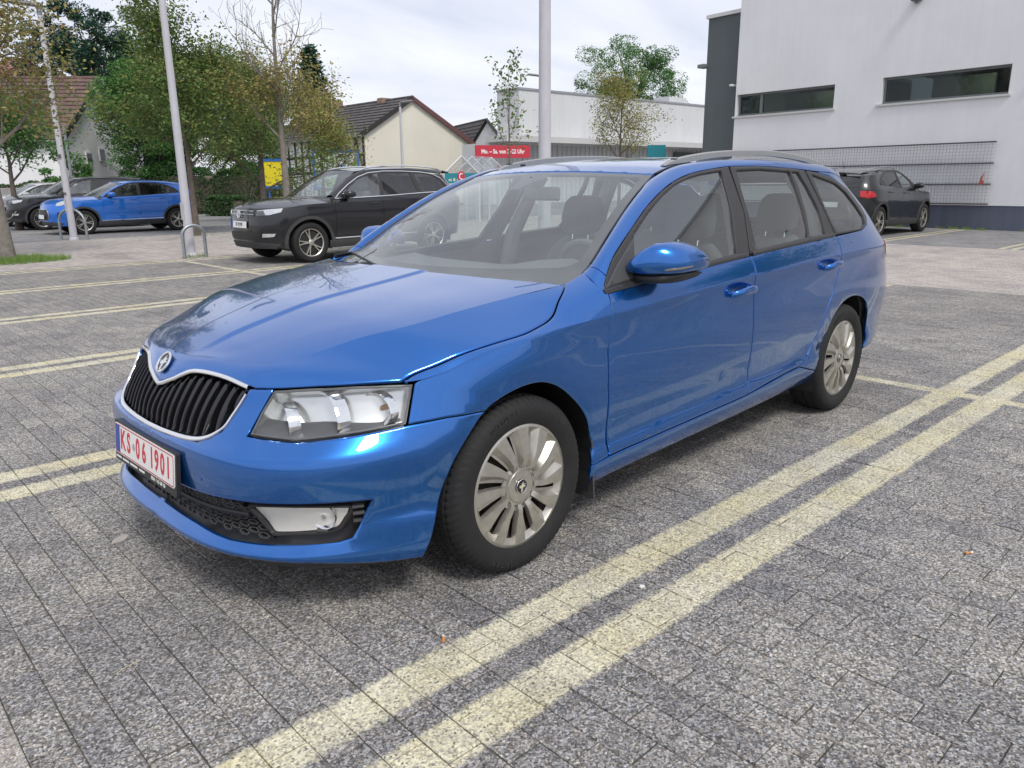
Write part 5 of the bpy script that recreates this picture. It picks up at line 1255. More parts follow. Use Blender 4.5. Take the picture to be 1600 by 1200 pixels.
    for i in range(10):
        for k in range(4): F.append((4*i+k, 4*i+(k+1) % 4, 4*i+4+(k+1) % 4, 4*i+4+k))
    mb.add(V, F+[(0, 1, 2, 3), (40, 41, 42, 43)]); mb.obj('roof_spoiler', PAINT, root, recalc=True)
    for nm, poly, mat, off in sp['front']:
        mb = MB()
        for sg in (-1, 1): panel(S, poly, sgn=sg, out=-1, h=.06, gap=0, off=off, flange=.03, edge=False, mb=mb)
        mb.obj(nm, mat, root)
    for nm, path, w, mat in sp.get('bars', ()):
        mb = MB()
        for sg in (-1, 1): strip(S, densify(np.array(path), .05)[:-1] if False else spline2(path, 4), w, .012, sgn=sg, out=-1, off=.012, mb=mb)
        mb.obj(nm, mat, root, recalc=True)
    for nm, poly, mat, off in sp.get('back', ()):
        mb = MB()
        for sg in (-1, 1): panel(S, poly, sgn=sg, out=-1, h=.06, gap=0, off=off, flange=.03, edge=False, mb=mb)
        mb.obj(nm, mat, root)
    if sp.get('plate'):
        px_, pz, txt = sp['plate']; M = frame_M((px_, 0, pz), (0, -1, 0), (-1, 0, .1)); pt = MB(); pt.prism([(-.26, -.055), (.26, -.055), (.26, .055), (-.26, .055)], -.02, .001, M); po = pt.obj('number_plate', PWHITE, root, smooth=False)
        pt = MB()
        if txt: text_mb(txt, .085, M @ Matrix.Translation((.02, 0, .002)), mb=pt, bold=.002, sx=.70); pt.obj('plate_lettering', BLACKP, po, smooth=False)
        pt = MB(); pt.prism([(-.26, -.055), (-.222, -.055), (-.222, .055), (-.26, .055)], .001, .0022, M); pt.obj('country_band', EUB, po, smooth=False)
        if sp.get('round_badge'):
            bx, bz = sp['round_badge']; Mq = frame_M((bx, 0, bz), (0, -1, 0), (-1, 0, .15)); pt = MB(); pt.tube([Mq @ Vector((.058*math.cos(t), .058*math.sin(t), 0)) for t in np.linspace(0, 2*math.pi, 25)[:-1]], .007, 6, closed=True); bo = pt.obj('badge', CHROME, root)
            pt = MB(); pt.tube([Mq @ Vector(q) for q in ((-.035, .04, 0), (-.012, -.045, 0), (0, -.01, 0), (.012, -.045, 0), (.035, .04, 0))], .005, 6); pt.tube([Mq @ Vector(q) for q in ((-.015, .052, 0), (0, .012, 0), (.015, .052, 0))], .005, 6); pt.obj('badge_letters', CHROME, bo)
    # underbody, cabin and wheels
    mb = MB(); mb.box((wb/2, 0, zl+.02), (wb+1.0, B_w(B)*1.35, .10)); mb.box((-.30, 0, zl+.22), (.75, 1.1, .36)); mb.box((wb+.25, 0, zl+.25), (.9, 1.1, .40)); mb.obj('underbody', BLACKP, root, smooth=False)
    mb = MB()
    for sg in (-1, 1): panel(S, [(d1, zl+.05)]+belt(d1, sp['dlo_end'], 8)+[(sp['dlo_end'], zl+.5), (wb-ar, zl+.4), (wb-ar, zl+.05)], sgn=sg, out=-1, h=.25, gap=0, off=-.05, flange=0, edge=False, mb=mb)
    mb.obj('inner_shell', INTER, root)
    zb0 = zB(d1)
    mb = MB(); mb.box((xc+.28, 0, zb0-.06), (.55, B_w(B)*1.6, .14), bev=.04); mb.obj('dashboard', INTER, root)
    for (sx_, sy_) in ((1.35, -.37), (1.35, .37), (2.15, -.37), (2.15, .37)):
        mb = MB(); mb.box((sx_, sy_, zb0-.15), (.16, .46, .56), Matrix.Rotation(.25, 3, 'Y'), .05); mb.box((sx_+.09, sy_, zb0+.22), (.10, .27, .17), Matrix.Rotation(.2, 3, 'Y'), .04); mb.obj('seat', FABRIC, root)
    for x in (0, wb):
        for sg in (-1, 1):
            yw = float(B.W(x))-.018
            mb = MB(); V = []; F = []
            for i in range(13):
                a = -.3+(math.pi+.6)*i/12
                for y in (yw-.02, yw-.30): V.append((x+(ar+.02)*math.cos(a), sg*y, R+(ar+.02)*math.sin(a)))
            for i in range(12): F.append((2*i, 2*i+1, 2*i+3, 2*i+2))
            mb.add(V, F); mb.add([(x-ar, sg*(yw-.30), zl), (x+ar, sg*(yw-.30), zl), (x+ar, sg*(yw-.30), R+ar), (x-ar, sg*(yw-.30), R+ar)], [(0, 1, 2, 3)]); mb.obj('wheel_arch_liner', BLACKP, root, smooth=False)
            w = empty('wheel', (x, sg*yw, R), 0 if sg < 0 else math.pi, root); w.rotation_euler[1] = rnd.uniform(0, 1)
            link('tyre', sp['tyre_me'], w, (0, .108, 0)); link('alloy_rim', sp['rim_me'], w, (0, .012, 0)); link('rim_barrel', sp['barrel_me'], w)
    return root
def B_w(B): return float(B.W(1.3))
LGREY2 = simple('headlamp_silver', (.66, .67, .68), .2, metal=.45, var=.15, scale=25)
def wheel_set(R, r, N, nm, split=True):
    t = tyre_mesh(R, .215, r, 'tyre', tread=False); a = alloy_mesh(r, 'alloy_rim', N, split=split)
    mb = MB(); mb.lathe([(.02, .05), (r*.9, .055), (r*.97, .02), (r*.99, .10)], n=32); return dict(tyre_me=t, rim_me=a, barrel_me=mb.mesh('rim_barrel', DARKRIM, recalc=True))
def stdlow(): return ([-.35, -.25, -.16, -.07, 0, .08, .18, .30, .45, .62, .80, .93, 1.0], [.14, .085, .05, .03, .022, .026, .026, .016, .004, -.004, -.004, -.001, 0])
# compact SUV, near-black blue
tb = Body(W=([-.9, .05, 1.3, 2.68, 3.6], [.90, .915, .92, .915, .90]), zT=([-.9, -.45, -.1, .3, 1.3, 2.4, 3.6], [.93, .945, .985, 1.005, 1.02, 1.045, 1.06]), zB=([.2, .6, 1.5, 2.6, 3.7], [1.06, 1.075, 1.10, 1.15, 1.18]), yB=([.3, 1.5, 3.3], [.875, .88, .86]),
    slope=.42, curv=.12, low=stdlow(), zs=lambda x: .36+.02*np.clip(np.asarray(x, float)-.46, 0, 2.2),
    xf=([.2, .28, .36, .5, .62, .72, .85, .95, 1.05], [-.74, -.79, -.82, -.845, -.85, -.845, -.83, -.80, -.74]), nf=([.2, .5, .8, 1.0], [3.0, 3.2, 3.0, 2.7]), xr=([.2, .35, .6, .9, 1.1, 1.3, 1.6], [3.48, 3.54, 3.57, 3.56, 3.51, 3.34, 3.12]), nr=([.2, .7, 1.2, 1.6], [3.4, 4.0, 4.4, 4.6]), xc=.05, xq=2.7, arch=())
sT = tb.xc-tb.Lf; e_T = tb.xq+tb.Lr
tig = dict(body=tb, tyre=.345, wb=2.68, zlow=.27, cowl=.36, cuts=(.50, 1.50, 2.50), nose=-.78, spine=pchip([-.8, -.6, -.3, .1, .4], [.965, 1.03, 1.075, 1.11, 1.125]),
    dlo=[(.62, 1.16), (.85, 1.31), (1.10, 1.44), (1.35, 1.515), (1.7, 1.545), (2.1, 1.545), (2.5, 1.53), (2.85, 1.49), (3.05, 1.42), (3.17, 1.30), (3.19, 1.20)], dlo_end=3.15,
    cant=[(.62, 1.16), (.85, 1.31), (1.10, 1.44), (1.35, 1.515), (1.7, 1.545), (2.1, 1.545), (2.5, 1.53), (2.85, 1.515), (3.15, 1.49)], dpil=[(3.75, 1.35), (3.50, 1.48), (3.15, 1.49), (2.85, 1.50), (2.85, 1.49), (3.05, 1.42), (3.17, 1.30), (3.19, 1.20)], pill=(1.5, 2.5),
    win=[[(.80, 1.095), (.84, 1.24), (1.10, 1.405), (1.36, 1.485), (1.56, 1.51), (1.46, 1.11)], [(1.60, 1.515), (2.0, 1.52), (2.26, 1.515), (2.33, 1.15), (1.56, 1.12)], [(2.36, 1.51), (2.56, 1.505), (2.85, 1.46), (3.02, 1.38), (3.12, 1.22), (3.06, 1.185), (2.43, 1.16)]],
    sideglass=[SGLASS, DGLASS, DGLASS], chrome=True, clad=True, sillchrome=True, handle=None, lamp=[(-.88, .82), (-.86, .90), (-.62, .925), (-.44, .935), (-.47, .875), (-.64, .83)], lampdark=[(-.88, .81), (-.86, .89), (-.74, .90), (-.70, .82)],
    fogp=[(-.78, .46), (-.60, .47), (-.57, .52), (-.77, .52)], tail=[(3.40, 1.06), (3.62, 1.08), (4.0, 1.06), (4.0, .94), (3.5, .93)], ws=((.42, .76, 1.10), (1.12, .62, 1.545)), roof=[(1.12, .62, 1.545), (1.5, .64, 1.585), (2.2, .645, 1.60), (2.9, .62, 1.58), (3.2, .58, 1.555)], rails=(1.25, 3.1),
    rwin=[(3.85, 1.16), (3.70, 1.45), (e_T, 1.45), (e_T, 1.16)], plate=(-.885, .665, 'KS WJ 909'), round_badge=(-.865, .835),
    front=[('grille', [(sT, .775), (-1.05, .775), (-.91, .805), (-.93, .90), (sT, .905)], GLOSSB, .004), ('lower_intake', [(sT, .40), (-.95, .40), (-.82, .45), (-.85, .53), (sT, .55)], BLACKP, .006), ('chin', [(sT, .27), (-.6, .27), (-.5, .34), (-.8, .37), (sT, .37)], CLAD, .012)],
    bars=[('chrome_bar', [(sT, .895), (-1.1, .893), (-.92, .886)], .012, CHROME), ('chrome_bar', [(sT, .840), (-1.1, .838), (-.91, .835)], .010, CHROME)], back=[('rear_plate', [(e_T-.28, .80), (e_T, .80), (e_T, .91), (e_T-.28, .91)], PWHITE, .012)], **wheel_set(.345, .238, 5, 'tig'))
tig['handle'] = None; tig.pop('handle')
BLK = paint('black_blue_paint', (.004, .0045, .008), metal=.0, rough=.3, dust=.008, ior=1.42)
gen_car(tig, 'parked_suv', 'black SUV with silver roof rails and chrome window trim behind the blue estate', (5.33, 10.24, 0), -.03, BLK)
# small crossover, bright blue
pb = Body(W=([-.9, .05, 1.3, 2.6, 3.4], [.88, .895, .90, .90, .88]), zT=([-.9, -.45, -.1, .3, 1.3, 2.2, 3.4], [.84, .885, .93, .955, .975, 1.005, 1.03]), zB=([.2, .6, 1.5, 2.5, 3.5], [1.0, 1.01, 1.04, 1.10, 1.16]), yB=([.3, 1.5, 3.2], [.855, .86, .84]),
    slope=.45, curv=.12, low=stdlow(), zs=lambda x: .34+.03*np.clip(np.asarray(x, float)-.46, 0, 2.2),
    xf=([.2, .28, .36, .5, .62, .72, .85, .95], [-.74, -.79, -.82, -.835, -.84, -.83, -.79, -.72]), nf=([.2, .5, .8, 1.0], [2.8, 2.8, 2.5, 2.3]), xr=([.2, .35, .6, .9, 1.1, 1.3, 1.5], [3.22, 3.28, 3.33, 3.32, 3.26, 3.10, 2.92]), nr=([.2, .7, 1.2, 1.5], [3.2, 3.6, 4.0, 4.2]), xc=.05, xq=2.5, arch=())
sP = pb.xc-pb.Lf; e_P = pb.xq+pb.Lr
puma = dict(body=pb, tyre=.335, wb=2.588, zlow=.25, cowl=.42, cuts=(.52, 1.52, 2.36), nose=-.77, spine=pchip([-.8, -.6, -.3, .1, .45], [.87, .945, 1.0, 1.04, 1.06]),
    dlo=[(.66, 1.10), (.90, 1.235), (1.15, 1.345), (1.40, 1.405), (1.75, 1.425), (2.1, 1.405), (2.4, 1.345), (2.62, 1.255), (2.74, 1.17)], dlo_end=2.74,
    cant=[(.66, 1.10), (.90, 1.235), (1.15, 1.345), (1.40, 1.405), (1.75, 1.425), (2.1, 1.415), (2.4, 1.39), (2.7, 1.36), (2.95, 1.33)], dpil=[(3.45, 1.22), (3.25, 1.32), (2.95, 1.33), (2.7, 1.35), (2.4, 1.375), (2.1, 1.41), (2.1, 1.405), (2.4, 1.345), (2.62, 1.255), (2.74, 1.17)], pill=(1.5, 2.4),
    win=[[(.88, 1.03), (.92, 1.18), (1.16, 1.315), (1.40, 1.375), (1.55, 1.39), (1.50, 1.05)], [(1.62, 1.395), (1.80, 1.395), (2.1, 1.375), (2.38, 1.31), (2.48, 1.25), (2.40, 1.105), (1.60, 1.06)]],
    sideglass=[SGLASS, DGLASS], clad=True, sillchrome=True, lamp=[(-.66, .80), (-.64, .87), (-.50, .925), (-.32, .945), (-.30, .92), (-.42, .84), (-.55, .80)], tail=[(3.05, .98), (3.3, 1.02), (3.6, 1.0), (3.6, .93), (3.2, .92)],
    ws=((.46, .74, 1.02), (1.18, .60, 1.405)), roof=[(1.18, .60, 1.405), (1.5, .62, 1.445), (2.0, .62, 1.455), (2.5, .60, 1.43), (3.0, .56, 1.375)], rwin=[(3.5, 1.16), (3.35, 1.30), (e_P, 1.30), (e_P, 1.16)], plate=(-.88, .50, ''),
    front=[('grille', [(sP, .40), (-.98, .42), (-.88, .52), (-.94, .70), (sP, .70)], BLACKP, .004), ('side_intake', [(-.64, .50), (-.60, .50), (-.58, .62), (-.62, .64)], BLACKP, .008), ('chin', [(sP, .26), (-.6, .27), (-.5, .33), (-.8, .36), (sP, .36)], CLAD, .012)],
    bars=[('grille_edge', [(sP, .70), (-1.1, .70), (-.94, .70), (-.88, .55), (-.92, .46)], .014, CHROME)], **wheel_set(.335, .225, 5, 'puma'))
PBLUE = paint('bright_blue_paint', (.004, .15, .62), metal=.35, rough=.35)
gen_car(puma, 'parked_crossover', 'bright blue small crossover parked behind the lamp posts on the left', (5.33, 22.3, 0), -.03, PBLUE)
# black small SUV and white hatchback beyond it
gen_car(dict(tig, plate=(-.885, .665, ''), chrome=False, sillchrome=False, rails=None, front=tig['front'], bars=[('silver_chin_bar', [(sT, .36), (-.95, .37), (-.75, .46), (-.62, .60)], .03, SILVER)]), 'parked_suv', 'black SUV with silver bumper bar half hidden behind the bright blue crossover', (5.2, 25.9, 0), -.03, BLK)
WHT = paint('white_paint', (.70, .70, .69), metal=.0, rough=.4)
gen_car(dict(puma, plate=None), 'parked_hatchback', 'white hatchback at the left end of the row beyond the black SUV', (4.9, 29.4, -.02), -.03, WHT)
# dark crossover by the wall on the right, seen from behind
ar_ = dict(puma, roofpaint=None, rails=(1.30, 2.75), railmat=CHROME, plate=None, sillchrome=False, clad=True, tail=[(2.96, .90), (3.08, .99), (3.36, 1.00), (3.36, .88), (3.2, .85), (3.05, .86)], rwin=[(3.36, 1.08), (3.22, 1.30), (e_P, 1.30), (e_P, 1.08)], back=[('rear_bumper_insert', [(3.2, .34), (e_P, .34), (e_P, .52), (3.3, .50)], CLAD, .01), ('number_plate', [(e_P-.28, .66), (e_P, .66), (e_P, .77), (e_P-.28, .77)], PWHITE, .012)])
ar_['roofpaint'] = simple('dark_roof', (.03, .032, .034), .3, coat=.8)
ARO = paint('dark_slate_paint', (.004, .006, .008), metal=.0, rough=.3, dust=.01, ior=1.45)
ac = gen_car(ar_, 'parked_crossover', 'dark slate crossover seen from behind parked nose to the white building', (19.75, 4.95, 0), math.pi-.03, ARO)
ac.scale = (1.06, 1.06, 1.06)
mb = MB(); mb.tube([(2.62, 0, 1.47), (2.74, 0, 1.60)], [.006, .003], 6); mb.obj('roof_aerial', BLACKP, ac)
# ------------------------------------------------------------------ buildings, posts and signs
def at(px, py, D):
    """point at forward distance D on the line of sight through photo pixel (px, py)"""
    d = _f+_r*((px-800)/CAM_F)-_u*((py-600)/CAM_F); return Vector(CAM_P)+d*D
def base(px, D):
    p = at(px, 280, D); return Vector((p.x, p.y, 0))
def render_mat(name, col, var=.04, streak=.05, scale=.6, rough=.9):
    """rendered or painted wall: mottling and faint vertical run-off streaks"""
    if name in MAT: return MAT[name]
    m, n, b = new_mat(name); L = n.links.new; c = tx(n, 'ShaderNodeTexCoord')
    n1 = tx(n, 'ShaderNodeTexNoise', Scale=scale, Detail=6.0, Roughness=.6); L(c.outputs['Object'], n1.inputs['Vector'])
    mp_ = tx(n, 'ShaderNodeMapping'); mp_.inputs['Scale'].default_value = (3, 3, .12); L(c.outputs['Object'], mp_.inputs[0]); n2 = tx(n, 'ShaderNodeTexNoise', Scale=1.6, Detail=5.0, Roughness=.7); L(mp_.outputs[0], n2.inputs['Vector'])
    def rr(f, lo, hi, p0=.35, p1=.7):
        r = tx(n, 'ShaderNodeValToRGB'); r.color_ramp.elements[0].position = p0; r.color_ramp.elements[1].position = p1; r.color_ramp.elements[0].color = (lo, lo, lo, 1); r.color_ramp.elements[1].color = (hi, hi, hi, 1); L(f, r.inputs['Fac']); return r.outputs[0]
    q = tx(n, 'ShaderNodeMix', data_type='RGBA', blend_type='MULTIPLY'); q.inputs['Factor'].default_value = 1; L(rr(n1.outputs['Fac'], 1-var, 1+var), q.inputs[6]); L(rr(n2.outputs['Fac'], 1-streak, 1.0), q.inputs[7])
    q2 = tx(n, 'ShaderNodeMix', data_type='RGBA', blend_type='MULTIPLY'); q2.inputs['Factor'].default_value = 1; L(q.outputs[2], q2.inputs[6]); q2.inputs[7].default_value = (*col, 1)
    L(q2.outputs[2], b.inputs['Base Color']); b.inputs['Roughness'].default_value = rough
    n3 = tx(n, 'ShaderNodeTexNoise', Scale=90.0, Detail=3.0); L(c.outputs['Object'], n3.inputs['Vector']); bp_ = tx(n, 'ShaderNodeBump', Strength=.25, Distance=.004); L(n3.outputs['Fac'], bp_.inputs['Height']); L(bp_.outputs[0], b.inputs['Normal'])
    MAT[name] = m; return m
WALLW = render_mat('white_wall_render', (.77, .77, .785)); GREYB = render_mat('slate_grey_wall', (.105, .125, .13), streak=.08); PLIN = render_mat('blue_grey_plinth', (.11, .125, .17), streak=.2, var=.12)
CREAM = render_mat('cream_wall_render', (.72, .69, .58), var=.03, streak=.04); WHITEH = render_mat('white_house_render', (.86, .86, .86), streak=.06); METALW = render_mat('light_metal_cladding', (.62, .63, .64), streak=.07)
def tile_mat(name, col, u=.3, v=.32):
    if name in MAT: return MAT[name]
    m, n, b = new_mat(name); L = n.links.new; c = tx(n, 'ShaderNodeTexCoord')
    nn_ = tx(n, 'ShaderNodeTexNoise', Scale=2.5, Detail=6.0); L(c.outputs['Object'], nn_.inputs['Vector']); r = tx(n, 'ShaderNodeValToRGB'); r.color_ramp.elements[0].position = .3; r.color_ramp.elements[1].position = .72
    r.color_ramp.elements[0].color = (*[x*.6 for x in col], 1); r.color_ramp.elements[1].color = (*[x*1.35 for x in col], 1); L(nn_.outputs['Fac'], r.inputs['Fac']); L(r.outputs[0], b.inputs['Base Color']); b.inputs['Roughness'].default_value = .85; MAT[name] = m; return m
TILED = tile_mat('dark_roof_tiles', (.085, .075, .075)); TILER = tile_mat('brown_roof_tiles', (.14, .085, .075)); TILEP = tile_mat('red_roof_tiles', (.34, .17, .14)); VERGE = simple('red_verge_board', (.13, .055, .055), .7, var=.2); WOODD = simple('dark_timber', (.03, .028, .027), .8, var=.3)
BRICKC = simple('chimney_brick', (.30, .20, .15), .9, var=.35, scale=8); GUTTER = simple('zinc_gutter', (.35, .36, .37), .4, metal=.6); GALV = simple('galvanised_steel', (.33, .36, .38), .42, metal=.75, var=.2, scale=14); POSTM = render_mat('lamp_post_grey_paint', (.55, .54, .58), var=.06, streak=.12, scale=3, rough=.5)
FRAMEG = simple('grey_window_frame', (.16, .18, .18), .5, var=.1); WINDG = glass('building_window_glass', (.42, .50, .50), .97, ior=1.38); DARKR = simple('dark_room', (.20, .23, .23), .9); DARKG = simple('dark_pane', (.03, .035, .04), .08, var=.2, coat=.6)
# --- white commercial building on the right: wall coordinates (t along the wall, z up, n towards the car park)
WA = math.radians(-97); WO = Vector((21.45, 4.0, 0)); We = Vector((math.cos(WA), math.sin(WA), 0)); Wn = Vector((math.sin(WA), -math.cos(WA), 0))
if Wn.dot(Vector(CAM_P)-WO) < 0: Wn = -Wn
RW = Matrix(((We.x, Wn.x, 0), (We.y, Wn.y, 0), (0, 0, 1)))
def wbox(mb, t0, t1, z0, z1, n0, n1, bev=0):
    c = WO+We*((t0+t1)/2)+Wn*((n0+n1)/2); mb.box((c.x, c.y, (z0+z1)/2), (t1-t0, n1-n0, z1-z0), RW, bev); return mb
bld = empty('commercial_building', WO); tag(bld, 'white rendered building with two long strip windows at the right', 'building')
def bpart(nm, mat, *boxes, bev=0, par=None):
    mb = MB(); [wbox(mb, *q, bev=bev) for q in boxes]; o = mb.obj(nm, mat, smooth=False); o.parent = par or bld; o.matrix_parent_inverse = Matrix.Translation(-WO) if par is None else Matrix(); return o
W1, W2 = (-6.99, -3.58, 3.34, 4.01), (-2.16, 1.08, 3.34, 4.04)
bpart('wall', WALLW, (-7.05, 24, .62, 3.34, -.35, 0), (-7.05, 24, 4.04, 10.8, -.35, 0), (-7.05, -6.99, 3.34, 4.04, -.35, 0), (-3.58, -2.16, 3.34, 4.04, -.35, 0), (1.08, 24, 3.34, 4.04, -.35, 0), (W1[0], W1[1], 4.01, 4.04, -.35, 0))
bpart('side_wall', WALLW, (-7.05, -6.7, .0, 10.8, -14, -.36)); bpart('plinth', PLIN, (-7.04, 24, -.05, .62, -.34, -.012)); bpart('roof_edge', GUTTER, (-7.1, 24, 10.8, 10.9, -.4, .05)); bpart('roof_slab', GREYB, (-6.7, 24, 10.6, 10.79, -14, -.36))
bpart('grey_block', GREYB, (-8.5, -7.07, -.05, 6.55, -9, -.25)); bpart('block_coping', simple('coping_light', (.6, .6, .6), .6), (-8.56, -7.06, 6.55, 6.66, -9.05, -.18))
for (a, b_, c_, d_), mull in ((W1, (-6.14,)), (W2, ())):
    w = bpart('window', FRAMEG, (a, b_, c_, c_+.06, -.20, -.12), (a, b_, d_-.06, d_, -.20, -.12), (a, a+.06, c_+.06, d_-.06, -.20, -.12), (b_-.06, b_, c_+.06, d_-.06, -.20, -.12), *[(q-.05, q+.05, c_+.06, d_-.06, -.20, -.12) for q in mull])
    bpart('pane', WINDG, (a+.06, b_-.06, c_+.06, d_-.06, -.165, -.155), par=w)
    bpart('sill', simple('light_sill', (.55, .55, .53), .6), (a-.12, b_+.06, c_-.055, c_, -.12, .06), par=w)
    bpart('room', DARKR, (a-.3, b_+.3, c_-.5, c_-.4, -4.0, -.4), (a-.3, b_+.3, d_+.25, d_+.35, -4.0, -.4), (a-.3, b_+.3, c_-.4, d_+.25, -4.05, -3.95), par=w)
    bpart('partition', simple('teal_partition', (.50, .60, .60), .8), (a+(b_-a)*.1, a+(b_-a)*.62, c_-.3, d_+.1, -2.4, -2.3), par=w)
    bpart('ceiling_light', simple('lit_panel', (.9, .85, .7), .5, em=(1, .82, .55, 5.0)), (a+(b_-a)*.52, a+(b_-a)*.72, d_+.20, d_+.245, -1.8, -1.4), par=w)
mb = MB(); wbox(mb, -7.30, -7.18, 4.30, 4.36, -.2, .05, .01); o = mb.obj('security_camera', simple('camera_white', (.75, .75, .75), .4)); tag(o, 'small white security camera on the dark grey block', 'security camera')
mb = MB(); wbox(mb, -8.75, -8.45, 5.02, 5.14, -.4, -.05, .02); tag(mb.obj('wall_lamp', FRAMEG), 'small dark floodlight on the edge of the grey block', 'wall lamp')
mb = MB(); wbox(mb, -1.55, -1.30, 5.86, 6.0, 0, .22, .03); mb.tube([WO+We*-1.42+Wn*.1+Vector((0, 0, 5.8)), WO+We*-1.42+Wn*.1+Vector((0, 0, 5.95))], .04, 8); tag(mb.obj('wall_lamp', FRAMEG, angle=40), 'dark wall lamp high above the right strip window', 'wall lamp')
mb = MB(); wbox(mb, 1.62, 1.74, 3.62, 3.72, 0, .12, .01); tag(mb.obj('wall_sensor', simple('camera_white', (.75, .75, .75), .4)), 'small white sensor at the right end of the white wall', 'sensor')
tr = empty('wire_trellis', WO+Wn*.1); tag(tr, 'wire mesh trellis panel with four dark rails on the white wall', 'trellis')
for z in (.66, 1.16, 1.68, 2.20):
    mb = MB(); wbox(mb, -7.0, 1.02, z-.018, z+.018, .10, .14); o = mb.obj('rail', simple('trellis_rail', (.07, .065, .075), .6), smooth=False); o.parent = tr; o.matrix_parent_inverse = Matrix.Translation(-(WO+Wn*.1))
mb = MB()
for t in np.arange(-6.98, 1.0, .085): wbox(mb, t-.0032, t+.0032, .66, 2.20, .088, .098)
for z in np.arange(.70, 2.2, .085): wbox(mb, -7.0, 1.02, z-.0032, z+.0032, .078, .087)
o = mb.obj('wire_mesh', simple('trellis_wire', (.36, .36, .39), .5, metal=.5), smooth=False); o.parent = tr; o.matrix_parent_inverse = Matrix.Translation(-(WO+Wn*.1)); tag(o, kind='stuff')
mb = MB(); c = WO+We*.80+Wn*.16; mb.prism([(-.05, 0), (.03, -.02), (.07, .06), (.02, .12), (.06, .32), (-.02, .16)], -.004, .006, frame_M((c.x, c.y, 1.16), We, Wn)); tag(mb.obj('red_rag', simple('red_cloth', (.40, .09, .08), .9), smooth=False), 'small red rag caught on the wire trellis', 'rag')
# --- long light hall behind
hA, hB = base(812, 46), base(1100, 58); hd_ = (hB-hA).normalized(); hn = Vector((hd_.y, -hd_.x, 0)); hn = hn if hn.dot(Vector(CAM_P)-hA) > 0 else -hn; HL = (hB-hA).length+12
RH = Matrix(((hd_.x, hn.x, 0), (hd_.y, hn.y, 0), (0, 0, 1))); hall = empty('hall', hA); tag(hall, 'long light grey flat hall in the middle distance behind the roof rails', 'building')
def hbox(nm, mat, boxes, par=hall, smooth=False):
    mb = MB()
    for (t0, t1, z0, z1, n0, n1) in boxes: c = hA+hd_*((t0+t1)/2)+hn*((n0+n1)/2); mb.box((c.x, c.y, (z0+z1)/2), (t1-t0, n1-n0, z1-z0), RH)
    o = mb.obj(nm, mat, smooth=False); o.parent = par; o.matrix_parent_inverse = Matrix.Translation(-hA); return o
hbox('upper_wall', METALW, [(0, HL, 3.9, 6.55, -2, 0)]); hbox('coping', GUTTER, [(-.05, HL, 6.55, 6.67, -2, .06)]); hbox('canopy', render_mat('canopy_fascia', (.55, .55, .54)), [(-2.2, HL, 3.55, 3.88, -.5, 1.4)]); hbox('lower_wall', METALW, [(-2, HL, 0, 3.54, -3, -.4)])
for k in range(60): hbox('wall_rib', METALW, [(-1.9+k*.42, -1.75+k*.42, .05, 3.53, -.40, -.34)]) if k < 55 else None
hbox('roof_vent', METALW, [(HL-16, HL-14, 6.68, 7.1, -1.9, -.5)]); hbox('shop_window', DARKG, [(15.5, 21.5, .4, 3.2, -.39, -.33)]); hbox('window_lintel', GREYB, [(15.3, 21.7, 2.75, 3.3, -.32, -.22)]); hbox('red_poster', simple('red_poster', (.5, .13, .10), .6, var=.4, scale=4), [(16.4, 21.2, 1.9, 2.7, -.32, -.28)])
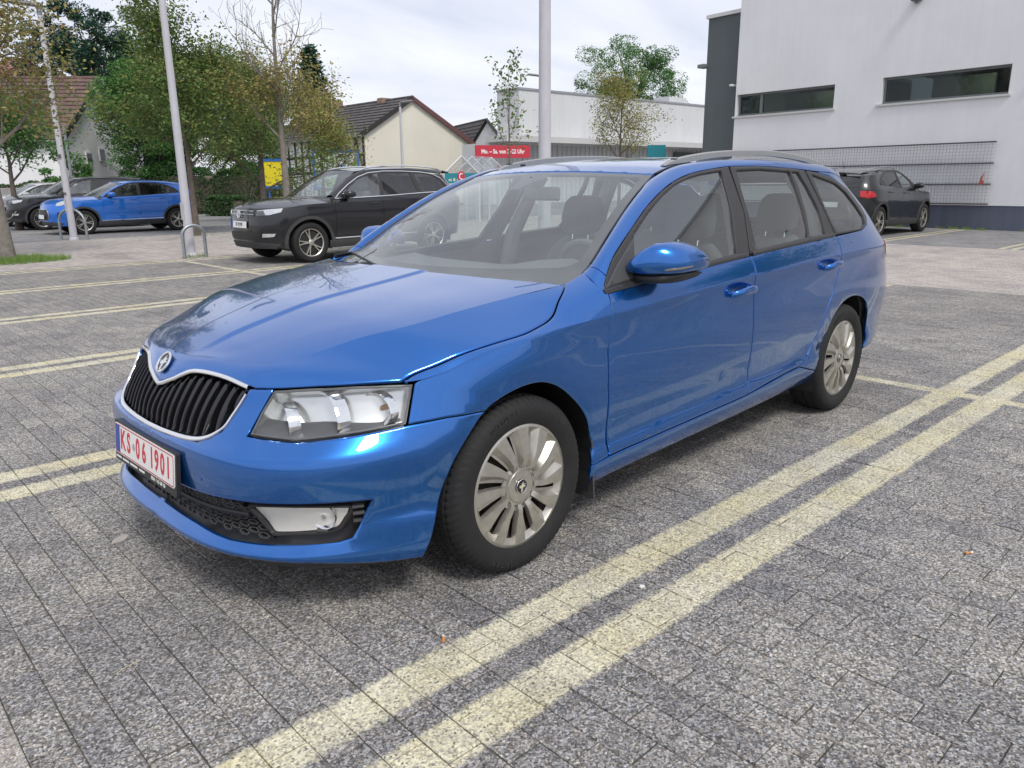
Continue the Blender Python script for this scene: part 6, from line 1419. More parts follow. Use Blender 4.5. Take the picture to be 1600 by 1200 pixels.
# --- gabled houses
def gable_house(name, label, A, Bp, apx, zeA, zeB, zr, depth_v, Ld, wall, roofm, vergem=None, timber=False):
    """A, Bp: feet of the gable (ground points); apex at fraction apx and height zr; the house runs along depth_v for Ld"""
    o = empty(name, A); tag(o, label, 'house'); inv = Matrix.Translation(-A); dv = depth_v.normalized(); up = Vector((0, 0, 1)); g = (Bp-A); gd = g.normalized(); ap = A+g*apx
    def put(mb, nm, mat, smooth=False, par=o): q = mb.obj(nm, mat, smooth=smooth, recalc=True); q.parent = par; q.matrix_parent_inverse = inv if par is o else Matrix(); return q
    V = [A, Bp, Bp+up*zeB, ap+up*zr, A+up*zeA]; V += [v+dv*Ld for v in V]
    mb = MB(); mb.add([tuple(v) for v in V], [(0, 1, 2, 3, 4), (9, 8, 7, 6, 5), (0, 4, 9, 5), (1, 6, 7, 2), (0, 5, 6, 1)]); put(mb, 'wall', wall)
    out = -dv*.18; rf = None
    for nm, e0, ze, sd in (('roof_slope', A, zeA, -1), ('roof_slope', Bp, zeB, 1)):
        lo = e0+up*ze; hi = ap+up*zr; sl = (lo-hi); lo2 = lo+sl.normalized()*.35; n_ = sl.cross(dv).normalized(); n_ = n_ if n_.z > 0 else -n_
        rows = max(6, int(sl.length/.36)); mb = MB()
        for k in range(rows):                        # overlapping courses of tiles
            a = hi+(lo2-hi)*(k/rows); b_ = hi+(lo2-hi)*((k+1.08)/rows); q = [a+out+n_*.06, b_+out+n_*.11, b_+dv*(Ld+.2)+n_*.11, a+dv*(Ld+.2)+n_*.06]; q += [v-n_*.05 for v in q]
            mb.add([tuple(v) for v in q], [(0, 1, 2, 3), (7, 6, 5, 4), (0, 4, 5, 1), (1, 5, 6, 2), (2, 6, 7, 3), (3, 7, 4, 0)])
        r_ = put(mb, nm, roofm); rf = rf or r_
        if vergem:
            mb = MB(); q = [hi+out*1.15+n_*.13, lo2+out*1.15+n_*.17, lo2+out*1.15-n_*.12, hi+out*1.15-n_*.12]; q += [v-out*.4 for v in q]; mb.add([tuple(v) for v in q], [(0, 1, 2, 3), (7, 6, 5, 4), (0, 4, 5, 1), (1, 5, 6, 2), (2, 6, 7, 3), (3, 7, 4, 0)]); put(mb, 'verge_board', vergem if sd > 0 else WOODD)
        mb = MB(); mb.tube([lo2+out-up*.02, lo2+dv*(Ld+.1)-up*.02], .07, 8); put(mb, 'gutter', GUTTER)
    mb = MB(); mb.tube([ap+up*(zr+.07)+out, ap+up*(zr+.07)+dv*(Ld+.1)], .10, 8); put(mb, 'ridge', roofm)
    return o, put, dv, ap, gd, rf
cA, cB = base(573, 46), base(755, 52); gv = (cB-cA); dvc = Vector((-gv.y, gv.x, 0)); dvc = dvc if dvc.dot(Vector(CAM_P)-cA) < 0 else -dvc
o, put, dv, ap, gd, rf = gable_house('cream_house', 'cream gabled house with dark tiled roof and timber-framed side', cA, cB, .38, 4.25, 3.25, 6.35, dvc, 13, CREAM, TILED, VERGE)
for f_, wd_, hh in ((3.0, .7, .35), (8.8, .55, .6), (11.6, .6, .75)):
    mb = MB(); c = ap+dv*f_; mb.box((c.x, c.y, 6.35+hh/2-.1), (.6, wd_, hh), Matrix.Rotation(math.atan2(dv.y, dv.x), 3, 'Z'), .03); put(mb, 'chimney', BRICKC, par=o)
sw_ = -gd                                             # timber frame on the left long side
mb = MB(); q = [cA+dv*.1+sw_*.02, cA+dv*12.9+sw_*.02]; mb.add([tuple(v) for v in (q[0]+Vector((0, 0, .1)), q[1]+Vector((0, 0, .1)), q[1]+Vector((0, 0, 4.1)), q[0]+Vector((0, 0, 4.1)))], [(0, 1, 2, 3)]); put(mb, 'infill', WHITEH)
def timber(p0, p1, w=.09):
    mb = MB(); mb.tube([p0, p1], w, 4); put(mb, 'timber', WOODD)
for k in range(11): timber(cA+dv*(.12+k*.95)+sw_*.03+Vector((0, 0, 2.0 if k % 2 else .1)), cA+dv*(.12+k*.95)+sw_*.03+Vector((0, 0, 4.1)))
for z in (2.0, 3.0, 4.1): timber(cA+dv*.1+sw_*.035+Vector((0, 0, z)), cA+dv*10.6+sw_*.035+Vector((0, 0, z)))
timber(cA+dv*.2+sw_*.03+Vector((0, 0, 2.0)), cA+dv*1.0+sw_*.03+Vector((0, 0, 4.1))); timber(cA+dv*7.0+sw_*.03+Vector((0, 0, 3.1)), cA+dv*6.5+sw_*.03+Vector((0, 0, 4.1)))
wA, wB_ = base(106, 36), base(228, 45); gv = wB_-wA; dvw = Vector((-gv.y, gv.x, 0)); dvw = dvw if dvw.dot(-_r) > 0 else -dvw
o, put, dv, ap, gd, rf = gable_house('white_house', 'white rendered house with brown tiled roof behind the left trees', wA, wB_, .5, 3.55, 3.55, 6.6, dvw, 12, WHITEH, TILER, simple('pale_verge', (.5, .5, .5), .7))
for t_, z0, z1 in ((2.4, 2.25, 2.95), (3.9, 2.55, 3.2), (1.2, .9, 1.9)):
    c = wA+gd*t_-dv*.02; Mw = Matrix.Rotation(math.atan2(gd.y, gd.x), 3, 'Z'); mb = MB(); mb.box((c.x, c.y, (z0+z1)/2), (.62, .10, z1-z0), Mw); fo = put(mb, 'window', simple('window_white', (.7, .7, .7), .5)); mb = MB(); c2 = c-dv*.055; mb.box((c2.x, c2.y, (z0+z1)/2), (.48, .02, z1-z0-.14), Mw); put(mb, 'pane', DARKG, par=fo)
rA, rB_ = base(60, 62), base(150, 66); gv = rB_-rA; dvr = Vector((-gv.y, gv.x, 0)); dvr = dvr if dvr.dot(_f) > 0 else -dvr
gable_house('red_roofed_house', 'house with bright red roof behind the brown tiled one', rA+(rA-rB_)*.8, rB_, .5, 8.0, 8.0, 11.0, (rA-rB_).cross(Vector((0, 0, 1))) if False else dvr, 10, render_mat('pink_render', (.5, .28, .22)), TILEP)
dA, dB = base(700, 72), base(782, 66); gv = dB-dA; dvd = Vector((-gv.y, gv.x, 0)); dvd = dvd if dvd.dot(_f) > 0 else -dvd
sA_ = base(738, 66); sB_ = base(780, 64)
gable_house('small_house', 'small pale house with steep dark roof beside the cream house', sA_, sB_+(sB_-sA_)*.25, .45, 4.4, 4.2, 6.3, (sA_-sB_).normalized()*.6+_f*.8-Vector((0, 0, _f.z*.8)), 9, render_mat('pale_render', (.66, .66, .66)), TILED, WOODD)
# low garden wall and hedge along its top
lw0, lw1 = base(-60, 33), base(118, 33.5); wd2 = (lw1-lw0); mb = MB(); c = (lw0+lw1)/2; mb.box((c.x, c.y, .62), (wd2.length, .24, 1.3), Matrix.Rotation(math.atan2(wd2.y, wd2.x), 3, 'Z'), .02); lwo = mb.obj('garden_wall', render_mat('grey_garden_wall', (.36, .35, .34), var=.15, streak=.3), smooth=False); tag(lwo, 'low grey garden wall behind the white hatchback', 'wall')
# --- lamp posts with steel hoops
def lamp_post(p, h, r0, r1, label, head=(-1, 0), rz=0.):
    o = empty('lamp_post', p); tag(o, label, 'lamp post', 'grey lamp posts of the car park')
    mb = MB(); n_ = 10; mb.tube([(0, 0, h*k/n_) for k in range(n_+1)], [r0+(r1-r0)*(k/n_)**.8 for k in range(n_+1)], 20); mb.obj('post', POSTM, o, angle=60)
    mb = MB(); mb.tube([(0, 0, -.01), (0, 0, .05), (0, 0, .07)], [r0*1.25, r0*1.22, r0*1.02], 20); mb.obj('base_collar', POSTM, o, angle=60)
    mb = MB(); mb.box((.0, 0, .85), (.012, r0*1.1, .32), None, .003, ); mb.V = [(v[0]-r0*.94, v[1], v[2]) for v in mb.V]; mb.obj('service_door', POSTM, o, smooth=False)
    hx, hy = head; L_ = math.hypot(hx, hy); hx, hy = hx/L_, hy/L_; Rm = Matrix.Rotation(math.atan2(hy, hx), 3, 'Z')
    mb = MB(); mb.tube([(0, 0, h-.02), (0, 0, h+.16), (hx*.10, hy*.10, h+.22)], [r1*1.1, r1*1.0, r1*.9], 12); hd = mb.obj('head_bracket', simple('luminaire_grey', (.22, .22, .23), .5, metal=.4), o)
    mb = MB(); mb.box((hx*.38, hy*.38, h+.25), (.66, .30, .09), Rm @ Matrix.Rotation(-.12, 3, 'Y'), .03, (.8, .8)); mb.obj('luminaire', simple('luminaire_grey', (.22, .22, .23), .5, metal=.4), o, angle=40)
    return o
hv = -_r
lamp_post((4.39, 12.25, 0), 5.3, .088, .055, 'grey lamp post with steel hoop beside the black SUV', (hv.x, hv.y)); lamp_post((4.38, 19.35, 0), 5.3, .088, .055, 'grey lamp post with stickers in front of the bright blue crossover', (hv.x, hv.y))
bp_ = base(851, 14.0); lamp_post((bp_.x, bp_.y, 0), 6.2, .125, .095, 'thick grey mast rising behind the estate roof in the middle', (hv.x, hv.y))
l3 = base(630, 40); lamp_post((l3.x, l3.y, 0), 5.1, .085, .06, 'slim lamp post in front of the cream gable', (_r.x, _r.y)); l4 = base(845, 40); lamp_post((l4.x, l4.y, 0), 6.3, .10, .07, 'slim lamp post left of the hall next to the thick mast', (hv.x, hv.y))
l5 = base(112, 30); mb = MB(); mb.tube([(l5.x, l5.y, 0), (l5.x, l5.y, 3.6)], .05, 10); so = mb.obj('sign_post', GALV); tag(so, 'thin sign post behind the left lamp post', 'post')
for (a, b_), lb in ((((4.13, 11.93), (4.53, 11.90)), 'galvanised steel hoop round the lamp post beside the black SUV'), (((4.20, 19.75), (4.62, 19.10)), 'galvanised steel hoop round the lamp post before the blue crossover')):
    pts = []; A_ = Vector((*a, 0)); B_ = Vector((*b_, 0)); w_ = (B_-A_).length/2; m_ = (A_+B_)/2; dr = (B_-A_).normalized()
    pts = [A_, A_+Vector((0, 0, .42))]+[m_-dr*w_*math.cos(t)+Vector((0, 0, .42+w_*.9*math.sin(t))) for t in np.linspace(.2, math.pi-.2, 9)]+[B_+Vector((0, 0, .42)), B_]
    mb = MB(); mb.tube(pts, .032, 12); tag(mb.obj('steel_hoop', GALV), lb, 'steel hoop', 'steel hoops guarding the lamp posts')
mb = MB()
for k, (z, s_, mt) in enumerate(((2.05, .09, 0), (1.15, .06, 0))): mb.box((4.38-.07, 19.35-.06, z), (.012, s_, s_), Matrix.Rotation(.75, 3, 'Z'))
tag(mb.obj('stickers', simple('sticker_dark', (.1, .1, .1), .5), smooth=False), 'small dark stickers on the lamp post before the blue crossover', 'sticker')
# --- trolley shelter, opening-hours board, billboards
TEAL = simple('teal_board', (.02, .22, .27), .45, var=.06); WPOST = simple('white_powder_coat', (.62, .62, .62), .45); SREDB = simple('sign_red', (.52, .035, .06), .5, var=.08); TRANS = glass('shelter_pane', (.82, .84, .86), .55, ior=1.6); SWHITE = simple('sign_white', (.85, .85, .85), .5)
sA2, sB2 = at(694, 271, 25), at(748, 271, 25.6); sg_ = Vector((sB2.x-sA2.x, sB2.y-sA2.y, 0)); gl = sg_.length; gdx = sg_.normalized(); gdv = Vector((-gdx.y, gdx.x, 0)); gdv = gdv if gdv.dot(_f) > 0 else -gdv; dvv = (gdv*.6+gdx*.8).normalized()
S0 = Vector((sA2.x, sA2.y, 0)); ez = sA2.z; rzv = at(718, 244, 25.2).z; sh = empty('trolley_shelter', S0); tag(sh, 'glazed trolley shelter with white gable frames and teal band', 'shelter')
def sput(mb, nm, mat, par=sh, smooth=True): q = mb.obj(nm, mat, smooth=smooth, recalc=True); q.parent = par; q.matrix_parent_inverse = Matrix.Translation(-S0) if par is sh else Matrix(); return q
for k in range(4):
    f0 = S0+dvv*(k*.78); L_ = f0+Vector((0, 0, ez)); R_ = f0+gdx*gl+Vector((0, 0, ez)); T_ = f0+gdx*gl*.5+Vector((0, 0, rzv))
    mb = MB(); mb.tube([f0, L_, T_, R_, f0+gdx*gl], .035, 6); fo = sput(mb, 'frame', WPOST)
    if k < 3:
        for a, b_ in ((L_, T_), (T_, R_)): mb = MB(); q = [a, b_, b_+dvv*.78, a+dvv*.78]; mb.add([tuple(v+Vector((0, 0, .03))) for v in q], [(0, 1, 2, 3)]); sput(mb, 'roof_pane', TRANS, fo, False)
mb = MB(); mb.add([tuple(v) for v in (S0+Vector((0, 0, ez-.32)), S0+gdx*gl+Vector((0, 0, ez-.32)), S0+gdx*gl+Vector((0, 0, ez+.01)), S0+Vector((0, 0, ez+.01)))]+[tuple(v-gdv*.05) for v in (S0+Vector((0, 0, ez-.32)), S0+gdx*gl+Vector((0, 0, ez-.32)), S0+gdx*gl+Vector((0, 0, ez+.01)), S0+Vector((0, 0, ez+.01)))], [(0, 1, 2, 3), (7, 6, 5, 4), (0, 4, 5, 1), (1, 5, 6, 2), (2, 6, 7, 3), (3, 7, 4, 0)]); bd = sput(mb, 'teal_band', TEAL, smooth=False)
mb = MB(); text_mb('et & mal', .15, frame_M(S0+gdx*gl*.30-gdv*.056+Vector((0, 0, ez-.20)), gdx, -gdv), mb=mb, bold=.002); sput(mb, 'band_lettering', simple('sign_cream', (.75, .72, .55), .5), bd, False)
Mr = frame_M(S0+gdx*gl*.46-gdv*.058+Vector((0, 0, ez-.10)), gdx, -gdv); mb = MB(); mb.prism([(.13*math.cos(t), .17*math.sin(t)) for t in np.linspace(0, 2*math.pi, 25)[:-1]], 0, .02, Mr); ro = sput(mb, 'red_roundel', SREDB, bd, False)
mb = MB(); mb.tube([Mr @ Vector((.07*math.cos(t), .09*math.sin(t), .022)) for t in np.linspace(.8, 5.2, 14)], .018, 6); sput(mb, 'roundel_mark', SWHITE, bd)
def board(name, label, cat, p0, p1, h, mat, frame=None, legs=True, text=None, zt=None, tmat=None, tsize=.2, th=.06):
    """flat board between the upper corners p0 and p1, h high, on two legs"""
    O_ = Vector((p0.x, p0.y, 0)); o = empty(name, O_); tag(o, label, cat); d = p1-p0; d = Vector((d.x, d.y, 0)); w = d.length; d.normalize(); n_ = Vector((d.y, -d.x, 0)); n_ = n_ if n_.dot(Vector(CAM_P)-p0) > 0 else -n_; z = (p0.z+p1.z)/2
    def put(mb, nm, mt, par=o, smooth=False): q = mb.obj(nm, mt, smooth=smooth); q.parent = par; q.matrix_parent_inverse = Matrix.Translation(-O_) if par is o else Matrix(); return q
    Rb = Matrix(((d.x, n_.x, 0), (d.y, n_.y, 0), (0, 0, 1))); c = O_+d*w/2
    mb = MB(); mb.box((c.x, c.y, z-h/2), (w, th, h), Rb); bo = put(mb, 'board', mat)
    if frame:
        for (t0, t1, a, b_) in ((-.06, w+.06, z, z+.10), (-.06, w+.06, z-h-.10, z-h), (-.10, 0, z-h-.1, z+.1), (w, w+.10, z-h-.1, z+.1)):
            mb = MB(); cc = O_+d*((t0+t1)/2); mb.box((cc.x, cc.y, (a+b_)/2), (t1-t0, th+.06, b_-a), Rb); put(mb, 'frame_bar', frame, bo)
    if legs:
        for t in (.12*w, .88*w): cc = O_+d*t-n_*(th*.5+.045); mb = MB(); mb.tube([cc, cc+Vector((0, 0, z-.05))], .04, 8); put(mb, 'leg', frame or GALV)
    if text: mb = MB(); text_mb(text, tsize, frame_M(O_+d*w/2+n_*(th/2+.004)+Vector((0, 0, z-h/2)), d, n_), mb=mb, bold=.006, sx=.82); tag(put(mb, 'lettering', tmat or SWHITE, bo), kind='stuff')
    return o, put, O_, d, n_, w, z, bo
board('opening_hours_board', 'red board with white opening hours Mo. - Sa. von 7-22 Uhr', 'sign', at(742, 224, 28), at(828, 230, 28.6), .45, SREDB, text='Mo. – Sa. von 7–22 Uhr', tsize=.21)
def picture_mat(name, cols, sc_):
    m, n, b = new_mat(name); L = n.links.new; c = tx(n, 'ShaderNodeTexCoord'); nz_ = tx(n, 'ShaderNodeTexNoise', Scale=sc_, Detail=2.0, Distortion=.8); L(c.outputs['Object'], nz_.inputs['Vector']); r = tx(n, 'ShaderNodeValToRGB'); r.color_ramp.interpolation = 'EASE'
    while len(r.color_ramp.elements) < len(cols): r.color_ramp.elements.new(.5)
    for i, (e_, c_) in enumerate(zip(r.color_ramp.elements, cols)): e_.position = .3+.4*i/(len(cols)-1); e_.color = (*c_, 1)
    L(nz_.outputs['Fac'], r.inputs['Fac']); L(r.outputs[0], b.inputs['Base Color']); b.inputs['Roughness'].default_value = .5; MAT[name] = m; return m
BLUEF = simple('billboard_blue', (.02, .14, .50), .45, var=.08)
board('billboard', 'blue framed billboard with a landscape picture beside the cream house', 'billboard', at(490, 236, 33), at(557, 240, 33.5), 1.5, picture_mat('billboard_picture', [(.03, .16, .42), (.25, .42, .62), (.62, .68, .66), (.22, .36, .10), (.06, .16, .03)], 1.1), frame=BLUEF)
board('billboard', 'bright yellow billboard with blue post behind the bare tree', 'billboard', at(412, 253, 32), at(443, 251, 32), 1.0, simple('billboard_yellow', (.80, .66, .02), .5, var=.06), frame=BLUEF)
board('shop_sign', 'teal sign with red round mark beside the hall', 'sign', at(1012, 226, 34), at(1040, 227, 34), .55, TEAL)
mb = MB(); rnd_b = random.Random(5); bq = Vector((15.25, 33.74, .22)); V = []; F = []; n1_, n2_ = 10, 7
for i in range(n2_+1):
    for k in range(n1_):
        a, b_ = 2*math.pi*k/n1_, math.pi*i/n2_; rr_ = 1+rnd_b.uniform(-.14, .14); V.append((bq.x+.46*rr_*math.sin(b_)*math.cos(a), bq.y+.40*rr_*math.sin(b_)*math.sin(a), bq.z+.36*rr_*math.cos(b_)))
for i in range(n2_):
    for k in range(n1_): F.append((i*n1_+k, (i+1)*n1_+k, (i+1)*n1_+(k+1) % n1_, i*n1_+(k+1) % n1_))
mb.add(V, F); tag(mb.obj('boulder', simple('boulder_stone', (.34, .28, .21), .9, var=.3, scale=3, bump=.03), angle=50, recalc=True), 'tan boulder on the ground by the hedge', 'boulder')
# --- litter
def litter(name, label, cat, pts, r, mat, loc, rz=0): mb = MB(); mb.tube(pts, r, 7); o = mb.obj(name, mat, None, loc=loc, rz=rz); tag(o, label, cat)
BUTT = simple('butt_paper', (.75, .72, .66), .8); BUTO = simple('butt_filter', (.62, .26, .08), .8)
for loc, rz, lb in (((-.49, -1.035, .006), .9, 'cigarette butt by the yellow line in front'), ((1.2, -1.98, .006), -.6, 'cigarette butt on the pavers right of the double line')):
    o = empty('cigarette_butt', loc, rz); tag(o, lb, 'cigarette butt'); mb = MB(); mb.tube([(0, 0, 0), (.022, 0, 0)], .004, 8); mb.obj('filter', BUTO, o); mb = MB(); mb.tube([(.022, 0, 0), (.030, 0, .0005)], [.0042, .0035], 8); mb.obj('paper', BUTT, o)
litter('straw', 'pale dry straw on the pavers at the lower left', 'straw', [(-.03, 0, 0), (0, .003, .001), (.035, -.002, 0)], .0012, simple('straw_mat', (.55, .48, .32), .8), (-1.2, -.48, .003), .25)
mb = MB(); mb.prism([(.036*math.cos(t)*(1+.15*math.sin(3*t)), .022*math.sin(t)) for t in np.linspace(0, 2*math.pi, 15)[:-1]], 0, .004); tag(mb.obj('flat_stone', simple('flat_stone_mat', (.40, .36, .33), .9), None, loc=(-.92, .40, .0005), rz=.6, smooth=False), 'flat pale pebble on the pavers left of the front bumper', 'pebble')
mb = MB(); mb.prism([(.012, 0), (.004, .010), (-.010, .006), (-.012, -.004), (.002, -.008)], 0, .004); tag(mb.obj('paper_scrap', BUTT, None, loc=(.19, -1.27, .001), smooth=False), 'white paper scrap between the two yellow lines', 'paper scrap')
# ------------------------------------------------------------------ trees, hedges, weeds
def leaf_mat(name, cols, rough=.7, tr=.25):
    m, n, b = new_mat(name); L = n.links.new; g = tx(n, 'ShaderNodeNewGeometry'); r = tx(n, 'ShaderNodeValToRGB')
    while len(r.color_ramp.elements) < len(cols): r.color_ramp.elements.new(.5)
    for i, (e_, c_) in enumerate(zip(r.color_ramp.elements, cols)): e_.position = i/(len(cols)-1); e_.color = (*c_, 1)
    L(g.outputs['Random Per Island'], r.inputs['Fac']); L(r.outputs[0], b.inputs['Base Color']); b.inputs['Roughness'].default_value = rough; b.inputs['Specular IOR Level'].default_value = .3
    t = tx(n, 'ShaderNodeBsdfTranslucent'); L(r.outputs[0], t.inputs['Color']); mx_ = tx(n, 'ShaderNodeMixShader'); mx_.inputs[0].default_value = tr; L(b.outputs[0], mx_.inputs[1]); L(t.outputs[0], mx_.inputs[2]); L(mx_.outputs[0], n.nodes['Material Output'].inputs['Surface'])
    MAT[name] = m; return m
LG = leaf_mat('green_leaves', [(0.065, 0.157, 0.044), (0.094, 0.220, 0.060), (0.140, 0.273, 0.070)]); LY = leaf_mat('yellowing_leaves', [(0.187, 0.251, 0.070), (0.319, 0.314, 0.081), (0.412, 0.314, 0.101), (0.150, 0.231, 0.060)]); LB = leaf_mat('browning_leaves', [(0.375, 0.273, 0.111), (0.244, 0.273, 0.081), (0.450, 0.357, 0.142), (0.168, 0.210, 0.060), (0.300, 0.210, 0.101)])
LM = leaf_mat('mixed_leaves', [(0.127, 0.203, 0.058), (0.181, 0.243, 0.069), (0.091, 0.183, 0.058), (0.272, 0.264, 0.078)]); LD = leaf_mat('conifer_needles', [(0.025, 0.072, 0.047), (0.040, 0.097, 0.062), (0.054, 0.122, 0.070)]); LH = leaf_mat('hedge_leaves', [(0.036, 0.092, 0.031), (0.054, 0.132, 0.039), (0.082, 0.162, 0.049)]); GRASS = leaf_mat('grass_blades', [(0.109, 0.243, 0.039), (0.181, 0.304, 0.069), (0.254, 0.304, 0.098)])
LMG = leaf_mat('dull_green_leaves', [(0.085, 0.162, 0.052), (0.109, 0.189, 0.065), (0.145, 0.203, 0.065), (0.073, 0.149, 0.052)])
BARK = simple('bark', (.13, .105, .085), .95, var=.4, scale=9, bump=.02); BARKG = simple('grey_bark', (.20, .18, .155), .95, var=.35, scale=9, bump=.02)
def leaves(pts, size, rg, up=.3, shape='leaf'):
    """one small folded leaf polygon per point"""
    mb = MB(); V = []; F = []
    for p_ in pts:
        d = Vector((rg.gauss(0, 1), rg.gauss(0, 1), rg.gauss(0, .6))).normalized(); n_ = Vector((rg.gauss(0, .7), rg.gauss(0, .7), up+rg.random())).normalized(); s_ = d.cross(n_)
        if s_.length < .1: continue
        s_.normalize(); L_ = size*rg.uniform(.6, 1.35); w = L_*.55; b0 = len(V); p_ = Vector(p_)
        V += [p_, p_+d*L_*.35+s_*w*.5-n_*L_*.05, p_+d*L_*.75+s_*w*.32-n_*L_*.10, p_+d*L_-n_*L_*.18, p_+d*L_*.75-s_*w*.32-n_*L_*.10, p_+d*L_*.35-s_*w*.5-n_*L_*.05]
        F.append((b0, b0+1, b0+2, b0+3, b0+4, b0+5))
    mb.add(V, F); return mb
def branch_tree(rg, h0, H, r0, spread, n_main=7, depth=3, lean=(0, 0), upb=.55, twigs=None):
    """trunk with recursive limbs; returns (MB trunk+limbs, list of limb tips and twig points)"""
    mb = MB(); tips = []
    n_ = 9; tr_ = [Vector((lean[0]*(k/n_)**1.5+rg.gauss(0, .02)*k/n_, lean[1]*(k/n_)**1.5+rg.gauss(0, .02)*k/n_, H*k/n_*.92)) for k in range(n_+1)]
    mb.tube(tr_, [r0*(1.25 if k == 0 else 1)*(1-.86*k/n_) for k in range(n_+1)], 10)
    def grow(p0, d, L_, r, lv):
        pts = [p0]; k_ = 4
        for i in range(k_): d = (d+Vector((rg.gauss(0, .16), rg.gauss(0, .16), rg.gauss(.06, .12)))).normalized(); pts.append(pts[-1]+d*L_/k_)
        mb.tube(pts, [max(.004, r*(1-.7*i/k_)) for i in range(k_+1)], 6 if lv < 2 else 4, caps=False)
        if lv >= depth-1:
            for i in (2, 3, 4): tips.append((pts[i], d))
        if lv < depth:
            for i in range(1, k_+1):
                for _ in range(2 if lv < depth-1 else (1 if rg.random() < .8 else 2)):
                    a = Vector((rg.gauss(0, 1), rg.gauss(0, 1), rg.gauss(.25, .6))).normalized(); grow(pts[i], (d*.75+a*.75).normalized(), L_*rg.uniform(.42, .62), r*.5*(1-.1*i), lv+1)
    for m_ in range(n_main):
        t = h0/H+(1-h0/H)*(m_+.3)/n_main*.95; k = min(n_-1, int(t*n_)); p0 = tr_[k].lerp(tr_[k+1], t*n_-k); a = m_*2.4+rg.uniform(-.4, .4)
        d = Vector((math.cos(a), math.sin(a), upb+.5*t)).normalized(); grow(p0, d, spread*(1.15-.55*((t-h0/H)/(1-h0/H)))*rg.uniform(.8, 1.15), r0*.42*(1-.6*t), 1)
    return mb, tips
def make_tree(name, label, loc, seed, h0, H, r0, spread, leafm, nleaf, lsize, bark=BARK, clump=.35, cover=1.0, group=None, zmax=99, **k):
    rg = random.Random(seed); o = empty(name, loc); tag(o, label, 'tree', group); mb, tips = branch_tree(rg, h0, H, r0, spread, **k); mb.obj('trunk', bark, o, angle=80)
    if nleaf:
        use = [t for t in tips if rg.random() < cover and t[0].z < zmax*rg.uniform(.8, 1.1)]; pts = []
        for _ in range(nleaf):
            p_, d = rg.choice(use); q = Vector((rg.gauss(0, 1), rg.gauss(0, 1), rg.gauss(0, .8))); pts.append(p_+q*clump*.55+d*rg.uniform(-.1, .2))
        leaves(pts, lsize, rg).obj('crown', leafm, o, smooth=False)
    return o
def clump_tree(name, label, loc, seed, c, rad, leafm, nclump, nleaf, lsize, trunk_h, r0, cat='tree', flat=.0, bark=BARK, group=None, cr=.26):
    """dense crown: clumps spread through an uneven ellipsoid, leaf faces on every clump"""
    rg = random.Random(seed); o = empty(name, loc); tag(o, label, cat, group)
    mb = MB()
    if trunk_h: mb.tube([(0, 0, 0), (.05, .03, trunk_h*.5), (c[0]*.6, c[1]*.6, trunk_h), (c[0], c[1], c[2])], [r0*1.2, r0, r0*.8, r0*.3], 10)
    cl = []
    for _ in range(nclump):
        while True:
            q = Vector((rg.uniform(-1, 1), rg.uniform(-1, 1), rg.uniform(-1, 1)))
            if .25 < q.length < 1: break
        k_ = (q.length**.45)/q.length*(1+.18*math.sin(3*q.x+seed)+.14*math.sin(5*q.z+2*seed)+.12*math.sin(4*q.y)); q = q*k_; p_ = Vector((c[0]+q.x*rad[0], c[1]+q.y*rad[1], c[2]+q.z*rad[2])); cl.append((p_, rg.uniform(.6, 1.25)*cr*min(rad)))
        if trunk_h and rg.random() < .25: mb.tube([(c[0]*.8, c[1]*.8, max(trunk_h, c[2]-rad[2]*.5)), ((c[0]+p_.x)/2, (c[1]+p_.y)/2, (c[2]-rad[2]*.2+p_.z)/2), p_], [r0*.4, r0*.22, .015], 5, caps=False)
    if mb.V: mb.obj('trunk', bark, o, angle=80)
    pts = []
    for _ in range(nleaf):
        p_, s_ = rg.choice(cl); q = Vector((rg.gauss(0, 1), rg.gauss(0, 1), rg.gauss(0, 1))); q = q/q.length*s_*rg.uniform(.45, 1.0)**.5; q.z *= .75; pts.append(p_+q)
    leaves(pts, lsize, rg, up=.5).obj('crown', leafm, o, smooth=False); return o
def conifer(name, label, loc, seed, H, R_, leafm, n_w=26, per=9):
    """whorls of drooping branches with needle sprays"""
    rg = random.Random(seed); o = empty(name, loc); tag(o, label, 'tree'); mb = MB(); mb.tube([(0, 0, 0), (0, 0, H*.5), (0, 0, H)], [H*.022, H*.014, .02], 8); pts = []
    for i in range(n_w):
        t = .10+.88*i/n_w; L0 = R_*(1-t)**.75*(1+rg.uniform(-.2, .2))+.15
        for k in range(per):
            a = 2*math.pi*(k+rg.random()*.8)/per; L_ = L0*rg.uniform(.6, 1.15); d = Vector((math.cos(a), math.sin(a), .12)); z0 = H*t; e_ = [Vector((0, 0, z0)), Vector((0, 0, z0))+d*L_*.55+Vector((0, 0, -.02*L_)), Vector((0, 0, z0))+d*L_+Vector((0, 0, -.16*L_))]
            mb.tube(e_, [.05*(1-t)+.012, .03*(1-t)+.008, .006], 4, caps=False)
            for j in range(int(26*L_/R_*3)+10): s_ = rg.random()**.7; p_ = e_[0].lerp(e_[2], s_)+Vector((rg.gauss(0, .10), rg.gauss(0, .10), rg.gauss(-.06, .09)))*(R_*.55); pts.append(p_)
    mb.obj('trunk', BARK, o, angle=80); leaves(pts, R_*.10, rg, up=.6).obj('crown', leafm, o, smooth=False); return o
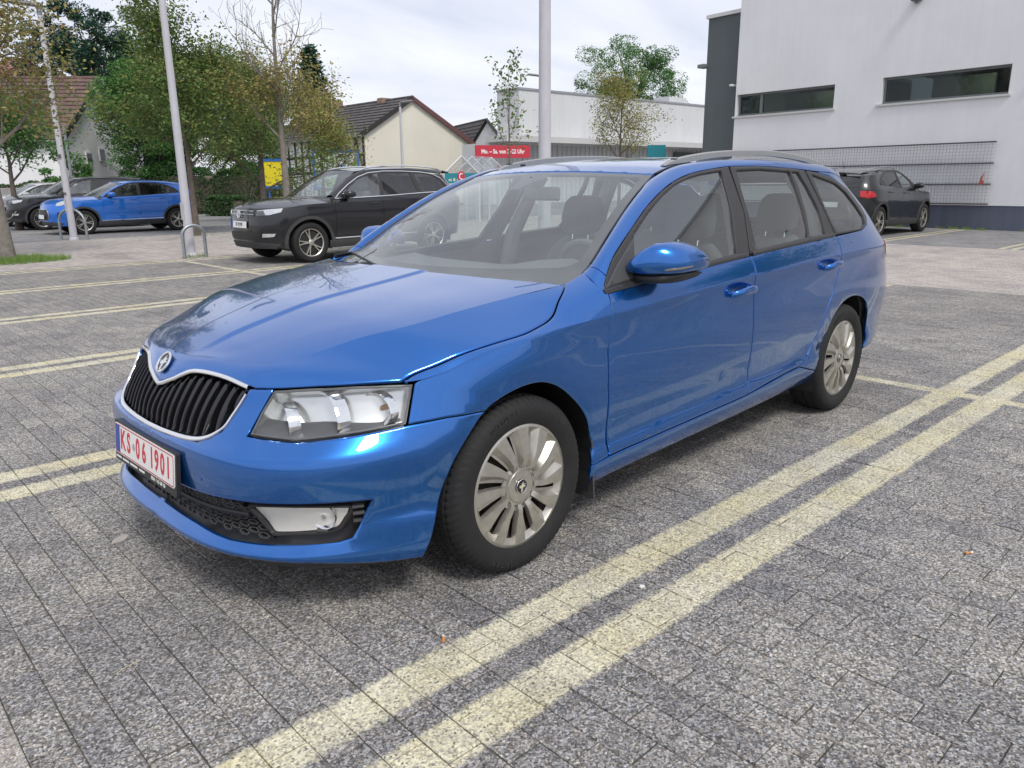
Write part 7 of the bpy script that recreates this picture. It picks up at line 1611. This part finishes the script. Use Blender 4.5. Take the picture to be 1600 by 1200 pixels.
def mass(name, label, p0, p1, h, thick, leafm, n, ls, seed, cat='hedge'):
    rg = random.Random(seed); o = empty(name, p0); tag(o, label, cat); d = p1-p0; L_ = d.length; d.normalize(); n_ = Vector((-d.y, d.x, 0)); pts = []
    for _ in range(n):
        t, u, z = rg.random(), rg.uniform(-.5, .5), rg.random(); k_ = 1+.14*math.sin(t*L_*2.1+seed)+.08*math.sin(t*L_*5.3); f = rg.choice((0, 1, 2))
        if f == 0: z = 1-.06*rg.random()
        elif f == 1: u = math.copysign(.5-.07*rg.random(), u)
        pts.append(d*t*L_+n_*u*thick*k_+Vector((0, 0, z*h*k_)))
    mb = MB(); c = d*L_/2; mb.box((c.x, c.y, h*.44), (L_*.98, thick*.7, h*.86), Matrix.Rotation(math.atan2(d.y, d.x), 3, 'Z'), .1); mb.obj('stems', BARK, o, smooth=False)
    leaves(pts, ls, rg, up=.5).obj('foliage', leafm, o, smooth=False); return o
# street trees on the walkway
make_tree('maple_tree', 'thin maple with yellow-brown leaves at the left edge', (1.74, 14.08, 0), 11, 1.9, 6.6, .125, 1.5, LB, 17000, .075, clump=.40, lean=(-.15, .1), bark=BARKG, n_main=9)
make_tree('maple_tree', 'maple with olive leaves and rough trunk behind the lamp post', (7.14, 18.37, 0), 23, 1.75, 5.4, .09, 1.5, LM, 20000, .085, clump=.42, bark=BARK, n_main=8)
tb_ = base(446, 21); make_tree('bare_tree', 'half bare maple with upright grey branches behind the black SUV', (tb_.x, tb_.y, 0), 37, 2.1, 7.4, .112, 1.75, LB, 5500, .08, bark=BARKG, clump=.35, cover=.5, zmax=4.3, n_main=11, depth=3, upb=.9)
t4 = base(410, 27); make_tree('maple_tree', 'forked maple with rusty leaves before the yellow billboard', (t4.x, t4.y, 0), 41, 1.0, 5.0, .13, 1.75, LM, 22000, .085, clump=.45, n_main=8)
t5 = base(505, 29); make_tree('maple_tree', 'small maple with rusty leaves beside the landscape billboard', (t5.x, t5.y, 0), 43, 1.6, 4.1, .09, 1.15, LY, 9000, .08, clump=.32, n_main=7)
# dense background trees
b1 = base(258, 38); clump_tree('broadleaf_tree', 'big dense green tree to the right of the white house', b1, 3, (0, 0, 4.3), (2.15, 2.2, 2.6), LG, 260, 80000, .105, 1.4, .25)
b2 = base(375, 42); clump_tree('broadleaf_tree', 'tall green tree behind the half bare maple', b2, 9, (0, 0, 4.4), (3.3, 3.0, 3.0), LMG, 240, 72000, .11, 1.4, .25)
c1 = base(170, 58); clump_tree('pine_tree', 'dark spreading pine above the brown roof', c1, 5, (0, 0, 9.8), (4.4, 4.0, 4.2), LD, 160, 48000, .17, 6.0, .3, cr=.17)
c2 = base(222, 60); conifer('fir_tree', 'dark pointed fir right of the spreading pine', c2, 8, 13.0, 2.6, LD)
c3 = base(497, 60); conifer('spruce_tree', 'dark bushy spruce left of the cream house', c3, 6, 11.9, 3.1, LD, n_w=24, per=11)
r1 = base(985, 68); clump_tree('broadleaf_tree', 'round green tree standing behind the light hall', r1, 15, (0, 0, 8.6), (4.5, 4.2, 3.6), LG, 150, 46000, .14, 4.0, .3)
st = base(968, 36); make_tree('young_tree', 'young tree with thin yellowing crown in front of the hall', (st.x, st.y, 0), 51, 2.0, 5.6, .09, 1.7, LY, 6500, .09, clump=.36, n_main=10)
sp_ = base(796, 25); make_tree('sapling', 'slender sapling with few leaves in front of the red board', (sp_.x, sp_.y, 0), 57, 2.1, 5.3, .045, .95, LM, 520, .12, clump=.20, n_main=8, depth=2, upb=1.1)
sh1 = base(112, 31); clump_tree('shrub', 'rounded green shrub in front of the white house', sh1, 21, (0, 0, 1.5), (1.05, .9, 1.25), LG, 50, 7000, .10, 0, 0, cat='shrub')
g1 = base(775, 75); clump_tree('broadleaf_tree', 'distant green tree beyond the red board', g1, 29, (0, 0, 3.2), (3.2, 2.6, 2.0), LG, 60, 6000, .3, 1.0, .2)
ul = base(18, 24); make_tree('small_tree', 'small green tree behind the thin maple at the left edge', (ul.x, ul.y, 0), 61, 1.5, 3.4, .11, 1.5, LG, 8000, .10, clump=.45, n_main=7)
mass('hedge', 'dark clipped hedge behind the parked cars', base(235, 37), base(455, 36), 2.0, 1.2, LH, 22000, .10, 4)
mass('low_hedge', 'low clipped hedge in front of the dark hedge', base(325, 33.5), base(372, 33), .75, .8, LH, 4200, .09, 6)
mass('wall_hedge', 'thin hedge growing along the garden wall top', lw0+Vector((.2, .3, .9)), lw1+Vector((.2, .3, .9)), .55, .5, LH, 4000, .08, 8)
# grass patch, weeds
def tufts(name, label, spots, n, h, seed):
    rg = random.Random(seed); mb = MB(); V = []; F = []
    for (cx, cy, sx, sy, dens) in spots:
        for _ in range(int(n*dens)):
            a = rg.random()*2*math.pi; r_ = math.sqrt(rg.random()); p_ = Vector((cx+sx*r_*math.cos(a), cy+sy*r_*math.sin(a), 0)); d = Vector((rg.gauss(0, .35), rg.gauss(0, .35), 1)); hh = h*rg.uniform(.4, 1.2); w = Vector((rg.gauss(0, 1), rg.gauss(0, 1), 0)).normalized()*.004; b0 = len(V)
            V += [p_-w, p_+w, p_+d*hh*.6+w*.6, p_+d*hh*.6+Vector((d.x, d.y, 0))*hh*.3+Vector((0, 0, hh*.3))]; F.append((b0, b0+1, b0+2, b0+3))
    mb.add(V, F); o = mb.obj(name, GRASS, smooth=False); tag(o, label, 'grass', kind='stuff')
tufts('grass', 'green grass patch round the foot of the left maple', [(1.75, 13.75, .95, .55, 1), (1.5, 14.1, .9, .5, .7)], 2600, .13, 1)
wb_ = [tuple((WO+We*t+Wn*.08)[:2])+(.18, .12, .5+.5*math.sin(t*3)) for t in np.arange(-1.5, 5, .35)]
tufts('weeds', 'weeds along the foot of the plinth and posts', [w for w in wb_ if w[4] > .2]+[(4.36, 12.1, .22, .16, .8), (7.2, 18.2, .6, .35, .5)], 160, .09, 2)

make_tree('maple_tree', 'green maple beyond the right edge mirrored in the estate side windows', (12.6, -6.6, 0), 71, 1.8, 4.5, .11, 1.4, LG, 8000, .13, clump=.42, n_main=9)
